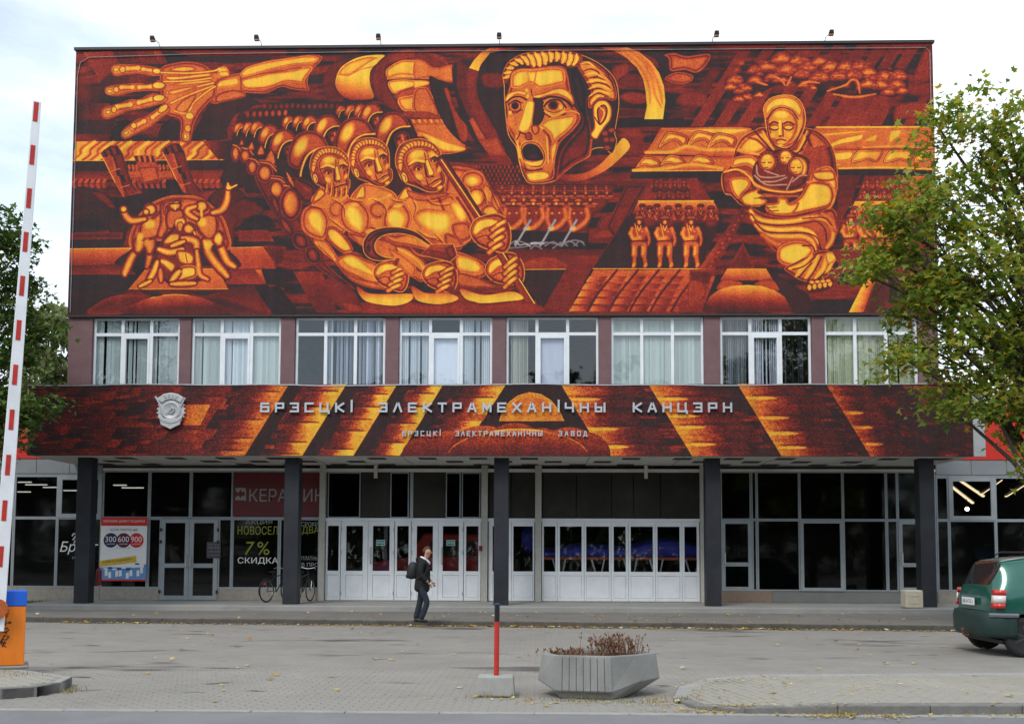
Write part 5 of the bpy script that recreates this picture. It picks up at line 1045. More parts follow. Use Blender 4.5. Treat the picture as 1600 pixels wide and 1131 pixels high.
# left shop front under the canopy
SB = .62
for a,b in ((158,231),(231.5,296),(296.5,362),(362.5,499)):
    x0,x1 = G(a,b); glazed('shop_window',x0,x1,ZT,ZC,alu,glass_dn,.045)
for a,b in ((158,231),(231.5,251),(341,362),(362.5,436),(436.5,499)):
    x0,x1 = G(a,b); glazed('shop_window',x0,x1,SB,ZT-.005,alu,glass_dn,.045)
x0,x1 = G(251.5,340.5); xm = (x0+x1)/2
for a,b,hx in ((x0,xm-.005,xm-.07),(xm+.005,x1,xm+.07)):
    d = glazed('shop_door',a,b,.27,2.765,alu,glass_dn,.13,y=GY-.02,mid=1.32,handle=(hx,1.45))
    for z in (.52,2.05,2.42): MB().box(a-.02 if hx>xm-.08 and a<xm-.1 else b-.02,a+.03 if a<xm-.1 else b+.03,GY-.07,GY-.02,z-.05,z+.05).obj('hinge',black_m,d)
for a,b in ((158,251),(341,499)): x0,x1 = G(a,b); MB().box(x0,x1,GY+.0,GY+.2,.262,SB-.003).obj('base_wall',tile_beige,bld)
x0,x1 = G(158,499); MB().box(x0,x1,GY-.03,GY+.1,ZC+.002,4.33).obj('lintel',soffit_m,bld)
# right shop front
for a,b in ((1103,1126.5),(1127,1174),(1175,1183),(1183.5,1250),(1250.5,1318),(1318.5,1386),(1386.5,1403.5),(1404,1464)):
    x0,x1 = G(a,b); glazed('shop_window',x0,x1,ZT,ZC,alu,glass_dn,.035)
for a,b,k in ((1103,1126.5,0),(1127,1175,1),(1175.5,1183,0),(1183.5,1250,0),(1250.5,1318,2),(1318.5,1386,0),(1386.5,1403.5,0),(1404,1450,1),(1450.5,1464,0)):
    x0,x1 = G(a,b)
    if k==1: glazed('shop_door',x0,x1,.62,ZT-.005,alu,glass_dn,.12,y=GY-.02,mid=1.42,handle=(x0+.1 if a<1300 else x0+.09,1.6))
    else: glazed('shop_window',x0,x1,SB,ZT-.005,alu,glass_dn,.1 if k==2 else .04,y=GY-(.02 if k==2 else 0))
x0,x1 = G(1103,1205); MB().box(x0,x1,GY-.02,GY+.2,.262,SB-.003).obj('base_wall',M('brick base',(.22,.16,.12),.8,.2,14,stretch=(1,1,4)),bld); x0,x1 = G(1205.2,1464); MB().box(x0,x1,GY+.02,GY+.2,.262,SB-.003).obj('base_wall',grey_panel,bld)
x0,x1 = G(1103,1464); MB().box(x0,x1,GY-.03,GY+.1,ZC+.002,4.33).obj('lintel',soffit_m,bld)
# hall behind
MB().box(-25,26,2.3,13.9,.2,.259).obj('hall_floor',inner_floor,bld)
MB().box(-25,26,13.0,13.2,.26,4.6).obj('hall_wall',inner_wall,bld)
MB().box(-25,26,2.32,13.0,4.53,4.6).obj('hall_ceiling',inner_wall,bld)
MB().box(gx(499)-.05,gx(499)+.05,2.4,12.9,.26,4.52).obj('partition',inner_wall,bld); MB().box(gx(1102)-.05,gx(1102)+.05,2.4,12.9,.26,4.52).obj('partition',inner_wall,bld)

# ------------------------------------------------------------- side wings
def wing(label, x0, x1, mull, opening=None):
    t = thing('shop_wing',label,'shop',(0,0,0))
    grey = M('grey wing panel',(.22,.235,.25),.5,.06,2)
    MB().box(x0,x1,GY+.04,13,4.62,6.3).obj('upper_wall',wall_m,t)
    n = max(2,int((x1-x0)/2.0)); 
    for i in range(n): a = x0+(x1-x0)*i/n; b = x0+(x1-x0)*(i+1)/n; MB().box(a+.006,b-.006,GY-.05,GY+.035,4.62,6.25).obj('red_panel',red_sign,t,bevel=.006)
    for i in range(n*2): a = x0+(x1-x0)*i/n/2; b = x0+(x1-x0)*(i+1)/n/2; MB().box(a+.006,b-.006,GY-.03,GY+.05,4.16,4.61).obj('grey_panel',grey,t,bevel=.006)
    MB().box(x0,x1,GY-.005,GY+.1,4.10,4.158).obj('ledge',alu,t)
    for a,b in zip(mull[:-1],mull[1:]):
        op = opening and abs(a-opening)<.05
        glazed('shop_window',a+.004,b-.004,ZT,4.095,alu,glass_dn,.13 if op else .04,y=GY-(.02 if op else 0),parent=t)
        glazed('shop_window',a+.004,b-.004,SB+.02,ZT-.005,alu,glass_dn,.04,parent=t)
    MB().box(x0,x1,GY+.0,GY+.2,-.02,SB+.015).obj('base_wall',tile_beige,t)
    return t
lx = [gx(p) for p in (20,88,157.5)]
wl = wing('red banded shop wing left of the columns behind the lawn',-25,gx(157.5),[-24,-21.8,-19.6,-17.4]+lx,lx[1])
rx = [gx(p) for p in (1464.5,1484,1557)]
wr = wing('red banded shop wing right of the columns behind the green car',gx(1464.5),26,rx+[17.4,19.4,21.4,23.4,26],rx[1])
warm = emit('warm tube light',(1,.72,.42),4); cool = emit('white tube light',(1,.93,.80),1.8)
k = 0
for (x,z),L,lab in (((-16.9,4.16),.55,'short lit ceiling tube at the far left, upper row'),((-16.45,4.07),.75,'lit ceiling tube second from the left behind the left wing glass'),((-15.9,3.98),.6,'lit ceiling tube third from the left behind the left wing glass'),((-15.25,3.87),.7,'lit ceiling tube just left of the leftmost column'),((-16.95,3.82),.6,'lit ceiling tube hanging lowest behind the left wing glass'),((-13.5,4.06),.45,'short lit tube right of the leftmost column'),((-13.05,3.97),.75,'long lit tube above the poster window')):
    t = thing('tube_light',lab,'lamp',(x,6,z),0,'lit tubes behind the left shop glass'); MB().box(-L/2,L/2,-.04,.04,-.02,.01).obj('tube',cool,t); MB().box(-L/2,L/2,-.05,.05,.012,.05).obj('housing',white_paint,t)
for (x,z),L,a,lab in (((15.35,4.3),.6,12,'short lit tube highest behind the right wing glass'),((15.85,4.0),1.1,-28,'lit tube sloping down to the right behind the right wing glass'),((16.5,4.06),1.0,30,'lit tube sloping up to the right behind the right wing glass'),((15.5,3.8),1.1,-32,'lower lit tube sloping down near the opening window'),((17.4,4.0),1.2,27,'lit tube at the right edge behind the tree')):
    t = thing('tube_light',lab,'lamp',(x,6,z),0,'lit tubes behind the right shop glass'); t.rotation_euler = (0,R(-a),R(20)); MB().box(-L/2,L/2,-.05,.05,-.03,.01).obj('tube',warm,t); MB().box(-L/2,L/2,-.06,.06,.012,.05).obj('housing',white_paint,t)
t = thing('spot_light','round glaring spot lamp inside the right shop wing','lamp',(15.68,6,3.30)); MB().lathe([(.02,-.02),(.06,0),(.07,.03),(.05,.10)],14,axis='Y').obj('lamp_head',emit('spot glow',(1,.85,.62),30),t); MB().tube([(0,.05,.08),(0,.08,1.2)],.012,6).obj('stem',black_m,t)

# ------------------------------------------------------------- lettering and emblem on the canopy
GL = {'Б':[[(1,1),(0,1),(0,0),(1,0),(1,.55),(0,.55)]],'Р':[[(0,0),(0,1),(1,1),(1,.45),(0,.45)]],'Э':[[(0,1),(1,1),(1,0),(0,0)],[(.35,.5),(1,.5)]],'С':[[(1,1),(0,1),(0,0),(1,0)]],'Ц':[[(0,1),(0,0),(1,0),(1,1)],[(1,0),(1.16,0),(1.16,-.22)]],
      'К':[[(0,0),(0,1)],[(1,1),(.15,.5),(1,0)]],'і':[[(.1,0),(.1,1)],[(.1,1.22),(.1,1.36)]],'Л':[[(0,0),(.45,1),(.6,1),(1,0)]],'Е':[[(1,1),(0,1),(0,0),(1,0)],[(0,.5),(.85,.5)]],'Т':[[(0,1),(1,1)],[(.5,1),(.5,0)]],'А':[[(0,0),(.42,1),(.58,1),(1,0)],[(.2,.33),(.8,.33)]],
      'М':[[(0,0),(0,1),(.5,.25),(1,1),(1,0)]],'Х':[[(0,0),(1,1)],[(0,1),(1,0)]],'Н':[[(0,0),(0,1)],[(1,0),(1,1)],[(0,.5),(1,.5)]],'Ч':[[(0,1),(0,.45),(1,.45)],[(1,1),(1,0)]],'Ы':[[(0,1),(0,0),(.68,0),(.68,.5),(0,.5)],[(1.05,0),(1.05,1)]],'З':[[(0,1),(1,1),(1,0),(0,0)],[(.3,.52),(1,.52)]],'В':[[(0,0),(0,1),(.9,1),(.9,.52),(0,.52)],[(.9,.52),(1,.45),(1,0),(0,0)]],'О':[[(0,0),(0,1),(1,1),(1,0),(0,0)]],'Д':[[(-.1,-.2),(-.1,0),(1.1,0),(1.1,-.2)],[(.15,0),(.35,1),(.8,1),(.85,0)]]}
def letter_mesh(ch, w, h, st, d):
    mb = MB()
    for k,pl in enumerate(GL[ch]):
        P = [(x*(w-st)+st/2,z*(h-st)+st/2) for x,z in pl]
        for i,((a,b),(c,e)) in enumerate(zip(P[:-1],P[1:])):
            L = math.hypot(c-a,e-b); ux,uz = (c-a)/L,(e-b)/L; ext = st/2*.98; a2,b2,c2,e2 = a-ux*ext,b-uz*ext,c+ux*ext,e+uz*ext
            nx,nz = -uz*st/2,ux*st/2; y = .0012*((i%2)+2*k)
            mb.prism([(a2+nx,b2+nz),(c2+nx,e2+nz),(c2-nx,e2-nz),(a2-nx,b2-nz)],-d+y,-y,'Y')
    return mb
def sign(label, words, z, h, w, st, d, name):
    t = thing(name,label,'sign',((words[0][1]+words[-1][2])/2,-.82,z)); 
    for wd,x0,x1 in words:
        n = len(wd); adv = [(.22 if c=='і' else 1.2 if c=='Ы' else 1.1 if c=='Ц' else 1) for c in wd]; gap = ((x1-x0)-w*sum(adv))/max(n-1,1); x = x0
        for c,a in zip(wd,adv):
            o = letter_mesh(c,w*(1.12 if c=='Ы' else 1),h,st,d).obj('letter',silver,t,(x-t.location.x,0,0)); x += w*a+gap
    return t
sign('long row of big silver capital letters across the painted canopy',[('БРЭСЦКі',-6.77,-4.18),('ЭЛЕКТРАМЕХАНіЧНЫ',-3.44,2.93),('КАНЦЭРН',3.68,6.44)],5.655,.275,.258,.054,.04,'canopy_sign')
sign('smaller lower row of silver letters under the big canopy letters',[('БРЭСЦКі',-2.76,-1.69),('ЭЛЕКТРАМЕХАНіЧНЫ',-1.27,1.17),('ЗАВОД',1.61,2.41)],4.99,.145,.105,.026,.03,'canopy_sign')
em = thing('emblem','silver relief emblem with toothed rim and banner left of the big letters','emblem',(-9.3,-.80,5.70))
gear = []; 
for i in range(44):
    a = 2*math.pi*i/44; r = (.40 if i%2 else .355); gear += [(r*1.02*math.cos(a-.045),r*1.05*math.sin(a-.045)),(r*1.02*math.cos(a+.045),r*1.05*math.sin(a+.045))]
MB().prism(gear,-.05,0,'Y').obj('gear_rim',silver2,em)
MB().lathe([(.01,-.085),(.20,-.085),(.215,-.10),(.25,-.10),(.265,-.08),(.30,-.055),(.30,-.045)],36,axis='Y').obj('medallion',silver2,em,smooth=True)
MB().prism([(-.40,.34),(-.2,.47),(0,.505),(.2,.47),(.37,.36),(.28,.22),(.14,.30),(0,.325),(-.14,.30),(-.26,.22)],-.105,-.04,'Y').obj('banner',silver2,em,bevel=.012)
MB().bar((-.44,-.08,.40),(-.12,-.08,-.12),.055,.05).obj('flag_staff',silver2,em,bevel=.008); MB().bar((.40,-.08,.36),(.28,-.08,.12),.04,.04).obj('flag_staff',silver2,em,bevel=.008)
MB().prism([(-.30,-.26),(.30,-.26),(.27,-.40),(.12,-.47),(0,-.53),(-.12,-.47),(-.27,-.40)],-.10,-.04,'Y').obj('lower_ribbon',silver2,em,bevel=.012)
MB().prism([(-.34,-.12),(-.2,-.22),(0,-.26),(.2,-.22),(.34,-.12),(.33,-.22),(.2,-.33),(0,-.37),(-.2,-.33),(-.33,-.22)],-.12,-.05,'Y').obj('wreath',silver2,em,bevel=.012)
MB().tube([(.10*math.cos(a)+.0,-.115,.10*math.sin(a)+.02) for a in [R(-140+20*i) for i in range(12)]],[.008+.012*math.sin(math.pi*i/11) for i in range(12)],7).obj('sickle',silver2,em)
MB().bar((-.10,-.12,-.08),(.06,-.12,.08),.024,.024).bar((.02,-.122,.12),(.11,-.122,.03),.05,.03).obj('hammer',silver2,em)
for i,c in enumerate('СССР'):
    a = R(112-i*15); o = letter_mesh(c,.06,.075,.016,.02).obj('letter',silver2,em,(.385*math.cos(a)-.03,-.105,.385*math.sin(a)-.01)); o.rotation_euler = (0,R(-(112-i*15)+90),0)
# ------------------------------------------------------------- roof floodlights
for x,lab in ((-10.2,'roof floodlight above the fingers of the painted hand, leftmost'),(-7.15,'roof floodlight above the painted forearm, second from left'),(-3.6,'roof floodlight above the painted yellow sleeve, third from left'),(-.1,'roof floodlight just left of the painted shouting head'),(6.15,'roof floodlight above the left side of the painted tree'),(9.42,'roof floodlight nearest the top right corner, above the painted tree')):
    t = thing('floodlight',lab,'floodlight',(x,-.02,16.67),0,'floodlights along the roof edge'); t.scale = (.8,.8,.8)
    MB().tube([(-.02,0,.0),(-.02,-.12,.12),(.02,-.7,-.02)],.014,6).obj('arm',M('galvanised arm',(.16,.16,.17),.4,metal=.6),t)
    MB().add([(-.09,-.84,-.10),(.09,-.84,-.10),(.09,-.68,-.14),(-.09,-.68,-.14),(-.075,-.86,.03),(.075,-.86,.03),(.075,-.70,.0),(-.075,-.70,.0)],[(0,3,2,1),(4,5,6,7),(0,1,5,4),(1,2,6,5),(2,3,7,6),(3,0,4,7)]).obj('lamp_housing',black_m,t,bevel=.015)
    MB().box(-.08,.08,-.83,-.70,-.155,-.125).obj('lens',M('lamp lens',(.45,.2,.08),.3),t)
# ------------------------------------------------------------- signs on the glass
white_ink = M('white print',(.75,.75,.75),.6,.03); grey_ink = M('grey print',(.30,.30,.30),.6,.05); lime_ink = M('lime print',(.24,.27,.025),.6,.05); navy = M('navy print',(.012,.014,.06),.6,.05); plum = M('plum print',(.10,.008,.03),.6,.05); red_ink = M('red print',(.58,.02,.015),.5,.05); pale_film = M('pale film ink',(.26,.26,.25),.6,.05); sky_ink = M('light blue print',(.10,.27,.55),.5,.1); gold_ink = M('gold print',(.62,.42,.03),.5,.08)
ban = thing('shop_banner','dark red banner with a white square mark behind the left shop glass','banner',(-7.02,2.16,2.84))
x0 = -8.38-ban.location.x; x1 = -5.68-ban.location.x
MB().box(x0,x1,.0,.008,0,1.36).obj('sheet',dark_red,ban)
mk = MB().prism([(-8.31,.50),(-8.02,.50),(-7.98,.46),(-7.98,.80),(-8.02,.88),(-8.31,.88),(-8.31,.80),(-8.20,.69),(-8.31,.58)],-.003,-.001,'Y'); mk.v = [(v[0]-ban.location.x,v[1],v[2]) for v in mk.v]; mk.obj('mark',pale_film,ban)
q = MB().prism([(-8.26,.69),(-8.13,.55),(-8.13,.63),(-8.02,.63),(-8.02,.76),(-8.13,.76),(-8.13,.84)],-.006,-.004,'Y'); q.v = [(v[0]-ban.location.x,v[1],v[2]) for v in q.v]; q.obj('arrow',dark_red,ban)
text('lettering','КЕРАМИН',pale_film,-7.88-ban.location.x,-.002,.46,2.32,.39,ban)
wlx = thing('window_lettering','lime and white sale lettering on the shop window above the bicycles','lettering',(-7.0,2.17,1.2))
for tx,m,xa,xb,za,zb,sh in (('АКЦИЯ',grey_ink,-7.98,-7.15,2.58,2.72,0),('НОВОСЕЛ',lime_ink,-8.22,-6.98,2.28,2.54,0),('7',lime_ink,-7.98,-7.68,1.66,2.06,.2),('%',lime_ink,-7.60,-7.22,1.66,2.06,0),('СКИДКА',white_ink,-8.20,-6.95,1.36,1.58,0),('СРОКИ',grey_ink,-6.25,-5.72,2.54,2.68,0),('ДВА',lime_ink,-6.22,-5.70,2.28,2.54,0),('ПЛАТНЫ',grey_ink,-6.22,-5.70,1.50,1.62,0),('В ПРО',grey_ink,-6.22,-5.70,1.30,1.42,0)):
    text('lettering',tx,m,xa+7,0,za-1.2,xb-xa,zb-za,wlx,shear=sh)
wg = thing('window_lettering','white script lettering on the glass left of the leftmost column','lettering',(-13.5,2.17,1.5))
text('lettering','Брест',white_ink,-.25,0,.15,1.2,.40,wg,shear=.25); text('lettering','посуда',grey_ink,.15,0,-.02,.6,.10,wg); MB().tube([(.12,-.002,.72),(.17,-.002,.80),(.25,-.002,.78),(.22,-.002,.70),(.14,-.002,.60),(.24,-.002,.60),(.18,-.002,.50)],.018,5).obj('flourish',white_ink,wg)
po = thing('poster','large red and white sale poster with three coloured discs in the window','poster',(-11.75,2.13,.84))
MB().box(-.72,.72,0,.012,0,1.96).obj('sheet',white_ink,po); MB().box(-.72,.72,-.004,-.002,1.70,1.96).obj('red_band',red_ink,po); MB().box(-.72,.72,-.004,-.002,0,.05).obj('red_band',red_ink,po)
text('lettering','КЕРАМИН ДАРИТ ПОДАРКИ',white_ink,-.64,-.007,1.79,1.28,.09,po); text('lettering','купи плитку на',navy,-.42,-.004,1.52,.84,.09,po,shear=.2); text('lettering','и получи',grey_ink,-.22,-.004,.98,.44,.06,po)
for x,m,tx in ((-.40,navy,'300'),(0,plum,'600'),(.40,red_ink,'900')):
    MB().lathe([(.225,-.004 if x else -.006),(.225,-.002)],32,at=(x,-abs(x)*.004,1.25),axis='Y').obj('disc',m,po); text('lettering',tx,white_ink,x-.17,-.010,1.20,.34,.17,po); text('lettering','рублей',white_ink,x-.12,-.010,1.11,.24,.055,po)
MB().prism([(-.72,.62),(.40,.78),(.42,.58),(-.72,.44)],-.008,-.004,'Y').obj('gold_strip',gold_ink,po); o = text('lettering','клей в подарок!',navy,-.62,-.010,.52,.92,.10,po); o.rotation_euler = (0,R(-7),0)
MB().box(-.72,.72,-.0035,-.0015,.05,.42).obj('picture_ground',sky_ink,po)
for i in range(13): x = -.66+.11*i; z = .10+.05*math.sin(i*1.7)+max(i-8,0)*.045; MB().prism([(x,z),(x+.085,z+.02),(x+.075,z+.20),(x-.01,z+.18)],-.007-.0008*(i%3),-.004,'Y').obj('printed_bag',white_ink if i%3 else sky_ink,po)
for i in range(9): x = -.60+.14*i; z = .36+.03*math.sin(i*2.1)+max(i-5,0)*.06; o = MB().box(0,.13,-.009,-.005,0,.045).obj('printed_bag',navy if i%2 else white_ink,po,(x,0,z)); o.rotation_euler = (0,R(8-6*(i%3)),0)
teal = M('teal print',(.02,.22,.18),.5,.05)
for x,lab in ((-3.79,'small green sign on the glass of the left double door'),(-1.63,'small green sign on the glass right of the walking man')):
    t = thing('door_sign',lab,'sign',(x,2.19,1.96),0,'green door signs'); MB().box(-.13,.13,0,.008,0,.17).obj('plate',white_ink,t); MB().box(-.118,.118,-.004,-.002,.012,.158).obj('field',teal,t); text('lettering','ВХОД',white_ink,-.09,-.006,.05,.18,.07,t)
on = thing('door_notice','white opening hours notice on the left shop door','notice',(-9.15,2.16,1.55)); MB().box(-.02,.42,0,.006,0,.5).obj('sheet',M('notice film',(.05,.05,.055),.5),on)
for i,tx in enumerate(('ЧАСЫ РАБОТЫ','9.00-19.00','10.00-16.00','ВЫХОДНОЙ')): text('lettering',tx,pale_film,.02,-.003,.40-.11*i,.36,.055 if i!=1 else .075,on)
fe = tag(MB().lathe([(.03,.0),(.08,.02),(.08,.42),(.05,.48),(.02,.50),(.02,.54)],12).obj('fire_extinguisher',M('dark red enamel',(.16,.01,.012),.4),loc=(-11.72,.33,.75)),'dark red cylinder on the back of the leftmost column','extinguisher')
tag(MB().box(-.05,.05,-.05,0,0,.16).obj('door_bell',M('dark red enamel',(.16,.01,.012),.4),loc=(gx(751.5),GY-.165,1.80),bevel=.01),'small dark red call box on the pale pilaster right of the left doors','call box')
# ------------------------------------------------------------- shapes in the hall standing in for street reflections in the white doors
blue_t = M('blue reflection tone',(.05,.055,.42),.5,.2,3,.3,8); or_t = M('orange trim',(.45,.12,.03),.6); yl_t = M('yellow reflection tone',(.55,.40,.02),.6,.1,3)
st = thing('blue_reflection','long humped blue shape standing in for a reflection in the white glazed doors','awning_reflection',(3.6,3.3,.26))  # solid shape in place of blue awnings reflected from the street
prof = [(x,1.62+.17*math.sin((x+2.4)*1.25)**2+.10*math.sin(x*.9)) for x in np.linspace(-2.5,2.45,26)]
v = MB(); 
for y,dz in ((-.7,-.32),(-.72,-.05),(-.45,.0),(0,.12),(.45,.0),(.7,-.3)): v.v += [(x,y,(z+dz) if dz>-.1 else 1.42+dz*.3) for x,z in prof]
v.f = [(r*26+i,r*26+i+1,(r+1)*26+i+1,(r+1)*26+i) for r in range(5) for i in range(25)]
o = v.obj('cover',blue_t,st,smooth=True); s_ = o.modifiers.new('s','SOLIDIFY'); s_.thickness = .02
MB().box(-2.5,2.45,-.76,-.725,1.28,1.36).obj('trim',or_t,st)
for x in (-1.9,-.7,.3,1.1,2.2):
    MB().tube([(x-.2,-.75,1.3),(x-.05,-.78,.8),(x-.15,-.8,0)],.03,6).obj('leg',white_ink,st); MB().tube([(x+.2,-.75,1.3),(x+.1,-.78,.8),(x+.25,-.8,0)],.025,6).obj('leg',white_ink,st)
tag(MB().lathe([(.02,0),(.16,.05),(.2,.18),(.12,.3),(.02,.33)],14,sc=(1.3,1)).obj('yellow_reflection',yl_t,loc=(6.0,3.0,1.6),smooth=True),'small yellow shape standing in for a reflection at the right end of the glazed doors','tent_reflection')  # solid shape in place of a yellow street reflection
tag(MB().lathe([(.02,0),(.22,.15),(.24,.6),(.15,.85),(.02,.92)],14,sc=(1.0,.8)).obj('blue_side_reflection',blue_t,loc=(.75,3.0,1.75),smooth=True),'blue shape standing in for a reflection in the glass just right of the middle column','tent_reflection')  # solid shape in place of another blue street reflection
rs = thing('red_reflection','red boxy vehicle shape standing in for a reflection in the left white doors','vehicle_reflection',(-2.3,3.5,.26)); redv = M('red van paint',(.36,.016,.018),.35)  # solid shape in place of a red vehicle reflected from the street
MB().prism([(-2.2,.25),(2.1,.25),(2.1,1.5),(1.6,2.05),(-.2,2.1),(-.7,1.35),(-2.0,1.15),(-2.25,.8)],-.8,.8,'Y').obj('body',redv,rs,bevel=.08); MB().box(.0,1.4,-.83,-.81,1.35,1.85).obj('window',black_m,rs)
for x in (-1.4,1.3): MB().lathe([(.1,-.86),(.34,-.86),(.36,-.78),(.36,-.66)],18,at=(x,0,.36),axis='Y').obj('wheel',rubber,rs)
tag(MB().box(-.35,.35,-.02,.02,0,.42).obj('wall_sign',M('dim blue sign',(.01,.03,.20),.5),loc=(15.6,4.5,1.55)),'dim blue sign hanging inside the right wing above the car','sign')

# ------------------------------------------------------------- barrier on the left
ba = thing('boom_barrier','raised striped boom on an orange cabinet with a blue band','barrier',(-6.45,-15.25,.12),R(27))
MB().box(-.70,.42,-.33,.36,-.02,.022).obj('foundation',conc,ba,bevel=.03)
MB().box(-.55,.36,-.26,.20,.025,.83).obj('cabinet',orange,ba,bevel=.012)
MB().box(-.56,.37,-.27,.21,.832,1.04).obj('top_band',blue_paint,ba,bevel=.012)
MB().lathe([(.02,-.13),(.14,-.13),(.14,.02),(.02,.02)],20,at=(.0,-.27,.80),axis='Y').obj('pivot',M('rusty orange',(.42,.10,.02),.6,.2,9),ba)
A0 = Vector((.0,-.33,.50)); A1 = Vector((.275,-.33,7.92)); d = (A1-A0).normalized(); nx = Vector((d.z,0,-d.x))
def tp(s): return A0+(A1-A0)*s
v = []; 
for s in (0,1):
    hw = .098-.045*s; c = tp(s); v += [c-nx*hw+Vector((0,-.03,0)),c+nx*hw+Vector((0,-.03,0)),c+nx*hw+Vector((0,.03,0)),c-nx*hw+Vector((0,.03,0))]
MB().add(v,[(0,3,2,1),(4,5,6,7),(0,1,5,4),(1,2,6,5),(2,3,7,6),(3,0,4,7)]).obj('boom',M('white boom paint',(.78,.80,.84),.35,.05,3,dirt=.3,dc=(.4,.4,.38)),ba,bevel=.008)
for i in range(12):
    s = 1-.003-(i*.0842); a,b = tp(s-.038),tp(s); c = (.098-.045*s); off = -c*.12; hw = .030
    if s-.05<.1: break
    v = [p+nx*(off+k*hw)+Vector((0,-.032,0)) for p,k in ((a,-1),(a,1),(b,1),(b,-1))]
    q = [p+Vector((0,-.003,0)) for p in v]; MB().add(q+v,[(0,1,2,3),(0,4,5,1),(1,5,6,2),(2,6,7,3),(3,7,4,0)]).obj('red_stripe',red_paint,ba)
ink = M('black marker',(.015,.012,.01),.6)
def scr(pts): MB().tube([(x,-.264,z) for x,z in pts],.0075,5).obj('scribble',ink,ba)
sx = lambda i,j: (.13+i*.0085-.29+.12,.98-j*.0086)     # scribbled line down the face
def zig(P): scr([(-.02+x*.00225,.79-(y-300)/4/116*1.0) for x,y in P])
zig([(40,318),(75,305),(45,335),(76,322),(40,352),(72,340),(52,362)]); zig([(38,385),(62,372),(48,398),(68,385),(40,412)]); zig([(80,382),(72,380),(80,390),(90,384),(82,376)]); zig([(40,432),(70,415),(78,430),(60,444),(44,438),(70,450)]); zig([(24,398),(32,412)]); zig([(20,530),(58,462),(80,470),(66,492),(46,488),(40,520)]); zig([(45,535),(60,500),(50,520),(66,536)]); zig([(40,505),(66,512)])
MB().lathe([(.005,-.275),(.045,-.275),(.05,-.262)],14,at=(-.31,0,.45),axis='Y').obj('key_plate',white_ink,ba)
# ------------------------------------------------------------- red post in its block
bo = thing('post','red post with black top standing in a concrete block','post',(.54,-17.0,.008))
MB().add([(-.235,-.17,0),(.225,-.17,0),(.225,.17,0),(-.235,.17,0),(-.215,-.15,.235),(.205,-.15,.235),(.205,.15,.235),(-.215,.15,.235)],[(0,3,2,1),(4,5,6,7),(0,1,5,4),(1,2,6,5),(2,3,7,6),(3,0,4,7)]).obj('block',conc_light,bo,bevel=.018)
MB().tube([(0,0,.23),(.004,0,.87)],.0315,14).obj('pole',red_paint,bo); MB().tube([(.004,0,.872),(.006,0,1.07)],.0318,14).obj('black_top',black_m,bo); MB().lathe([(.036,1.068),(.036,1.082),(.02,1.09)],14,at=(.006,0,0)).obj('cap',M('dark blue cap',(.02,.05,.12),.5),bo)
# ------------------------------------------------------------- concrete planter
pl = thing('planter','faceted concrete flower planter with a ribbed front face','planter',(1.76,-16.85,.008),R(0))
top = [(-.67,-.13),(-.52,-.40),(.12,-.50),(.43,-.30),(.70,0),(.56,.40),(-.1,.48),(-.58,.22)]
mid = [(-.73,-.15),(-.53,-.42),(.13,-.53),(.47,-.33),(.745,0),(.60,.43),(-.1,.52),(-.63,.24)]
base = [(-.44,-.12),(-.47,-.37),(.14,-.47),(.30,-.24),(.42,0),(.36,.25),(-.06,.30),(-.38,.15)]
def ring(P,z,s=1): return [(x*s,y*s,z) for x,y in P]
rings = [ring(base,0),[(x,y,(.19,.10,.10,.19,.20,.2,.2,.2)[i]) for i,(x,y) in enumerate(mid)],ring(top,.50),ring(top,.50,.90),ring(top,.44,.87)]
v = [p for r in rings for p in r]; n = 8; f = [(i*n+k,i*n+(k+1)%n,(i+1)*n+(k+1)%n,(i+1)*n+k) for i in range(4) for k in range(n)]; f.append(tuple(range(n-1,-1,-1)))
bx_ = MB().add(v,f); bx_.obj('bowl',conc,pl,bevel=.012)
MB().add(ring(top,.46,.875),[tuple(range(8))]).obj('soil',M('dry soil',(.09,.065,.04),.95,.3,20,.6,60),pl)
a0,a1 = Vector(rings[1][1]),Vector(rings[1][2]); b0,b1 = Vector(rings[2][1]),Vector(rings[2][2])
for i in range(8):
    s0,s1 = (i+.03)/8,(i+.95)/8; P = [a0.lerp(a1,s0),a0.lerp(a1,s1),b0.lerp(b1,s1)+Vector((0,0,-.02)),b0.lerp(b1,s0)+Vector((0,0,-.02))]
    c0,c1 = Vector(rings[0][1]).lerp(Vector(rings[0][2]),s0),Vector(rings[0][1]).lerp(Vector(rings[0][2]),s1); lo = [a0.lerp(a1,s0).lerp(c0,.2),a0.lerp(a1,s1).lerp(c1,.2)]
    off = Vector((.004,-.02,.002)); q = lo+P; fr = [p+off for p in q]; MB().add([*fr,*q],[(0,1,3,2),(2,3,4,5),(0,6,7,1),(1,7,9,3),(3,9,10,4),(4,10,11,5),(5,11,8,2),(2,8,6,0)]).obj('rib',conc,pl,bevel=.004)
stem_m = leafmat('dry reddish stems',[(0,(.13,.055,.035)),(.5,(.22,.10,.07)),(1,(.20,.15,.07))],.7,.1)
def dry(name,label,loc,n,spread,h0,h1,seed):
    r = random.Random(seed); mb = MB()
    for i in range(n):
        x,y = r.gauss(0,spread),r.gauss(0,spread*.6); h = r.uniform(h0,h1); lx,ly = r.gauss(0,.22)*h,r.gauss(0,.22)*h
        mb.tube([(x,y,0),(x+lx*.4,y+ly*.4,h*.5),(x+lx,y+ly,h)],[.005,.004,.002],4,False)
        for k in range(4): z = h*r.uniform(.45,1); px,py = x+lx*z/h,y+ly*z/h; a = r.uniform(0,6.3); L = r.uniform(.015,.04); mb.add([(px,py,z),(px+math.cos(a)*L,py+math.sin(a)*L,z+L*.6),(px+math.cos(a+.7)*L*.8,py+math.sin(a+.7)*L*.8,z+L*1.3)],[(0,1,2)])
    return tag(mb.obj(name,stem_m,loc=loc),label,'plant')
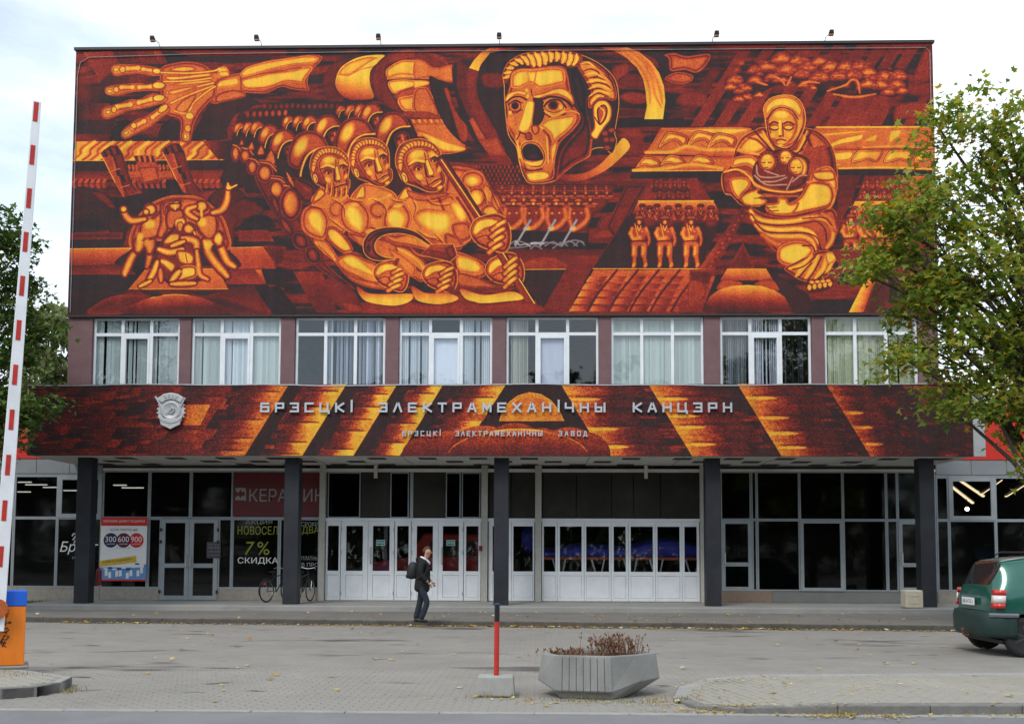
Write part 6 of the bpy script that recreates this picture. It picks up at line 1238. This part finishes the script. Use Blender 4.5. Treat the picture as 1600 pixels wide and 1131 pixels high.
dry('dry_shrub','tall dry reddish stems in the right half of the planter',(1.98,-16.78,.45),120,.15,.10,.28,1); dry('dry_shrub','low dry reddish weeds in the left half of the planter',(1.42,-16.9,.45),70,.16,.03,.10,2)
# ------------------------------------------------------------- litter bin by the right column
cb = thing('litter_bin','beige concrete litter bin with a square relief by the right column','bin',(11.32,-.72,.262))
cm = M('beige painted concrete',(.52,.46,.36),.8,.08,6,.3,50,dirt=.2,dc=(.3,.26,.2)); MB().box(-.24,.24,-.22,.22,0,.5).obj('body',cm,cb,bevel=.045)
MB().box(-.14,.14,-.232,-.222,.13,.17).box(-.14,.14,-.232,-.222,.33,.37).box(-.14,-.10,-.232,-.222,.171,.329).box(.10,.14,-.232,-.222,.171,.329).obj('relief',cm,cb,bevel=.004)
# ------------------------------------------------------------- bicycles behind the second column
def bike(label, loc, rz):
    t = thing('bicycle',label,'bicycle',loc,rz,'bicycles parked at the second column'); fm = M('black bike frame',(.02,.02,.025),.35)
    for x in (-.52,.52):
        ty = MB().tube([(x+.33*math.cos(a),0,.34+.33*math.sin(a)) for a in np.linspace(0,2*math.pi,25)],.018,6,False).obj('tyre',rubber,t)
        MB().tube([(x+.305*math.cos(a),0,.34+.305*math.sin(a)) for a in np.linspace(0,2*math.pi,25)],.009,5,False).obj('rim',M('bike chrome',(.5,.5,.52),.25,metal=.9),ty)
        sp = MB()
        for k in range(16): a = k*math.pi/8; sp.bar((x,.01*(-1)**k,.34),(x+.3*math.cos(a),0,.34+.3*math.sin(a)),.003,.003)
        sp.obj('spokes',MATS['bike chrome'],ty)
    MB().tube([(-.52,0,.34),(-.15,0,.78)],.013,6).tube([(-.52,0,.34),(-.05,0,.30)],.012,6).tube([(-.05,0,.30),(-.22,0,.84)],.016,6).tube([(-.05,0,.30),(.36,0,.74)],.018,6).tube([(-.19,0,.74),(.33,0,.82)],.016,6).tube([(.33,0,.92),(.40,0,.66),(.52,0,.34)],.016,6).obj('frame',fm,t)
    MB().lathe([(.01,.86),(.10,.87),(.11,.90),(.02,.92)],12,at=(-.24,0,0),sc=(1.3,.8)).obj('saddle',black_m,t)
    MB().tube([(.20,-.28,.98),(.34,-.22,1.02),(.33,0,.98),(.34,.22,1.02),(.20,.28,.98)],.013,6).obj('handlebar',MATS['bike chrome'],t); MB().box(-.62,-.56,-.03,.03,.52,.58).obj('rear_reflector',red_paint,t)
    MB().tube([(-.52+.37*math.cos(a),0,.34+.37*math.sin(a)) for a in np.linspace(R(40),R(200),9)],.014,4).obj('mudguard',fm,t)
    return t
bike('dark bicycle left of the second column, seen nearly end on',(-6.75,1.35,.262),R(68)); bike('dark bicycle mostly hidden right of the second column',(-5.95,1.3,.262),R(80))
# ------------------------------------------------------------- walking man
skin_m = M('skin',(.42,.22,.15),.55,.06,8); jk = M('black jacket cloth',(.006,.006,.007),.8,.3,14,.3,50); jn = M('dark blue trousers',(.018,.022,.035),.85,.25,12,.3,60); shoe = M('black shoe leather',(.007,.011,.011),.45); hair = M('short brown hair',(.075,.045,.025),.8,.3,40,.5,90); hood = M('white hood lining',(.68,.68,.70),.85,.06,8)
X0,Y0,Z0 = -1.70,-5.58,.12
man = thing('person','man in black jacket and dark trousers walking right with a black backpack','person',(X0,Y0,Z0))
# body: pelvis 0, spine, neck, head; arms; legs
J = [(.06,0,.86,.12,.15),(.08,0,1.02,.11,.14),(.10,0,1.22,.115,.165),(.10,0,1.38,.09,.15),(.145,0,1.47,.052,.055),(.185,0,1.55,.072,.072),(.20,0,1.63,.098,.086),(.195,0,1.70,.06,.06),
     (.09,-.19,1.39,.055),(.06,-.235,1.12,.042),(.235,-.225,.92,.032),(.09,.19,1.39,.055),(.10,.235,1.12,.042),(.26,.21,.93,.032),
     (.07,-.09,.80,.082),(.20,-.085,.46,.056),(.04,-.085,.09,.042),(.14,-.085,.035,.034),(.06,.09,.80,.082),(.01,.085,.46,.056),(-.09,.085,.09,.042),(.03,.085,.035,.034)]
E_ = [(0,1),(1,2),(2,3),(3,4),(4,5),(5,6),(6,7),(3,8),(8,9),(9,10),(3,11),(11,12),(12,13),(0,14),(14,15),(15,16),(16,17),(0,18),(18,19),(19,20),(20,21)]
skin('body',J,E_,skin_m,man,1)
# face pieces grown on the head
hd = MB().lathe([(.004,.002),(.018,.012),(.014,.03),(.004,.042)],8,at=(.282,0,1.585),sc=(1.1,.7)).obj('nose',skin_m,man,smooth=True)
for s in (-1,1):
    MB().lathe([(.004,0),(.022,.006),(.026,.03),(.014,.055),(.003,.058)],8,at=(.185,s*.083,1.585),sc=(1,.35)).obj('ear',skin_m,man,smooth=True); MB().lathe([(.002,-.004),(.011,0),(.002,.006)],8,at=(.272,s*.033,1.635)).obj('eye',black_m,man)
MB().box(.262,.276,-.025,.025,1.548,1.556).obj('mouth',M('lip',(.30,.10,.08),.5),man,bevel=.003)
skin('hair',[(.125,0,1.58,.04,.065),(.135,0,1.665,.055,.078),(.19,0,1.70,.052,.07),(.25,0,1.698,.025,.05)],[(0,1),(1,2),(2,3)],hair,man,2)
skin('jacket',[(.05,0,.66,.175,.20),(.07,0,.84,.175,.20),(.08,0,1.0,.155,.185),(.09,0,1.2,.15,.19),(.085,0,1.36,.12,.175),(.10,0,1.45,.085,.10),(.08,-.205,1.385,.082),(.045,-.245,1.13,.066),(.20,-.235,.95,.052),(.08,.205,1.385,.082),(.09,.245,1.13,.066),(.225,.22,.96,.052)],[(0,1),(1,2),(2,3),(3,4),(4,5),(4,6),(6,7),(7,8),(4,9),(9,10),(10,11)],jk,man,2)
skin('trousers',[(.06,0,.96,.10,.13),(.07,-.09,.76,.092),(.205,-.09,.47,.076),(.045,-.088,.06,.076),(.05,.09,.76,.092),(.015,.088,.47,.076),(-.085,.088,.06,.076)],[(0,1),(1,2),(2,3),(0,4),(4,5),(5,6)],jn,man,2)
for dx,y in ((.04,-.087),(-.09,.087)): skin('shoe',[(dx-.045,y,.05,.05),(dx+.03,y,.05,.052),(dx+.11,y,.036,.045,.04),(dx+.185,y,.03,.032,.034)],[(0,1),(1,2),(2,3)],shoe,man,2)
skin('hood',[(.02,-.06,1.47,.045),(-.0,0,1.475,.06),(.02,.06,1.47,.045),(.09,.095,1.45,.035),(.09,-.095,1.45,.035)],[(0,1),(1,2),(2,3),(0,4)],jk,man,2,root=1)
skin('collar',[(.04,-.075,1.50,.026),(.04,.075,1.50,.026),(.14,-.10,1.46,.024),(.14,.10,1.46,.024),(.215,-.06,1.385,.026),(.215,.06,1.385,.026),(.235,0,1.34,.024)],[(0,1),(0,2),(1,3),(2,4),(3,5),(4,6),(5,6)],hood,man,2)
def hand(px,py,pz):                                                  # loosely curled hand hanging from the wrist
    skin('hand',[(px,py,pz,.026,.018),(px+.045,py,pz-.035,.036,.018),(px+.07,py,pz-.06,.032,.016)],[(0,1),(1,2)],skin_m,man,2)
    for i,L in enumerate((.062,.07,.066,.05)):
        x,z = px+.055+.008*i*0,pz-.07; yy = py; o = .016*(i-1.5)
        skin('finger',[(px+.06+o*.75,yy,pz-.055-o*.3,.010),(px+.075+o*.75,yy+.002,pz-.055-o*.3-L*.5,.009),(px+.062+o*.75,yy+.008,pz-.055-o*.3-L*.9,.0075)],[(0,1),(1,2)],skin_m,man,1)
    skin('thumb',[(px+.03,py,pz-.02,.012),(px+.075,py-.004,pz-.022,.010),(px+.10,py-.004,pz-.04,.008)],[(0,1),(1,2)],skin_m,man,1)
hand(.235,-.235,.915); hand(.26,.22,.925)
bp = thing('backpack','black backpack on the back of the walking man','backpack',(X0-.17,Y0,Z0+.92)); bpm = M('black nylon',(.010,.010,.012),.6,.3,14)
skin('bag',[(.02,0,.06,.11,.13),(.0,0,.20,.13,.15),(.03,0,.36,.11,.14),(.08,0,.47,.06,.10)],[(0,1),(1,2),(2,3)],bpm,bp,2); skin('front_pocket',[(-.10,0,.08,.05,.10),(-.10,0,.20,.06,.11)],[(0,1)],bpm,bp,2)
for s in (-1,1): MB().tube([(.10,s*.10,.47),(.20,s*.13,.56),(.33,s*.14,.50),(.39,s*.15,.36),(.30,s*.20,.15),(.12,s*.15,.08)],.014,6).obj('strap',bpm,bp)
MB().tube([(.10,-.03,.50),(.09,0,.56),(.10,.03,.50)],.012,6).obj('grab_loop',bpm,bp)
# ------------------------------------------------------------- green car
car = thing('car','dark green compact car parked at the right edge, tail toward the left','car',(9.33,-11.93,.004),R(-1)); car.scale = (1.03,1.03,1.045)
cpaint = M('dark green metallic',(.012,.10,.072),.28,.06,40,metal=.3,coat=.8); cgl = M('dark car glass',(.012,.016,.018),.06,.05,spec=.6); plast = M('dark green bumper',(.012,.035,.030),.5,.1); trim = M('grey trim',(.13,.14,.16),.5)
# stations: x, half width at sill, waist, roof; z of sill, waist, shoulder, roof
ST = [(-.66,.60,.66,.50,.34,.66,.98,1.02),(-.62,.74,.78,.56,.28,.66,1.00,1.14),(-.40,.80,.845,.60,.24,.66,1.03,1.54),(.0,.80,.855,.62,.24,.68,1.02,1.615),(.7,.80,.86,.63,.24,.68,1.0,1.64),(1.5,.80,.86,.62,.24,.68,.98,1.62),(2.0,.80,.855,.60,.24,.67,.96,1.52),(2.55,.80,.85,.66,.24,.66,.94,1.10),(2.75,.80,.845,.70,.24,.64,.92,.99),(3.2,.76,.80,.66,.26,.60,.80,.88),(3.45,.60,.66,.55,.30,.54,.68,.74)]
vv = []; ff = []; mi = []
for (x,a,b,c,z0,z1,z2,z3) in ST:
    y = [(-a,z0),(-b,z1),(-b*.985,z2),(-c,z3-.05),(-c*.8,z3),(c*.8,z3),(c,z3-.05),(b*.985,z2),(b,z1),(a,z0)]; vv += [(x,p,q) for p,q in y]
n = 10
for i in range(len(ST)-1):
    for k in range(n):
        ff.append((i*n+k,i*n+(k+1)%n,(i+1)*n+(k+1)%n,(i+1)*n+k)); g = 0
        if k in (2,6) and 3<=i<=6: g = 1
        if k in (3,4,5) and i==1: g = 1
        if k in (3,4,5) and i in (6,): g = 1
        mi.append(g)
ff.append(tuple(range(n-1,-1,-1))); mi.append(0); ff.append(tuple((len(ST)-1)*n+k for k in range(n))); mi.append(0)
me = bpy.data.meshes.new('body'); me.from_pydata(vv,[],ff); me.materials.append(cpaint); me.materials.append(cgl); me.materials.append(black_m); me.polygons.foreach_set('material_index',mi)
bm = bmesh.new(); bm.from_mesh(me); bmesh.ops.recalc_face_normals(bm,faces=bm.faces)
cl = bm.edges.layers.float.new('crease_edge')
for e in bm.edges:
    if len(e.link_faces)==2 and e.link_faces[0].material_index!=e.link_faces[1].material_index: e[cl] = .75
bm.to_mesh(me); bm.free()
tmp = bpy.data.objects.new('body',me); col.objects.link(tmp); s_ = tmp.modifiers.new('s','SUBSURF'); s_.levels = s_.render_levels = 3
cut = MB()
for x in (-.16,2.58):
    for y in (-.75,.75): cut.lathe([(.375,-.28),(.375,.28)],28,at=(x,y,.31),axis='Y')
co = cut.obj('cutter',black_m); bo_ = tmp.modifiers.new('b','BOOLEAN'); bo_.object = co; bo_.solver = 'EXACT'; bo_.operation = 'DIFFERENCE'
bo_.material_mode = 'TRANSFER'
bpy.context.view_layer.update(); full = bpy.data.meshes.new_from_object(tmp.evaluated_get(bpy.context.evaluated_depsgraph_get())); bpy.data.objects.remove(tmp); bpy.data.objects.remove(co)
def part_of(full, want, name, sel=None):
    bm = bmesh.new(); bm.from_mesh(full); bmesh.ops.delete(bm,geom=[f for f in bm.faces if not (want(f) and (sel is None or sel(f.calc_center_median())))],context='FACES'); m = bpy.data.meshes.new(name); bm.to_mesh(m); bm.free()
    for q in full.materials: m.materials.append(q)
    m.shade_smooth(); return m
OC = Vector((.0,-.855,.0))
link('body',part_of(full,lambda f:f.material_index!=1,'body'),car,(0,.83,0))
for nm,sel in (('rear_window',lambda c:c.x<-.3 and abs(c.y)<.60),('windscreen',lambda c:c.x>1.9 and abs(c.y)<.62)):
    link(nm,part_of(full,lambda f:f.material_index==1,nm,sel),car,(0,.83,0))
for s in (-1,1): link('side_windows',part_of(full,lambda f:f.material_index==1,'side_windows',lambda c:c.y*s>0 and not (c.x<-.3 and abs(c.y)<.60) and not (c.x>1.9 and abs(c.y)<.62)),car,(0,.83,0))
for s in (0,1):
    for x in (-.16,2.58):
        y0 = -.02 if s==0 else 1.68; dr = 1 if s==0 else -1
        tyre = MB().lathe([(.20,.01),(.26,-.0),(.30,.015),(.315,.05),(.315,.15),(.30,.19),(.2,.2)],32,axis='Y',sc=(1,1))
        wh = MB().lathe([(.05,.05*1),(.19,.06),(.2,.1),(.1,.12)],24,axis='Y').obj('wheel',M('wheel well steel',(.03,.03,.033),.5),car,(x,y0,.315)); 
        if s: wh.rotation_euler = (0,0,math.pi)
        tyre.obj('tyre',rubber,wh,smooth=False)
        MB().lathe([(.205,.02),(.185,.012),(.18,.03),(.20,.05)],28,axis='Y').obj('rim',M('dark alloy',(.10,.11,.13),.35,.1,metal=.7),wh)
        MB().lathe([(.01,.018),(.045,.02),(.055,.035),(.03,.045)],14,axis='Y').obj('hub_cap',M('hub grey',(.22,.23,.25),.35,metal=.5),wh)
        sp = MB()
        for k in range(7):
            a = k*2*math.pi/7; sp.bar((.04*math.cos(a),.035,.04*math.sin(a)),(.19*math.cos(a),.032,.19*math.sin(a)),.05,.02)
        sp.obj('spokes',MATS['dark alloy'],wh)
    # arch lips
bp_ = MB()
def bumper(): 
    pts = [(-.30,-.035),(-.52,-.02),(-.68,.10),(-.735,.35),(-.745,.83),(-.735,1.31),(-.68,1.56),(-.52,1.68),(-.30,1.695)]
    v = []; f = []; prof = [(0,.30),(-.035,.36),(-.045,.60),(-.02,.70),(.05,.72)]
    for x,y in pts:
        c = Vector((x-.1,y-.83,0)).normalized()
        for o,z in prof: v.append((x-c.x*o,y-c.y*o,z))
    m = len(prof)
    for i in range(len(pts)-1):
        for k in range(m-1): f.append((i*m+k,(i+1)*m+k,(i+1)*m+k+1,i*m+k+1))
    return v,f
v,f = bumper(); o = MB().add(v,f).obj('bumper',plast,car,smooth=True); s_ = o.modifiers.new('s','SOLIDIFY'); s_.thickness = .03; s_.offset = -1
v2 = []; f2 = []
for i in range(3): pass
MB().tube([(-.30,-.078,.665),(-.52,-.066,.665),(-.70,.06,.665)],.035,6).obj('bumper_strip',trim,car)
def lamp(name, zs, mat, y, s):
    P = [(-.47,-.026),(-.565,.0),(-.62,.05),(-.645,.115)]
    v = []; f = []
    for x,yy in P:
        for z in zs: v.append((x-.012+(z-.85)*.10,(yy-.012) if s==0 else 1.66-(yy-.012),z))
    m = len(zs)
    for i in range(3):
        for k in range(m-1): f.append((i*m+k,(i+1)*m+k,(i+1)*m+k+1,i*m+k+1))
    o = MB().add(v,f).obj(name,mat,tl,smooth=True); q = o.modifiers.new('s','SOLIDIFY'); q.thickness = .025
lred = M('red lamp lens',(.55,.02,.015),.15,.05,coat=.6); lwh = M('white lamp lens',(.7,.62,.6),.2,.05,coat=.6)
for s in (0,1):
    tl = MB().box(-.60,-.50,.04 if s==0 else 1.55,.11 if s==0 else 1.62,.8,1.0).obj('taillight',black_m,car)
    lamp('red_lens',(.985,1.07),lred,0,s); lamp('clear_lens',(.86,.98),lwh,0,s); lamp('red_lens',(.775,.855),lred,0,s)
o = MB().box(-.735,-.715,.62,1.10,.80,.92).obj('number_plate',white_ink,car); text('plate_text','АВ 4175-1',black_m,0,0,0,.42,.07,o); o.children[0].rotation_euler = (0,0,R(-90)); o.children[0].location = (-.737,1.07,.825)
MB().tube([(-.72,.78,.30),(-.80,.76,.29),(-.86,.75,.31),(-.87,.75,.37)],.018,7).obj('tow_bar',M('rusty tow bar',(.13,.05,.03),.7,.3,12),car); MB().lathe([(.003,-.03),(.025,-.02),(.03,0),(.025,.02),(.003,.03)],10,at=(-.87,.75,.39)).obj('tow_ball',MATS['rusty tow bar'],car)
MB().lathe([(.01,-.05),(.075,-.05),(.08,-.03)],16,at=(-.05,.03,.93),axis='Y',sc=(1,.9)).obj('fuel_cap',black_m,car)
for y in (.18,1.48): MB().tube([(.0,y,1.625),(.1,y,1.675),(1.3,y,1.68),(1.42,y,1.625)],.016,6).obj('roof_rail',black_m,car)
MB().tube([(-.62,.83,1.05),(-.60,1.05,1.22)],.012,5).obj('wiper',black_m,car)
for y in (-.13,1.79): MB().box(1.75,1.86,y-.08,y+.08,.98,1.12).obj('mirror',cpaint,car,bevel=.03)
MB().box(-.5,3.3,.08,1.6,.2,.26).obj('underbody',black_m,car)

# ------------------------------------------------------------- trees
bark = M('grey brown bark',(.085,.07,.055),.95,.3,9,.9,25,stretch=(1,1,.25))
def leaf_shape(kind):
    if kind=='maple': return [(0,0),(.16,.10),(.46,.06),(.36,.30),(.52,.52),(.22,.50),(.10,.70),(0,1.0),(-.10,.70),(-.22,.50),(-.52,.52),(-.36,.30),(-.46,.06),(-.16,.10)]
    return [(0,0),(.28,.35),(.2,.75),(0,1),(-.2,.75),(-.28,.35)]
def tree(label, base, trunk_top, clusters, leafm, size=.15, per=150, rad=.55, seed=1, r0=.2, kind='maple', droop=.5, fork=None, name='maple_tree', group=None, cat='tree'):
    r = random.Random(seed); t = thing(name,label,cat,base,0,group); B = Vector(base); T = Vector(trunk_top)-B
    fork = fork or [.45,.6,.75,.9,1.0]; mid = T*.5+Vector((r.gauss(0,.12),r.gauss(0,.12),0))
    path = [Vector((0,0,-.05)),T*.02,mid*.5,mid,T*.78,T]; MB().tube(path,[r0*1.35,r0*1.05,r0*.9,r0*.75,r0*.5,r0*.2],10).obj('trunk',bark,t,smooth=True)
    lm = MB(); limbs = {}
    def on_trunk(s): 
        k = s*(len(path)-1); i = min(int(k),len(path)-2); return path[i].lerp(path[i+1],k-i)
    V = []; F = []; sh = leaf_shape(kind); ns = len(sh); br = MB()
    for c in clusters:
        c = Vector(c[:3])-B; hz = min(max((c.z-T.z*.25)/max(T.z,.1),.25),.98); s = min(max(.30+.6*(c.z/T.z-.35),.32),.97); p0 = on_trunk(s); d = c-p0
        p1 = p0+d*.35+Vector((r.gauss(0,.12),r.gauss(0,.12),d.length*.10)); p2 = p0+d*.7+Vector((r.gauss(0,.12),r.gauss(0,.12),d.length*.08)); rb = min(.02+.012*d.length,r0*.35)
        br.tube([p0,p1,p2,c],[rb,rb*.75,rb*.5,rb*.22],5,False)
        for q in range(5):
            e = c+Vector((r.gauss(0,rad*.75),r.gauss(0,rad*.75),r.gauss(0,rad*.55))); br.tube([p2.lerp(c,r.random()),e],[.012,.005],4,False)
        n = int(per*r.uniform(.7,1.3)); sub = [c+Vector((r.gauss(0,rad*.55),r.gauss(0,rad*.55),r.gauss(0,rad*.4))) for _ in range(6)]
        for i in range(n):
            q = sub[i%6]; p = q+Vector((r.gauss(0,rad*.36),r.gauss(0,rad*.36),r.gauss(0,rad*.26))); L = size*r.uniform(.6,1.2); az = r.uniform(0,6.283); tilt = r.uniform(-.2,1.2)*droop+r.gauss(0,.25); ro = r.gauss(0,.5)
            fx = Vector((math.cos(az)*math.cos(tilt),math.sin(az)*math.cos(tilt),-math.sin(tilt))); sx = fx.cross(Vector((0,0,1))).normalized(); up = sx.cross(fx); sx = sx*math.cos(ro)+up*math.sin(ro); up = sx.cross(fx)
            k = len(V)
            for a,b in sh: V.append(p+sx*(a*L)+fx*(b*L)+up*(abs(a)*L*.3-b*b*L*.15))
            F.append(tuple(range(k,k+ns)))
    br.obj('limbs',bark,t,smooth=True)
    me = bpy.data.meshes.new('crown'); me.from_pydata(V,[],F); me.materials.append(leafm); link('crown',me,t); return t
green1 = leafmat('maple leaves turning',[(0,(.07,.13,.02)),(.35,(.17,.235,.04)),(.7,(.27,.31,.055)),(.88,(.37,.33,.065)),(.96,(.34,.26,.04)),(1,(.28,.12,.03))],.45,.45)
green2 = leafmat('dark maple leaves',[(0,(.032,.070,.016)),(.5,(.065,.12,.026)),(.9,(.11,.165,.036)),(1,(.16,.18,.04))],.45,.3)
green3 = leafmat('street tree leaves',[(0,(.020,.040,.012)),(1,(.05,.075,.02))],.6,.15)
willow = leafmat('pale willow leaves',[(0,(.10,.13,.04)),(1,(.18,.20,.08))],.6,.4)
def cloud(n, c, rr, seed, inner=.35, cond=None, gap=.55):
    r = random.Random(seed); out = []; tries = 0
    while len(out)<n and tries<6000:
        tries += 1; a = [r.uniform(-1,1) for _ in range(3)]; d = math.sqrt(sum(v*v for v in a))
        if d>1 or d<inner: continue
        p = tuple(c[i]+a[i]*rr[i] for i in range(3))
        if cond and not cond(p): continue
        if all((p[0]-q[0])**2+(p[1]-q[1])**2+(p[2]-q[2])**2>gap**2 for q in out): out.append(p)
    return out
# right maple: reaches over the painted wall
R_ = [(7.75,-8.2,7.55),(8.3,-8.0,7.95),(8.2,-8.6,8.6),(8.8,-8.2,8.9),(9.2,-7.8,9.55),(8.7,-7.8,8.2),(9.2,-8.4,8.2),(9.0,-8.3,7.4),(9.5,-8.0,7.6),(9.4,-8.5,6.9),(8.9,-7.9,6.7),(8.55,-8.2,5.75),(9.0,-8.0,6.1),(9.35,-8.4,6.2),(9.7,-8.2,6.6),(9.8,-7.9,7.3),
      (9.75,-8.2,8.3),(9.9,-8.0,8.9),(9.6,-7.8,10.75),(10.2,-8.1,10.8),(10.3,-8.0,10.2),(10.9,-8.2,10.6),(9.3,-8.0,4.85),(9.8,-8.3,5.1),(9.6,-8.0,5.6),(10.3,-8.2,5.5),(10.4,-7.8,4.8),(10.9,-8.4,4.9),(11.3,-8.0,4.3),(11.0,-8.5,3.6),(10.6,-8.0,6.1),(11.1,-8.3,6.0),(10.3,-8.3,7.0),(10.8,-8.5,7.6),(10.4,-8.0,8.0),(11.0,-8.0,8.6),(10.6,-8.4,9.2),(11.2,-8.2,9.8),(11.4,-8.4,9.9),(10.2,-7.6,9.6),(11.4,-8.0,6.8)]
rt = tree('tall maple with yellowing leaves reaching over the right end of the painted wall',(12.0,-7.6,.12),(12.0,-7.6,9.0),R_+cloud(34,(13.0,-7.4,6.7),(2.9,2.9,3.5),5,.3,lambda p:p[0]>11.2,.8),green1,.165,235,.56,7,.2)
# left maple, darker
L_ = [(-12.40,-4.0,9.95),(-12.80,-4.2,9.5),(-12.10,-4.1,9.3),(-13.10,-4.0,10.2),(-12.00,-3.9,8.6),(-12.50,-4.1,8.7),(-11.80,-4.0,7.8),(-12.30,-4.2,7.9),(-11.65,-4.0,7.3),(-12.10,-4.0,7.1),(-12.60,-4.2,7.2),(-11.90,-4.1,6.4),(-12.40,-4.3,6.3),(-11.80,-4.0,5.6),(-11.50,-4.2,5.15),(-12.00,-4.0,5.0),(-12.40,-4.2,5.4),(-12.20,-4.0,4.4),(-12.70,-4.2,4.5),(-12.90,-4.0,5.1),(-13.00,-4.3,6.0),(-13.00,-4.0,8.0),(-13.10,-4.2,8.9),(-12.90,-4.0,6.7),(-13.20,-4.0,4.0)]
tree('dark green maple at the left edge behind the striped boom',(-14.4,-3.6,.12),(-14.2,-3.6,9.2),L_+cloud(44,(-14.6,-3.8,7.0),(2.6,2.4,3.8),9,.3,lambda p:p[0]<-12.6,.75),green2,.16,270,.52,3,.18)
# willow far behind on the left and a row of trees across the road (seen in the glass)
tree('pale feathery willow far behind the left end of the building',(-31.5,38,0),(-31.5,38,17),cloud(46,(-31.6,38,13.5),(2.6,2.6,5.5),11,.2,None,.9),willow,.55,70,.75,5,.35,'oval',1.6,name='willow_tree')
tree('dark tree low behind the left wing under the pale willow',(-38,42,0),(-38,42,13),cloud(40,(-37.5,42,10.5),(5.5,3,4.5),12,.2,None,1.2),green3,.6,60,1.1,6,.35,'oval',.6,name='tree')
st_ = tree('broad dense street tree across the road from the building',(-24,-62,.12),(-24,-62,13),cloud(90,(-24,-62,8.5),(6.8,5,8.0),21,.25,None,1.2),green3,.85,70,1.2,8,.4,'oval',.6,name='street_tree',group='street trees across the road')
for i,(x,y,s) in enumerate(((-13,-64,1.1),(-3,-61,.95),(8,-63,1.15),(19,-62,1.0),(30,-64,1.1),(-35,-63,1.0),(41,-62,1.05),(-47,-62,1.1),(-59,-64,1.0),(-71,-62,1.2),(53,-63,1.1),(65,-62,1.0),(-18.5,-66,1.0),(2.5,-66,1.1),(13.5,-67,1.0),(24.5,-67,1.15),(-8,-67,1.1))):
    c = copy_tree(st_); c.location = (x,y,.12); c.rotation_euler = (0,0,i*1.3); c.scale = (s,s,s)
hg = thing('screen_hedge','unseen leafy screen added across the road to darken the glass reflections','screen_hedge',(0,-47,.12))  # added out of view so the ground-floor glass reflects dark foliage
r = random.Random(5); V = []; F = []; sh = leaf_shape('oval')
for i in range(16000):
    x,y,z = r.uniform(-48,48),r.uniform(-.7,.7),r.uniform(0,2.9)+.25*math.sin(i*.01); L = .42*r.uniform(.6,1.2); q = Matrix.Rotation(r.uniform(0,6.3),3,'Z')@Matrix.Rotation(r.gauss(.3,.5),3,'X'); k = len(V); V += [Vector((x,y,z))+q@Vector((a*L,0,b*L)) for a,b in sh]; F.append(tuple(range(k,k+6)))
me = bpy.data.meshes.new('foliage'); me.from_pydata(V,[],F); me.materials.append(green3); link('foliage',me,hg)
for i in range(24): x = -46+4*i; MB().tube([(x,0,-.05),(x+.1,0,1.2),(x,.1,2.4)],[.06,.05,.02],6).obj('stem',bark,hg)
# ------------------------------------------------------------- fallen leaves and weeds
fl = leafmat('fallen leaves',[(0,(.30,.15,.03)),(.4,(.45,.29,.05)),(.75,(.55,.42,.12)),(1,(.55,.52,.35))],.6,.1)
def scatter(name, label, pts, sz, seed, mat=fl):
    r = random.Random(seed); mb = MB(); sh = leaf_shape('maple')
    for x,y,z in pts:
        L = sz*r.uniform(.5,1.1); a = r.uniform(0,6.3); tx,ty = r.gauss(0,.2),r.gauss(0,.2); c,s = math.cos(a),math.sin(a)
        mb.add([(x+(u*c-v*s)*L,y+(u*s+v*c)*L,z+.006+max(0,u*L*tx+v*L*ty)+abs(u)*L*.25) for u,v in sh],[tuple(range(len(sh)))])
    return tag(mb.obj(name,mat),label,'leaves',kind='stuff')
r = random.Random(12); pts = []
for i in range(900):
    x = r.choice([r.gauss(2.5,4),r.uniform(-11,12)]); pts.append((x,ky(x)-abs(r.gauss(0,.10))-.01,.004))
for i in range(150): x = r.gauss(2,6); y = r.uniform(ky(x)+.2,-1.2); pts.append((x,y,.124))
for i in range(70): x = r.uniform(-9,10); y = r.uniform(-14,ky(x)-.3); pts.append((x,y,.012))
for i in range(30): x = r.uniform(-8,8); y = r.uniform(-18.3,-14); pts.append((x,y,.014 if not inpoly(x,y,ISL) else zisl(x)+.01))
scatter('fallen_leaves','scattered yellow maple leaves along the kerb and on the paving',pts,.11,3)
pts = []
for cx_,cy_,n,sx_,sy_ in ((2.9,-18.2,160,.35,.10),(4.3,-18.44,260,.42,.10),(6.0,-18.36,60,.5,.06),(3.4,-16.0,50,.4,.15),(2.4,-17.6,70,.25,.2),(1.4,-17.6,60,.5,.1),(.4,-17.35,40,.3,.08),(4.6,-16.6,90,1.1,.5),(7,-18.2,60,.6,.08)):
    for i in range(n): x,y = r.gauss(cx_,sx_),r.gauss(cy_,sy_); pts.append((x,y,zisl(x)+.01 if inpoly(x,y,ISL) else .012))
scatter('fallen_leaves','drift of small dry leaves and litter around the planter and the island kerb',pts,.045,5)
weed = leafmat('yellow green weeds',[(0,(.10,.11,.03)),(.5,(.24,.20,.06)),(1,(.36,.26,.08))],.7,.2)
wp = [(1.5,-17.42,80,.22,.05),(2.2,-17.5,60,.25,.06),(4.25,-18.42,90,.10,.04),(2.75,-17.5,60,.25,.15),(-4.62,-16.95,70,.06,.12),(-5.6,-16.3,60,.35,.2),(.40,-17.2,30,.1,.03),(.75,-17.2,30,.1,.03),(3.1,-18.3,40,.2,.06),(-6.1,-15.9,60,.3,.2)]
mb = MB()
for k,(x,y,n,sx_,sy_) in enumerate(wp):
    q = tuft_mesh(n,0,.02,.09,.004,k,.8,pos=lambda r,x=x,y=y,a=sx_,b=sy_:(r.gauss(x,a),r.gauss(y,b))); z = .11 if inpoly(x,y,LIS) else zisl(x) if inpoly(x,y,ISL) else .004; mb.add([(v[0],v[1],v[2]+z) for v in q.v],q.f)
tag(mb.obj('weeds',weed),'yellowing weed tufts in the joints around planter and islands','weeds',kind='stuff')
bpy.data.objects.remove(_to)
